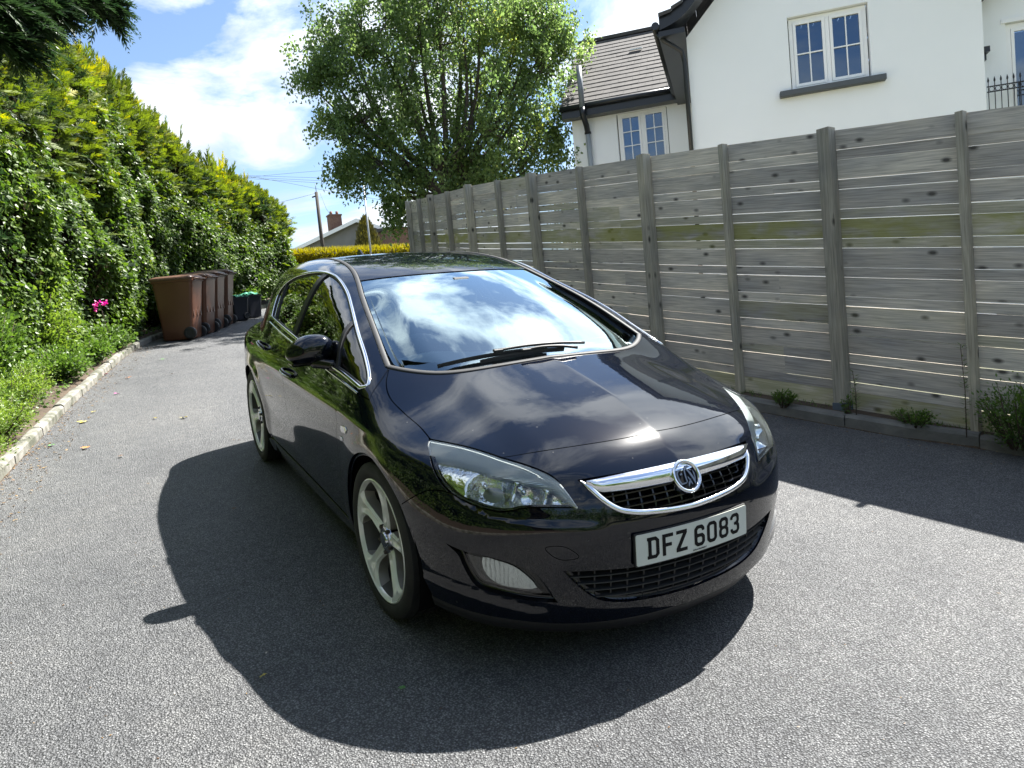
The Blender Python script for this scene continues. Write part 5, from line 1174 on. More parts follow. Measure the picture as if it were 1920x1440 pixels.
for k in range(22):
    t = 3.95 + k * .085; m.tube([F3(t, .22, z0_), F3(t, .22, 3.98)], .007, 6); m.tube([F3(t, .22, 3.97), F3(t, .22, 3.995), F3(t, .22, 4.02), F3(t, .22, 4.055)], [.007, .016, .012, .001], 6)
for z in (3.42, 3.83, 3.91): m.tube([F3(3.93, .22, z), F3(5.8, .22, z)], .009, 6)
for k in range(21):
    t = 3.95 + .0425 + k * .085; m.tube([F3(t + .034 * math.cos(a), .22, 3.87 + .034 * math.sin(a)) for a in np.linspace(0, 2 * math.pi, 13)], .004, 4, cap=False)
m.build('balcony_railing', M_iron, house)
# wing with the tiled roof
FW = Fr(CAM[:2] + np.array([.70710678, .70710678]) * 16.5, hO)
m = MB(); FW.wall(m, -3.09, .6, .8, 5.45, [(-2.12, -1.05, 4.20, 5.30)], th=.12)
m.add([FW(-3.09, 0, .8), FW(-3.09, -5.4, .8), FW(-3.09, -5.4, 5.4), FW(-3.09, -2.8, 7.8), FW(-3.09, 0, 5.4)], [(0, 1, 2, 3, 4)]); m.build('wing_wall', M_render, house)
window(FW, house, -2.10, -1.07, 4.21, 5.29, -.06, 2, 2, 3, blind=True, fw=.05)
m = MB(); FW.box(m, -3.24, -.3, .02, .30, 5.30, 5.46); m.tube([FW(-3.26, .34, 5.50), FW(-.45, .34, 5.50)], .055, 10); m.build('wing_fascia', M_fascia, house)
def tiled(fr, parent, t0, t1, dA, zA, dB, zB, n=17, name='wing_roof'):
    """courses of interlocking tiles, each lapping the one below, with staggered joints"""
    m = MB(); r_ = random.Random(9)
    for k in range(n):
        f0, f1 = k / n, (k + 1.25) / n; f1 = min(f1, 1.02); off = (k % 2) * .15; t = t0
        while t < t1 - .01:
            e = min(t1, t + (.30 - off if t == t0 and off else .30)); jz = r_.uniform(0, .006)
            A = fr(t + .002, dA + (dB - dA) * f0, zA + (zB - zA) * f0 + .036 + jz); B = fr(e - .002, dA + (dB - dA) * f0, zA + (zB - zA) * f0 + .036 + jz); C = fr(e - .002, dA + (dB - dA) * f1, zA + (zB - zA) * f1 + .018); D = fr(t + .002, dA + (dB - dA) * f1, zA + (zB - zA) * f1 + .018)
            A2 = (A[0], A[1], A[2] - .024); B2 = (B[0], B[1], B[2] - .024); C2 = (C[0], C[1], C[2] - .02); D2 = (D[0], D[1], D[2] - .02); m.add([A, B, C, D, A2, B2, C2, D2], [(3, 2, 1, 0), (0, 1, 5, 4), (1, 2, 6, 5), (0, 4, 7, 3)]); t = e
    m.add([fr(t0, dA, zA), fr(t1, dA, zA), fr(t1, dB, zB), fr(t0, dB, zB)], [(3, 2, 1, 0)]); return m.build(name, M_tiles, parent)
tiled(FW, house, -3.26, -.35, .36, 5.46, -2.8, 7.86)
m = MB(); FW.box(m, -3.28, .4, -2.95, -2.72, 7.86, 7.94); m.add([FW(-3.26, .36, 5.5), FW(-3.26, -2.8, 7.9), FW(-3.26, -5.9, 5.5), FW(-3.26, -5.9, 5.4), FW(-3.26, -2.8, 7.8), FW(-3.26, .36, 5.4)], [(0, 1, 2, 3, 4, 5)]); m.add([FW(-3.26, -2.8, 7.85), FW(.4, -2.8, 7.85), FW(.4, -5.9, 5.4), FW(-3.26, -5.9, 5.4)], [(0, 1, 2, 3)]); m.build('ridge', M_tiles, house)
m = MB(); F_ = FW; m.box((0, 0, 0), (.28, .06, .03)); Mx = Matrix.Translation(Vector(FW(-1.75, -1.78, 7.16))) @ Matrix.Rotation(math.atan2(E2[1], E2[0]), 4, 'Z'); m.v = [tuple(Mx @ Vector(v)) for v in m.v]; m.build('roof_vent', M_upvc, house)
m = MB(); m.tube([FW(-2.76, .42, 6.30), FW(-2.76, .42, 5.42)], .058, 12); m.build('flue_pipe', mat('grey_flue', (.16, .18, .20), .4), house)
m = MB(); m.tube([FW(-2.76, .42, 5.44), FW(-2.76, .42, 5.3), FW(-2.74, .2, 5.12), FW(-2.74, .10, 4.98)], .062, 12); m.tube([FW(-2.74, .10, 5.0), FW(-2.74, .10, 4.96)], .072, 12); m.build('flue_elbow', M_fascia, house)
m = MB(); m.tube([FW(-2.74, .10, 4.97), FW(-2.72, .09, 2.0)], .055, 12); m.build('soil_pipe', mat('pale_grey_pipe', (.33, .36, .38), .4), house)
# bungalow far up the drive
def at(az, dist):
    a = math.radians(az); return CAM[:2] + np.array([math.sin(a), math.cos(a)]) * dist
M_pebble = mat('grey_pebbledash', (.20, .195, .185), .95, var=(1.2, .25, (.27, .26, .245)), bump=(60, 1, .01)); M_brick = mat('brown_brick', (.14, .075, .055), .9, var=(18, .15, (.20, .12, .09)), bump=(40, .6, .01))
def bungalow():
    pk = np.array([9.73, 31.85]); e = np.array([math.cos(math.radians(17.6)), -math.sin(math.radians(17.6))]); n = np.array([e[1], -e[0]]); n = -n if n @ (CAM[:2] - pk) < 0 else n; O = (pk[0], pk[1], float(G(*pk))); b = thing('bungalow', 'grey pebbledashed bungalow gable with brick chimney seen beyond the yellow hedge', 'house', loc=O)
    def P(t, d, z): q = pk + e * t + n * d; return (q[0] - O[0], q[1] - O[1], z - O[2])
    m = MB(); g = [P(-4.2, 0, 3.6), P(4.2, 0, 3.6), P(4.2, 0, 5.25), P(0, 0, 6.90), P(-4.2, 0, 5.25)]; h = [P(t, -9, z) for t, z in ((-4.2, 3.6), (4.2, 3.6), (4.2, 5.25), (0, 6.9), (-4.2, 5.25))]
    m.add(g + h, [(4, 3, 2, 1, 0), (0, 1, 6, 5), (1, 2, 7, 6), (4, 0, 5, 9), (5, 6, 7, 8, 9)]); m.build('wall', M_pebble, b)
    m = MB()
    for sg in (-1, 1): m.add([P(0, .3, 6.99), P(sg * 4.6, .3, 5.18), P(sg * 4.6, -9.3, 5.18), P(0, -9.3, 6.99), P(0, .3, 6.90), P(sg * 4.6, .3, 5.09), P(sg * 4.6, -9.3, 5.09), P(0, -9.3, 6.9)], [(0, 1, 2, 3), (4, 5, 6, 7), (0, 4, 5, 1)])
    rf_ = m.build('roof', M_tiles, b); m = MB()
    for sg in (-1, 1): m.add([P(0, .32, 7.0), P(sg * 4.62, .32, 5.19), P(sg * 4.62, .32, 5.01), P(0, .32, 6.82), P(0, .29, 7.0), P(sg * 4.62, .29, 5.19), P(sg * 4.62, .29, 5.01), P(0, .29, 6.82)], [(0, 1, 2, 3), (0, 4, 5, 1), (3, 2, 6, 7)])
    m.build('bargeboard', M_upvc, b)
    m = MB(); c = P(-1.06, -.6, 6.6); m.box((c[0], c[1], c[2] + .15), (.60, .5, 1.15)); m.box((c[0], c[1], c[2] + .75), (.66, .56, .07)); ch = m.build('chimney', M_brick, b)
    for dx in (-.14, .16): m = MB(); m.tube([(c[0] + dx, c[1], c[2] + .78), (c[0] + dx, c[1], c[2] + .96)], [.075, .065], 10); m.build('chimney_pot', M_brick, ch)
bungalow()
def brick_house():
    q = at(20.6, 36); O = (q[0], q[1], float(G(*q))); b = thing('brick_house', 'small brown brick house end glimpsed behind the low branches of the tree', 'house', loc=O); m = MB(); m.box((.2, 2, .9), (1.2, 4, 2.3)); m.build('wall', M_brick, b)
    m = MB(); m.add([(-.5, -.2, 2.05), (.9, -.2, 2.05), (.9, 4.2, 2.05), (-.5, 4.2, 2.05), (-.5, 2, 2.3), (.9, 2, 2.3)], [(0, 1, 5, 4), (2, 3, 4, 5), (0, 4, 3), (1, 2, 5)]); m.build('roof', M_tiles, b)
brick_house()
# telegraph pole, wires, lamp post
M_polew = mat('pole_timber', (.05, .042, .036), .9); M_wire = mat('wire', (.03, .03, .032), .6)
q = at(15.0, 30); zt = 6.86; po = thing('telegraph_pole', 'dark timber telegraph pole leaning above the bungalow roof', 'pole', loc=(q[0], q[1], float(G(*q))))
g0 = float(G(*q)); m = MB(); m.tube([(0, 0, -.2), (0, 0, zt - g0)], [.085, .062], 12); m.build('shaft', M_polew, po); m = MB(); m.tube([(-.18, 0, zt - g0 - .2), (.05, 0, zt - g0 - .12)], .03, 6); m.tube([(0, 0, zt - g0), (0, 0, zt - g0 + .3)], .012, 6); m.build('bracket', M_iron, po)
def pix(px, py, dist):
    d = _F + (px - 960) / 1399.39 * _R - (py - 720) / 1399.39 * _U; return CAM + d * dist / math.hypot(d[0], d[1])
WL = [('upper overhead wire slanting up to the right between hedge and tree', [(420, 338), (520, 327), (680, 314)], 34), ('highest of three level overhead wires left of the tree', [(380, 326), (520, 331), (720, 337)], 33), ('middle of three level overhead wires left of the tree', [(380, 328), (520, 335), (720, 344)], 32), ('lowest of three level overhead wires left of the tree', [(380, 330), (520, 338), (720, 351)], 31.5), ('overhead wire crossing close above the top of the telegraph pole', [(400, 320), (540, 343), (610, 357), (740, 379)], 29.5), ('short wire from the hedge top down left of the telegraph pole', [(500, 385), (560, 371), (596, 361)], 30), ('thin stay wire dropping from pole top to the chimney', [(600, 362), (612, 392), (626, 412)], 30)]
for lb_, pts, dd in WL:
    P = crv(np.array([pix(px, py, dd) for px, py in pts]), step=.6); m = MB(); m.tube(P, .006, 5); o = m.build('overhead_wire', M_wire); tag(o, lb_, 'wire', 'overhead wires by the telegraph pole')
q = at(18.45, 24.); lp = thing('lamp_post', 'thin pale grey lamp post beside the conical conifer', 'lamp post', loc=(q[0], q[1], float(G(*q)))); m = MB(); m.tube([(0, 0, 0), (0, 0, 3.3)], [.034, .02], 10); m.build('shaft', mat('galvanised_steel', (.34, .36, .38), .45, metal=.5), lp)
m = MB(); m.box((-.1, -.1, 3.32), (.42, .16, .07), bev=.02); m.build('lantern', M_iron, lp)
# ================================================================ bins
M_bin = mat('brown_bin_plastic', (.085, .032, .016), .42, var=(3, .25, (.12, .048, .024)), bump=(9, .15, .004)); M_binl = mat('brown_lid_plastic', (.095, .048, .03), .45); M_bw = mat('bin_wheel_rubber', (.015, .015, .016), .6)
def rr(w, d, r, n=4):
    out = []
    for cx, cy, a0 in ((w / 2 - r, d / 2 - r, 0), (-w / 2 + r, d / 2 - r, 90), (-w / 2 + r, -d / 2 + r, 180), (w / 2 - r, -d / 2 + r, 270)):
        for k in range(n + 1): a = math.radians(a0 + 90 * k / n); out.append((cx + r * math.cos(a), cy + r * math.sin(a)))
    return out
def make_bin():
    """x = depth (wheels and hinge at +x), y = width"""
    b = thing('wheelie_bin', 'b', 'wheelie bin'); m = MB(); secs = [(.0, .46, .44, .02), (.03, .50, .47, .02), (.25, .52, .49, .03), (.90, .64, .555, .06), (.945, .655, .57, .065), (.95, .69, .60, .065), (.985, .69, .60, .065)]; vs = []; nn = None
    for z, d, w, cx in secs: r_ = rr(d, w, .05); nn = len(r_); vs += [(x + cx - .04, y, z) for x, y in r_]
    m.add(vs, [(i * nn + j, i * nn + (j + 1) % nn, (i + 1) * nn + (j + 1) % nn, (i + 1) * nn + j) for i in range(len(secs) - 1) for j in range(nn)] + [tuple(range(nn))[::-1]], smooth=True)
    for yy in (-.17, 0, .17): m.box((.275, yy, .62), (.012, .05, .5))
    m.build('body', M_bin, b, autosmooth=35)
    m = MB(); vs = []; secs = [(.988, .70, .61, .015), (1.012, .715, .62, .015), (1.03, .70, .60, .015), (1.055, .55, .47, .03), (1.06, .4, .3, .03)]
    for z, d, w, cx in secs: r_ = rr(d, w, .06); vs += [(x + cx - .01, y, z) for x, y in r_]
    m.add(vs, [(i * nn + j, i * nn + (j + 1) % nn, (i + 1) * nn + (j + 1) % nn, (i + 1) * nn + j) for i in range(4) for j in range(nn)] + [tuple(range(4 * nn, 5 * nn)), tuple(range(nn))[::-1]], smooth=True); m.build('lid', M_binl, b, autosmooth=35)
    m = MB(); m.tube([(.345, -.24, .96), (.40, -.24, .985), (.40, .24, .985), (.345, .24, .96)], .016, 8); 
    for yy in (-.18, -.06, .06, .18): m.box((.37, yy, .99), (.05, .03, .03))
    m.build('handle', M_binl, b)
    for sy in (-1, 1):
        m = MB(); Mx = Matrix.Translation(Vector((.20, sy * .255, .10))) @ Matrix.Rotation(math.radians(90), 4, 'Z'); m.lathe([(.0001, -.02), (.055, -.02), (.06, -.026), (.086, -.028), (.100, -.020), (.100, .020), (.086, .028), (.06, .026), (.055, .02), (.0001, .02)], 32, M=Mx); m.build('wheel', M_bw, b, autosmooth=40)
    m = MB(); m.tube([(.20, -.26, .10), (.20, .26, .10)], .012, 8); m.build('axle', M_bw, b); return b
def dup(root):
    r = root.copy(); COL.objects.link(r)
    for ch in list(root.children): c = ch.copy(); COL.objects.link(c); c.parent = r
    return r
b0 = make_bin(); first = True
for (x, y, rz, lb_, sc) in ((-.62, 9.42, -24, 'brown wheelie bin nearest the camera, its whole side in view, at the hedge foot', 1.0), (-.33, 9.98, -25, 'brown wheelie bin directly behind the nearest brown bin', .99), (-.09, 10.52, -22, 'brown wheelie bin third along the row beside the hedge', 1.0), (.17, 11.12, -20, 'brown wheelie bin last in the row, next to the black boxes', 1.0)):
    o = b0 if first else dup(b0); first = False; o.location = (x, y, float(G(x, y)) + .004); o.rotation_euler = (math.radians(3.5), 0, math.radians(rz)); o.scale = (sc,) * 3; o['label'] = lb_; o['group'] = 'brown wheelie bins by the hedge'
M_bbox = mat('black_box_plastic', (.012, .014, .022), .4); M_net = mat('green_netting', (.03, .22, .13), .7)
def crate(x, y, rz, lb_, lab, net=True, wheel=True):
    b = thing('recycling_box', lb_, 'recycling box', loc=(x, y, float(G(x, y)) + .004), rz=math.radians(rz), group='black recycling boxes by the hedge'); b.scale = (.82, .82, .85); m = MB(); vs = []; secs = [(.0, .36, .46), (.50, .42, .53), (.505, .45, .56), (.54, .45, .56)]; nn = None
    for z, d, w in secs: r_ = rr(d, w, .04); nn = len(r_); vs += [(a, c, z) for a, c in r_]
    m.add(vs, [(i * nn + j, i * nn + (j + 1) % nn, (i + 1) * nn + (j + 1) % nn, (i + 1) * nn + j) for i in range(3) for j in range(nn)] + [tuple(range(nn))[::-1]])
    for yy in (-.15, -.05, .05, .15): m.box((.205, yy, .27), (.014, .02, .42))
    m.build('body', M_bbox, b)
    r_ = random.Random(int(x * 100)); g = MB(); n = 9; vs = []
    for i in range(n):
        for j in range(n): u, v = i / (n - 1) - .5, j / (n - 1) - .5; vs.append((u * .46, v * .57, .545 + .07 * (1 - (2 * u) ** 2) * (1 - (2 * v) ** 2) + r_.uniform(-.02, .03)))
    g.add(vs, [(i * n + j, (i + 1) * n + j, (i + 1) * n + j + 1, i * n + j + 1) for i in range(n - 1) for j in range(n - 1)]); g.build('cover', M_net, b)
    if wheel:
        m = MB(); m.lathe([(.0001, -.02), (.05, -.02), (.08, -.025), (.085, 0), (.08, .025), (.05, .02), (.0001, .02)], 24, M=Matrix.Translation(Vector((.12, -.26, .085))) @ Matrix.Rotation(math.radians(90), 4, 'Z')); m.build('wheel', M_bw, b)
crate(.62, 11.75, 20, 'black recycling box with green netting beside the last brown bin', 0); crate(.95, 12.15, 24, 'farthest black recycling box with a green cover, at the end of the row', 0, wheel=False)
# ================================================================ vegetation
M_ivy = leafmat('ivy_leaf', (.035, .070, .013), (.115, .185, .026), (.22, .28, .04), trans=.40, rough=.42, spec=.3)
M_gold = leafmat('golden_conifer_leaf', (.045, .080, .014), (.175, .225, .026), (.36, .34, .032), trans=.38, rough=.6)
M_dkcon = leafmat('dark_conifer_leaf', (.012, .030, .012), (.035, .065, .022), trans=.25)
M_birch = leafmat('tree_leaf', (.085, .140, .045), (.22, .30, .10), (.38, .42, .10), trans=.52, rough=.42)
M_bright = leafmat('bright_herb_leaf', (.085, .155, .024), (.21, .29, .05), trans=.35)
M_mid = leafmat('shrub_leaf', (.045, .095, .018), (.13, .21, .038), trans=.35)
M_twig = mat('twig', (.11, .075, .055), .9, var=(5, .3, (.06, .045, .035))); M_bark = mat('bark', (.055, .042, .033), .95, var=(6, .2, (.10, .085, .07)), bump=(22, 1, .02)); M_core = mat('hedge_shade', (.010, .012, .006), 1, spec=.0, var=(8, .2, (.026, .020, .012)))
M_yh = leafmat('yellow_hedge_leaf', (.11, .12, .010), (.34, .29, .015), trans=.25); M_cyp = leafmat('bronze_cypress_leaf', (.05, .05, .010), (.15, .13, .02), trans=.2)
def unit(v): return v / (np.linalg.norm(v, axis=-1, keepdims=True) + 1e-9)
def vnoise(P, sc, seed=0):
    r = np.random.default_rng(seed); o = np.zeros(len(P))
    for k in range(7): w = r.normal(0, 1, 3) * sc * (1 + .45 * k); o += np.sin(P @ w + r.uniform(0, 6.3)) / (1 + .3 * k)
    return o / 3.2
def leaf_arrays(P, Dr, Nr, ln, wd, fold=.25, v=None):
    """kite leaves: base at P, pointing along Dr, face towards Nr"""
    n = len(P); ln = np.broadcast_to(ln, n)[:, None]; wd = np.broadcast_to(wd, n)[:, None]; Dr = unit(Dr); Nr = unit(Nr - (Nr * Dr).sum(1, keepdims=True) * Dr); S = np.cross(Dr, Nr)
    a = P; b = P + Dr * ln * .42 + S * wd * .5 - Nr * wd * fold * .4; c = P + Dr * ln; d = P + Dr * ln * .42 - S * wd * .5 - Nr * wd * fold * .4
    V = np.stack([a, b, c, d], 1).reshape(-1, 3); i = np.arange(n) * 4; F = np.concatenate([np.stack([i, i + 1, i + 2], 1), np.stack([i, i + 2, i + 3], 1)]); vv = np.repeat(v if v is not None else rng.random(n), 4); return V, F, vv
def spray_arrays(P, D, Nr, ln, K=9, v=None, wid=.011, spread=.55, droop=.15):
    """feathery conifer sprays: a curved axis with narrow scale-leaf shoots on both sides"""
    n = len(P); ln = np.broadcast_to(ln, n); D = unit(D); Nr = unit(Nr - (Nr * D).sum(1, keepdims=True) * D); S = np.cross(D, Nr); out = []; 
    v = v if v is not None else rng.random(n)
    for k in range(K):
        t = (k + .5) / K; base = P + D * (ln * t)[:, None] - np.array([0, 0, 1.]) * (ln * droop * t * t)[:, None]
        for sg in (-1, 1):
            ll = ln * (.52 * (1 - t) + .10) * rng.uniform(.7, 1.2, n); d = D * (1 - spread * .35) + S * sg * spread * rng.uniform(.8, 1.2, (n, 1)) + Nr * rng.normal(0, .12, (n, 1)) - np.array([0, 0, droop * t])
            out.append(leaf_arrays(base, d, Nr + rng.normal(0, .25, (n, 3)), ll, wid + ll * .13, v=np.clip(v + .18 * t + rng.normal(0, .06, n), 0, 1)))
    out.append(leaf_arrays(P + D * (ln * .55)[:, None] - np.array([0, 0, 1.]) * (ln * droop * .3)[:, None], D - np.array([0, 0, droop]), Nr, ln * .5, ln * .08, v=np.clip(v + .2, 0, 1)))
    return merge(out)
def merge(L_):
    Vs, Fs, vs, b = [], [], [], 0
    for V, F, v in L_: Vs.append(V); Fs.append(F + b); vs.append(v); b += len(V)
    return np.vstack(Vs), np.vstack(Fs), np.concatenate(vs)
def foliage(name, arr, m, parent=None, org=None):
    V, F, v = arr
    if org is not None: V = V - np.array(org)
    return mesh_np(name, V, F, [m], parent, attrs={'v': v})
# ---- the big hedge on the left
CR = np.array([(-4.9, -12, 3.2), (-4.6, -8, 4.2), (-4.35, -4, 4.6), (-4.15, -1, 4.6), (-4.0, 1.0, 4.6), (-3.75, 3, 4.6), (-3.3, 6, 4.9), (-2.6, 9, 5.2), (-2.1, 10.5, 5.05), (-1.4, 11.8, 4.75), (-.6, 13, 3.95), (.3, 14.1, 3.25), (1.2, 15, 3.05), (2.0, 15.7, 2.80), (2.55, 16.0, 2.6)])
cr_ = crv(CR, step=.2); dcr = np.r_[0, np.cumsum(np.linalg.norm(np.diff(cr_[:, :2], axis=0), axis=1))]; HL = dcr[-1]
PRO = np.array([(1.0, .0), (1.12, .12), (1.10, .35), (.95, .58), (.70, .78), (.35, .93), (0, 1.0), (-.5, .97), (-1.1, .8), (-1.3, .3), (-1.2, 0)]); dpr = np.linspace(0, 1, len(PRO))
PS = [Spl(list(zip(dpr, PRO[:, 0]))), Spl(list(zip(dpr, PRO[:, 1])))]
def hedge_pt(s, a):
    """s along the hedge in metres, a 0..1 round its section"""
    x = np.interp(s, dcr, cr_[:, 0]); y = np.interp(s, dcr, cr_[:, 1]); h = np.interp(s, dcr, cr_[:, 2]); e = .3
    tx = np.interp(s + e, dcr, cr_[:, 0]) - np.interp(s - e, dcr, cr_[:, 0]); ty = np.interp(s + e, dcr, cr_[:, 1]) - np.interp(s - e, dcr, cr_[:, 1]); l = np.hypot(tx, ty) + 1e-9; tx /= l; ty /= l
    endk = np.clip((HL - s) / .9, 0, 1) ** .5; o = PS[0](a) * (.35 + .65 * endk) * np.interp(y, [0, 3.5, 6.5, 9, 16], [.30, .32, .62, .92, .9]); z = PS[1](a) * h * (.86 + .14 * endk)
    X = x + ty * o; Y = y - tx * o; return np.stack([X, Y, G(x, y) + .12 + z], 1)
def hedge_full(s, a):
    P = hedge_pt(s, a); e = .02; Ps = hedge_pt(s + e, a) - hedge_pt(s - e, a); Pa = hedge_pt(s, a + e) - hedge_pt(s, a - e); n = unit(np.cross(Ps, Pa)); 
    return P, n
t_ = hedge_full(np.array([15.]), np.array([.3]))[1][0]; HS = 1.0 if t_[0] > 0 else -1.0
def hedge_disp(P): return .20 * vnoise(P, 1.3, 3) + .11 * vnoise(P, 3.6, 4)
hedge = thing('conifer_hedge', 'tall overgrown golden conifer hedge, ivy climbing its lower face, left of the drive', 'hedge', loc=(-3.3, 5, float(G(-3.3, 5)))); HO = np.array(hedge.location)
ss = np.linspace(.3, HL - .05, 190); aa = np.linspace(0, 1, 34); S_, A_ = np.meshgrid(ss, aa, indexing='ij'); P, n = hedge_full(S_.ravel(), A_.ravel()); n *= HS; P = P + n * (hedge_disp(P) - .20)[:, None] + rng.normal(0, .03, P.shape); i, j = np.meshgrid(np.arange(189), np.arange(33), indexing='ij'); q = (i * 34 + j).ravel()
mesh_np('shade_core', P - HO, np.stack([q, q + 1, q + 35, q + 34], 1), [M_core], hedge, smooth=False)  # added dark hull blocks light; the inner shade is put into its colour
def hedge_sample(n, amin, amax, smin=5., dens=None):
    s = smin + (HL - .02 - smin) * rng.random(n) ** 1.0; a = amin + (amax - amin) * rng.random(n); return s, a
# ivy
s, a = hedge_sample(210000, .02, .42); P, n = hedge_full(s, a); n *= HS; cl = vnoise(P, 1.9, 8); top = .30 + .09 * vnoise(P, .9, 12); keep = (a < top + rng.normal(0, .02, len(a))) & (cl + rng.normal(0, .35, len(a)) > -.30); s, a, P, n, cl = s[keep], a[keep], P[keep], n[keep], cl[keep]
dsp = hedge_disp(P); P = P + n * (dsp - .03 + .13 * rng.random(len(a)) + .07 * np.maximum(cl, 0))[:, None]; D = n * .35 + rng.normal(0, .6, P.shape) + np.array([0, 0, -.75]); Nr = n * 1.0 + np.array([.25, 0, .65]) + rng.normal(0, .45, P.shape); sz = rng.uniform(.045, .085, len(P)); foliage('ivy_leaves', leaf_arrays(P, D, Nr, sz, sz * .85, v=np.clip(.42 + .30 * cl + rng.normal(0, .22, len(P)), 0, 1)), M_ivy, hedge, HO)
# golden sprays
s, a = hedge_sample(25000, .16, .78); P, n = hedge_full(s, a); n *= HS; cl = vnoise(P, 1.5, 21); keep = (a > .29 + .09 * vnoise(P, .9, 12) - .05 + rng.normal(0, .03, len(a))) & (cl + rng.normal(0, .3, len(a)) > -.55); s, a, P, n, cl = s[keep], a[keep], P[keep], n[keep], cl[keep]
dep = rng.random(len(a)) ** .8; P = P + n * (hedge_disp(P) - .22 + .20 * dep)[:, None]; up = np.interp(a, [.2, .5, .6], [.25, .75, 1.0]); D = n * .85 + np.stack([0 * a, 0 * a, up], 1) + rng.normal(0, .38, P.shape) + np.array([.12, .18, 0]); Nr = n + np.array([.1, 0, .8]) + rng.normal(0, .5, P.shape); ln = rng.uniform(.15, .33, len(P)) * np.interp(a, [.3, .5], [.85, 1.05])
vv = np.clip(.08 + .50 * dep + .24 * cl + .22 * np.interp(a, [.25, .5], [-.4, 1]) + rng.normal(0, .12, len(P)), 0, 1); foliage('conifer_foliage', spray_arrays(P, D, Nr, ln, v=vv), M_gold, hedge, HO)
# dark green sprays lower down and brown bare twigs where it has died back
s, a = hedge_sample(3600, .10, .45); P, n = hedge_full(s, a); n *= HS; P = P + n * (hedge_disp(P) - .12)[:, None]; D = n + rng.normal(0, .5, P.shape) + np.array([0, 0, .1]); foliage('shaded_foliage', spray_arrays(P, D, n + np.array([0, 0, .7]), rng.uniform(.18, .34, len(P)), K=7, droop=.35), M_dkcon, hedge, HO)
s = rng.uniform(10, 24, 5200); a = rng.uniform(.25, .50, 5200); P, n = hedge_full(s, a); n *= HS; k_ = vnoise(P, .8, 33) > .18; s, a, P, n = s[k_], a[k_], P[k_], n[k_]; P = P + n * (hedge_disp(P) - .22)[:, None]; D = n * .6 + rng.normal(0, .7, P.shape) + np.array([0, 0, .3]); V, F, v = leaf_arrays(P, D, rng.normal(0, 1, P.shape), rng.uniform(.18, .5, len(P)), .009, fold=0); mesh_np('bare_twigs', V - HO, F, [M_twig], hedge)
# a few tall shoots above the crest
s = rng.uniform(14, HL - 1, 130); a = rng.uniform(.46, .62, 130); P, n = hedge_full(s, a); P = P + n * HS * hedge_disp(P)[:, None]; foliage('leading_shoots', spray_arrays(P, np.tile([.10, .0, 1.], (130, 1)) + rng.normal(0, .16, (130, 3)), rng.normal(0, 1, (130, 3)), rng.uniform(.35, .62, 130), K=10, spread=.4, droop=0), M_gold, hedge, HO)
# ---- the dark conifer overhanging the top left corner
cn = thing('dark_conifer', 'dark blue-green conifer whose branch droops into the top left corner', 'tree', loc=(-5.6, 3.6, float(G(-5.6, 3.6)))); CO = np.array(cn.location)
m = MB(); m.tube([(0, 0, -.1), (.1, 0, 3), (.1, .1, 7)], [.16, .12, .04], 10); m.build('trunk', M_bark, cn)
tips = []
for k, (x0, y0, x1, y1, d0, d1) in enumerate([(-160, -30, 205, 12, 7.2, 8.2), (-150, -10, 110, 22, 7.0, 7.8), (-140, -50, 150, -22, 7.5, 8.4), (-170, 30, 60, 50, 6.8, 7.2), (-180, 80, 40, 95, 6.8, 7.1)]):
    A = pix(x0, y0, d0); B = pix(x1, y1, d1); c = crv(np.array([A, (A + B) / 2 + np.array([0, 0, .18]), B]), step=.05); m = MB(); m.tube([CO + np.array([.1, .05, (A[2] - CO[2]) * .9])] + list(c[::6]), np.linspace(.05, .006, len(c[::6]) + 1), 6); m.v = [tuple(np.array(v) - CO) for v in m.v]; m.build('limb', M_bark, cn); tips.append(c)
T_ = np.vstack(tips); k_ = rng.integers(0, len(T_), 2100); P = T_[k_] + rng.normal(0, .04, (2100, 3)); D = np.array([.8, .35, -.2]) + rng.normal(0, .38, (2100, 3)); foliage('crown', spray_arrays(P, D, np.array([0, 0, 1.]) + rng.normal(0, .3, (2100, 3)), rng.uniform(.12, .30, 2100), K=9, droop=.35, wid=.007), M_dkcon, cn, CO)
# ---- the broad tree behind the fence
TX, TY = 5.26, 11.1; tree = thing('garden_tree', 'broad leafy green tree standing behind the far end of the fence', 'tree', loc=(TX, TY, float(G(TX, TY)))); TO = np.array(tree.location)
LOBES = [(820, 120, 2.35, 1.9, 17.2), (700, 90, 1.25, 1.1, 16.8), (620, 95, .80, .75, 16.8), (590, 140, .45, .40, 16.6), (690, 230, 1.15, .75, 16.6), (655, 315, .55, .28, 16.6), (735, 320, 1.0, .65, 16.8), (760, 385, .60, .50, 16.6), (850, 300, 1.6, 1.1, 17.0), (960, 250, 1.5, 1.2, 17.3), (1015, 110, 1.15, 1.30, 17.5), (1050, 70, .62, .6, 17.5), (1035, 255, .50, .6, 17.4), (830, -40, 2.1, 1.4, 17.2), (965, 30, .85, .8, 17.5), (1010, 30, .8, .55, 17.5), (730, 20, .9, .7, 17.0), (850, 10, 1.3, .9, 16.6), (630, 225, .33, .16, 16.6), (920, 160, 1.2, 1.2, 18.2), (900, 330, 1.1, .55, 17.4)]
lob = [(pix(px, py, dd), rx, rz) for px, py, rx, rz, dd in LOBES]; base = np.array([TX, TY, TO[2]]); fork = base + np.array([.05, 0, 2.1]); m = MB(); m.tube([base - [0, 0, .2], base + [0.03, 0, 1.0], fork], [.19, .16, .14], 12)
cl_all = []; vcl = []
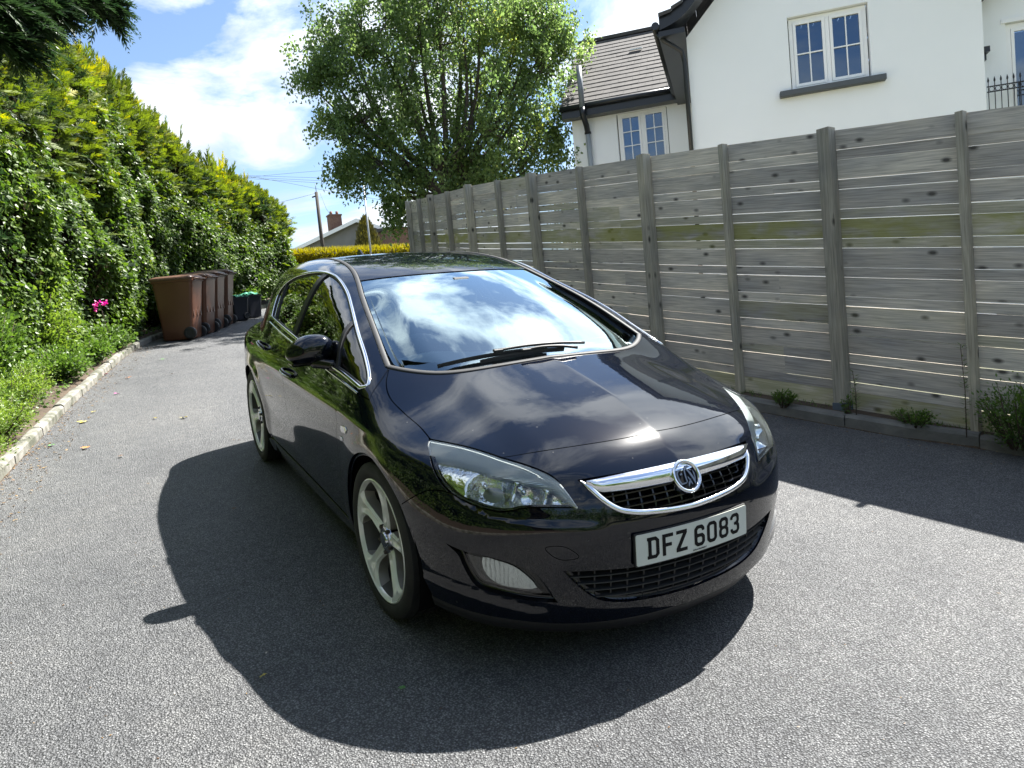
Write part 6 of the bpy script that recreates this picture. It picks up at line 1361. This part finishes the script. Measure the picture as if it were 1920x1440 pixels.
for c, rx, rz in lob:
    nb = max(5, int(13 * rx)); 
    for k in range(2):
        t = c + rng.normal(0, .25, 3) * rx; mid = fork * .45 + t * .55 + np.array([0, 0, -.15]) + rng.normal(0, .12, 3); cc = crv(np.array([fork + rng.normal(0, .04, 3), fork * .75 + mid * .25 + [0, 0, .2], mid, t]), step=.25); m.tube(cc, np.linspace(.075, .014, len(cc)) * (.6 + .25 * rx), 6)
    for k in range(nb):
        d = unit(rng.normal(0, 1, 3)); e = c + d * np.array([rx, rx, rz]) * rng.uniform(.6, .95); s0 = c + rng.normal(0, .2, 3) * rx; m.tube([s0, (s0 + e) / 2 + [0, 0, .08], e], [.016, .010, .004], 5)
    vol = rx * rx * rz; n = int(21 * (rx * (rx + rz)) + 20); d = unit(rng.normal(0, 1, (n, 3))); rr_ = rng.uniform(.1, 1.45, n) ** .62; P = c + d * np.array([rx, rx * .9, rz]) * rr_[:, None]; cl_all.append(P); vcl.append(rng.normal(0, .2, n))
m.v = [tuple(np.array(v) - TO) for v in m.v]; m.build('trunk', M_bark, tree)
Pc = np.vstack(cl_all); vc = np.concatenate(vcl); per = 62; P = np.repeat(Pc, per, 0) + rng.normal(0, 1, (len(Pc) * per, 3)) * np.array([.085, .085, .10]); st = rng.random(len(P)) < .4; P[st, 2] -= rng.random(st.sum()) * .26
D = rng.normal(0, .55, P.shape) + np.array([0, 0, -.7]); Nr = rng.normal(0, .7, P.shape) + np.array([.3, -.1, .6]); sz = rng.uniform(.055, .095, len(P)); clump_tone = vnoise(P, 1.2, 51)  # leaf tone drifts at random from clump to clump
yl = np.repeat((((Pc - pix(900, 60, 17.3)) ** 2).sum(1) < 1.0) | (((Pc - pix(600, 232, 16.6)) ** 2).sum(1) < .1), per); foliage('crown', leaf_arrays(P, D, Nr, sz, sz * .72, v=np.clip(.38 + .16 * clump_tone + np.repeat(vc, per) + rng.normal(0, .16, len(P)) + .38 * yl, 0, 1)), M_birch, tree, TO); print('tree leaves', len(P))
# slim young tree against the wing of the house
def small_tree(name, x, y, r, h0, h1, n, m_, lb_, cat_='tree', sz=(.05, .08), trunk=.05, group=None):
    O = np.array([x, y, float(G(x, y))]); t = thing(name, lb_, cat_, loc=tuple(O), group=group); mb = MB(); mb.tube([(0, 0, -.1), (0, 0, h1 * .8)], [trunk, trunk * .3], 7)
    for k in range(14): a = rng.uniform(0, 6.3); z = rng.uniform(h0, h1 * .8); mb.tube([(0, 0, z), (r * .8 * math.cos(a), r * .8 * math.sin(a), z + rng.uniform(0, .5))], [trunk * .35, .006], 5)
    mb.build('trunk', M_bark, t); k = n // 30; c = rng.normal(0, 1, (k, 3)); c = unit(c) * (rng.random((k, 1)) ** .5) * np.array([r, r, (h1 - h0) / 2]) + np.array([0, 0, (h0 + h1) / 2]); P = np.repeat(c, 30, 0) + rng.normal(0, .12 * max(1, r * .7), (k * 30, 3)); s_ = rng.uniform(*sz, len(P))
    foliage('crown', leaf_arrays(P, rng.normal(0, .6, P.shape) + [0, 0, -.5], rng.normal(0, .7, P.shape) + [.2, 0, .6], s_, s_ * .6), m_, t); return t
q = pix(1050, 260, 18.6); small_tree('young_tree', q[0], q[1], .42, .4, 3.4, 3300, M_birch, 'slim pale young tree between the broad tree and the white house wing')
# unseen trees behind the camera, set there to darken the car's reflections
for k, (x, y, r, h1) in enumerate([(-9, -20, 4.4, 8), (-3.5, -24, 4.6, 9.5), (3.5, -23, 4.2, 7.5), (10.5, -20, 5, 9), (-14, -12, 4, 7.5)]): small_tree('far_tree', x, y, r, .1, h1, 7800, M_mid, 'large tree standing down the drive behind the viewpoint', sz=(.22, .34), trunk=.2, group='trees down the drive behind the viewpoint')
# ---- yellow clipped hedge and cypress in the distance
A = pix(530, 470, 26)[:2]; B = pix(800, 468, 26)[:2]; e = unit(B - A); L_ = np.linalg.norm(B - A); nn = np.array([e[1], -e[0]]); O = np.array([*(A + B) / 2, float(G(*((A + B) / 2)))]); yh = thing('clipped_hedge', 'low clipped bright yellow hedge in front of the grey bungalow', 'hedge', loc=tuple(O))
def yhp(n, inset=0.):
    s = rng.random(n) * L_; f_ = rng.random(n) < .62; t = np.where(f_, .45, rng.uniform(-.45, .45, n)); z = np.where(f_, rng.random(n) * 1.0, 1.0) + .12; q = A + e * s[:, None] + nn * t[:, None]; return np.column_stack([q, G(q[:, 0], q[:, 1]) + z]), np.where(f_[:, None], np.array([*nn, .2]), np.array([0, 0, 1.])), z
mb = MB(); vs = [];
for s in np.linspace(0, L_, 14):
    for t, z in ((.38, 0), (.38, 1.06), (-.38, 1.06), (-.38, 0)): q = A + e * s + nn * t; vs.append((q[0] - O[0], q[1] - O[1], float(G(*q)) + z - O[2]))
mb.add(vs, [(i * 4 + j, i * 4 + j + 1, (i + 1) * 4 + j + 1, (i + 1) * 4 + j) for i in range(13) for j in range(3)]); mb.build('shade_core', M_core, yh)  # added dark core, shade inside the clipped hedge put into its colour
P, n, z = yhp(9000); foliage('foliage', leaf_arrays(P, n + rng.normal(0, .5, P.shape) + [0, 0, .5], n + rng.normal(0, .5, P.shape), rng.uniform(.07, .24, len(P)), .04, v=np.clip(.25 + .75 * (z - .4) + rng.normal(0, .15, len(P)), 0, 1)), M_yh, yh, O)
q = pix(690, 468, 30); O = np.array([q[0], q[1], float(G(q[0], q[1]))]); cy = thing('cypress', 'conical bronze-green cypress in front of the bungalow gable', 'tree', loc=tuple(O)); zc = pix(687, 410, 30)[2] - O[2]
n = 5200; zz = rng.random(n) * zc; ang = rng.random(n) * 6.283; rad = .52 * np.sin(np.clip((1 - zz / zc) * 1.9, 0, 1.57)) ** .8 * (1 + .14 * np.sin(3 * ang + 2 * zz)); P = np.column_stack([rad * np.cos(ang), rad * np.sin(ang), zz]) + rng.normal(0, .03, (n, 3)); mb = MB(); mb.tube([(0, 0, 0), (0, 0, zc * .6), (0, 0, zc * .93)], [.40, .33, .03], 12); mb.build('trunk', M_core, cy)  # wide dark core, painted as the shade inside the crown
foliage('crown', leaf_arrays(P, np.column_stack([np.cos(ang) * .35, np.sin(ang) * .35, np.ones(n)]), np.column_stack([np.cos(ang), np.sin(ang), .2 * np.ones(n)]) + rng.normal(0, .3, (n, 3)), rng.uniform(.10, .2, n), .06), M_cyp, cy)
# ---- planting along the left kerb
def plant(name, x, y, rx, ry, h, n, m_, lb_, cat_='plant', sz=(.03, .05), asp=.6, stems=10, up=.5, group=None, tall=0):
    O = np.array([x, y, float(G(x, y)) + .10]); t = thing(name, lb_, cat_, loc=tuple(O), group=group); mb = MB(); c = []
    for k in range(stems):
        a = rng.uniform(0, 6.3); r_ = rng.random() ** .5; e_ = np.array([rx * r_ * math.cos(a), ry * r_ * math.sin(a), h * rng.uniform(.55, 1.0) * (1 - .45 * r_ * r_)]); mb.tube([(e_[0] * .3, e_[1] * .3, -.03), (e_[0] * .75, e_[1] * .75, e_[2] * .55), tuple(e_)], [.005, .004, .002], 4); c.append(e_)
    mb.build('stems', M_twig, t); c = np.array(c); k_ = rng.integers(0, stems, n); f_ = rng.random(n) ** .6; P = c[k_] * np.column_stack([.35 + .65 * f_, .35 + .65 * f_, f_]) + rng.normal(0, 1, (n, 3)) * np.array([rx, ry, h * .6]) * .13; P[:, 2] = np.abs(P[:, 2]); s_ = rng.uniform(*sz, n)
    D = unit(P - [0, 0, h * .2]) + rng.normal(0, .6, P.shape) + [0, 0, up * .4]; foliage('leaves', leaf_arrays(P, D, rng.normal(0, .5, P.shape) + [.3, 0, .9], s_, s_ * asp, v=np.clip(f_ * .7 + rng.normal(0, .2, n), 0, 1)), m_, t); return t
plant('garden_plant', -3.05, 2.65, .50, .60, .50, 8500, M_bright, 'bright yellow-green feathery plant nearest the camera behind the left kerb', sz=(.022, .040), asp=.42, stems=60)
plant('garden_plant', -3.1, 1.5, .42, .5, .48, 4600, M_bright, 'low green leafy plant at the left edge of the picture behind the kerb', sz=(.025, .05), asp=.5, stems=34)
plant('garden_plant', -2.72, 3.0, .34, .55, .40, 5200, M_bright, 'bright feathery plant hanging over the kerb, right of the nearest one', sz=(.022, .040), asp=.42, stems=44)
plant('garden_plant', -2.80, 1.95, .34, .45, .34, 4200, M_bright, 'low bright plant on the kerb at the very left edge', sz=(.022, .040), asp=.42, stems=40)
plant('garden_plant', -2.90, 3.65, .36, .4, .42, 2600, M_mid, 'small dark green plant between two bright feathery plants', sz=(.03, .05), stems=26)
plant('garden_plant', -2.70, 4.5, .42, .55, .44, 6000, M_bright, 'rounded light green feathery plant behind the middle of the left kerb', sz=(.022, .042), asp=.42, stems=50)
plant('garden_plant', -2.38, 5.75, .40, .60, .38, 5200, M_mid, 'spreading mid green plant spilling on to the left kerb', sz=(.03, .055), stems=56)
plant('garden_plant', -2.10, 7.05, .38, .6, .36, 4600, M_mid, 'trailing green plant covering the kerb before the brown bins', sz=(.035, .06), stems=50)
plant('garden_plant', -1.82, 8.15, .40, .50, .40, 3600, M_mid, 'low plant in the gap beside the nearest brown bin', sz=(.035, .06), stems=36)
plant('shrub', -3.10, 5.15, .60, .85, 1.15, 9500, M_mid, 'waist-high green shrub in front of the ivy left of the pink flower', 'shrub', sz=(.04, .07), stems=70)
plant('shrub', -2.62, 6.75, .62, .80, 1.25, 10500, M_bright, 'light green flowering shrub carrying the pink flower', 'shrub', sz=(.035, .065), stems=80)
plant('shrub', -3.35, 3.35, .50, .85, .95, 6500, M_mid, 'dark green shrub at the left edge above the feathery plant', 'shrub', sz=(.04, .07), stems=50)
plant('shrub', 1.05, 13.6, .35, .5, .55, 1800, M_mid, 'low shrub at the hedge foot beyond the black boxes', 'shrub', sz=(.06, .09), stems=30)
M_pink = leafmat('pink_petal', (.55, .02, .22), (.80, .06, .42), trans=.3)
fpos = pix(186, 569, 10.6); fl = thing('pink_flower', 'bright magenta pink flower head on the shrub by the ivy', 'flower', loc=tuple(fpos)); mb = MB(); mb.tube([(0.05, .05, -.35), (.02, .02, -.1), (0, 0, 0)], .004, 5); mb.build('stem', M_twig, fl)
n = 46; c = rng.integers(0, 5, n); cc = rng.normal(0, .034, (5, 3)); P = cc[c] + rng.normal(0, .008, (n, 3)); foliage('petals', leaf_arrays(P, rng.normal(0, 1, (n, 3)) + [.2, -.6, .3], np.tile([.2, -.8, .5], (n, 1)) + rng.normal(0, .3, (n, 3)), .034, .03), M_pink, fl)
# ---- weeds at the foot of the fence
plant('weed', 3.28, -1.72, .20, .26, .52, 3000, M_mid, 'large dense weed clump against the fence at the right edge', 'weed', sz=(.018, .034), asp=.5, stems=40)
plant('weed', 3.22, -1.02, .11, .22, .12, 900, M_mid, 'low creeping weed between kerb and fence left of the large clump', 'weed', sz=(.014, .026), stems=20)
plant('weed', 2.98, -.05, .10, .16, .12, 700, M_mid, 'small ferny weed growing over the kerb near the headlamp', 'weed', sz=(.014, .026), stems=16)
plant('weed', 3.14, -.55, .05, .06, .14, 160, M_mid, 'tiny weed by the blue post foot', 'weed', sz=(.014, .024), stems=6)
def stemweed(x, y, h, lb_):
    O = (x, y, float(G(x, y)) + .1); t = thing('stem_weed', lb_, 'weed', loc=O); mb = MB(); mb.tube([(0, 0, 0), (.01, 0, h * .5), (.0, .01, h)], [.004, .003, .002], 5); mb.build('stem', M_twig, t); n = 60; z = rng.uniform(.15 * h, h, n); a = rng.random(n) * 6.3; P = np.column_stack([0 * z, 0 * z, z]); D = np.column_stack([np.cos(a), np.sin(a), .35 * np.ones(n)]); foliage('leaves', leaf_arrays(P, D, np.tile([0, 0, 1.], (n, 1)), rng.uniform(.03, .065, n), .011), M_mid, t)
stemweed(3.17, -1.42, .62, 'tall thin weed stem standing in front of the fence near the right edge'); stemweed(3.13, -.62, .34, 'short thin weed stem beside the thick fence post')
# ---- fallen leaves
LC = {'yellow': (.42, .34, .06), 'orange': (.42, .16, .04), 'green': (.10, .24, .06), 'pink': (.75, .06, .45), 'brown': (.16, .09, .045)}; LM = {k: mat('fallen_%s_leaf' % k, c, .7) for k, c in LC.items()}
def lobed(sz, r_):
    pts = []; k = 5
    for i in range(k * 2): a = math.pi * i / k + r_.uniform(-.15, .15); rad = sz * (1 if i % 2 == 0 else .42) * r_.uniform(.75, 1.1); pts.append((rad * math.cos(a), rad * math.sin(a), .006 + r_.uniform(0, .012)))
    return pts
rl = random.Random(21)
from itertools import count
def gpt(px, py):
    d = _F + (px - 960) / 1399.39 * _R - (py - 720) / 1399.39 * _U; t = (CAM[2] - (NX * CAM[0] + NY * CAM[1])) / (NX * d[0] + NY * d[1] - d[2]); return CAM + d * t
for px, py, c, s_, lb_ in [(160, 842, 'orange', .05, 'orange fallen leaf on the drive near the kerb, lowest of the coloured leaves'), (155, 793, 'yellow', .05, 'yellow fallen leaf just above the orange one on the left of the drive'), (176, 774, 'yellow', .035, 'small yellow-green fallen leaf beyond the larger yellow one'), (97, 837, 'green', .035, 'small green fallen leaf beside the left kerb'), (345, 785, 'yellow', .05, 'yellow fallen leaf on the drive between kerb and rear wheel'), (291, 786, 'yellow', .03, 'tiny yellow fallen leaf in the middle of the left drive'), (240, 710, 'orange', .05, 'orange-brown fallen leaf farther up the drive'), (219, 740, 'pink', .035, 'single pink petal on the drive, nearer one'), (199, 703, 'pink', .035, 'pink petal near the kerb, farther one'), (495, 1273, 'yellow', .022, 'small yellow fallen leaf in front of the car shadow'), (322, 703, 'brown', .03, 'small dark fallen leaf in the middle of the drive up by the bins'), (227, 858, 'brown', .03, 'dark curled leaf on the drive right of the orange leaf'), (305, 675, 'green', .04, 'pale green fallen leaf near the bend of the drive'), (755, 1296, 'green', .018, 'tiny green leaf on the asphalt within the car shadow edge'), (440, 957, 'brown', .02, 'small brown scrap in place of a light patch thrown by the car window, beside the car')]:  # the last scrap takes the place of light reflected off the car window
    P = gpt(px, py); mb = MB(); pts = lobed(s_, rl); mb.add([(0, 0, .012)] + pts, [(0, i + 1, (i + 1) % 10 + 1) for i in range(10)]); o = mb.build('fallen_leaf', LM[c]); o.location = tuple(P + [0, 0, .003]); o.rotation_euler = (0.13, 0, rl.uniform(0, 6)); tag(o, lb_, 'leaf', 'fallen leaves scattered on the drive')
def litter(name, P2, off0, off1, n, mats_, side, s0, s1, szr=(.012, .035)):
    d = np.r_[0, np.cumsum(np.linalg.norm(np.diff(P2, axis=0), axis=1))]; s = rng.uniform(s0, s1, n); x = np.interp(s, d, P2[:, 0]); y = np.interp(s, d, P2[:, 1]); tx = np.interp(s + .1, d, P2[:, 0]) - x; ty = np.interp(s + .1, d, P2[:, 1]) - y; l = np.hypot(tx, ty); o = off0 + (off1 - off0) * rng.random(n) ** 2.2; X = x + ty / l * o * side; Y = y - tx / l * o * side
    P = np.column_stack([X, Y, G(X, Y) + .003 + .008 * rng.random(n)]); sz = rng.uniform(*szr, n); V, F, v = leaf_arrays(P, rng.normal(0, 1, (n, 3)) * [1, 1, .12], rng.normal(0, .2, (n, 3)) + [0, 0, 1], sz, sz * .6); o_ = mesh_np(name, V, F, mats_, attrs={'v': v}); tag(o_, kind='stuff'); return o_
M_lit = leafmat('dry_litter', (.10, .05, .025), (.26, .17, .07), trans=.1)
tag(litter('leaf_litter', kl, -.02, .30, 2600, [M_lit], 1, 13, 27, (.010, .03)), 'dry brown and yellow leaf litter along the left kerb', 'leaf litter'); tag(litter('kerb_litter', kr, .0, .35, 900, [M_lit], -1, 10, 20, (.008, .02)), 'brown bits of debris along the foot of the right kerb', 'leaf litter')
n = 3500; s = rng.uniform(13, 26, n); d_ = np.r_[0, np.cumsum(np.linalg.norm(np.diff(kl, axis=0), axis=1))]; x = np.interp(s, d_, kl[:, 0]); y = np.interp(s, d_, kl[:, 1]); o = rng.uniform(.12, .9, n); X = x - o * .98; P = np.column_stack([X, y, G(X, y) + .10 + .05 * rng.random(n)]); sz = rng.uniform(.03, .06, n); V, F, v = leaf_arrays(P, rng.normal(0, 1, (n, 3)) * [1, 1, .3], rng.normal(0, .5, (n, 3)) + [0, 0, 1], sz, sz * .7); tag(mesh_np('ground_cover', V, F, [M_mid], attrs={'v': v}), 'low green ground cover on the soil behind the left kerb', 'ground cover', kind='stuff')
# moss and grass tufts between kerb and fence
n = 5200; d_ = np.r_[0, np.cumsum(np.linalg.norm(np.diff(kr, axis=0), axis=1))]; s = rng.uniform(9, 20, n); x = np.interp(s, d_, kr[:, 0]); y = np.interp(s, d_, kr[:, 1]); k_ = np.sin(s * 3.1) + np.sin(s * 7.3 + 1) + rng.normal(0, .5, n) > .3; x, y = x[k_], y[k_]; o = rng.uniform(.12, .30, len(x)); P = np.column_stack([x + o, y, G(x + o, y) + .085]); sz = rng.uniform(.015, .045, len(x)); V, F, v = leaf_arrays(P, rng.normal(0, .5, P.shape) + [0, 0, 1], rng.normal(0, 1, P.shape), sz, .006); tag(mesh_np('moss_and_grass', V, F, [M_mid], attrs={'v': v}), 'moss and grass tufts in the soil strip under the fence', 'moss', kind='stuff')

# bits of grit, seed and twig over the tarmac
n = 2600; u = rng.random(n) ** 1.7; k_ = rng.integers(30, 110, n); A_ = a_[k_]; B_ = b_[k_]; Q_ = A_ + (B_ - A_) * u[:, None] + rng.normal(0, .15, (n, 2)); Q_[:, 0] = np.clip(Q_[:, 0], A_[:, 0] + .02, B_[:, 0] - .02); P = np.column_stack([Q_, G(Q_[:, 0], Q_[:, 1]) + .003]); sz = rng.uniform(.004, .013, n); sz[rng.random(n) < .04] *= 3; V, F, v = leaf_arrays(P, rng.normal(0, 1, (n, 3)) * [1, 1, .1], rng.normal(0, .2, (n, 3)) + [0, 0, 1], sz, np.minimum(sz * .5, .006)); tag(mesh_np('grit', V, F, [M_lit], attrs={'v': v}), 'fine brown grit, seeds and twig bits lying over the tarmac', 'grit', kind='stuff')
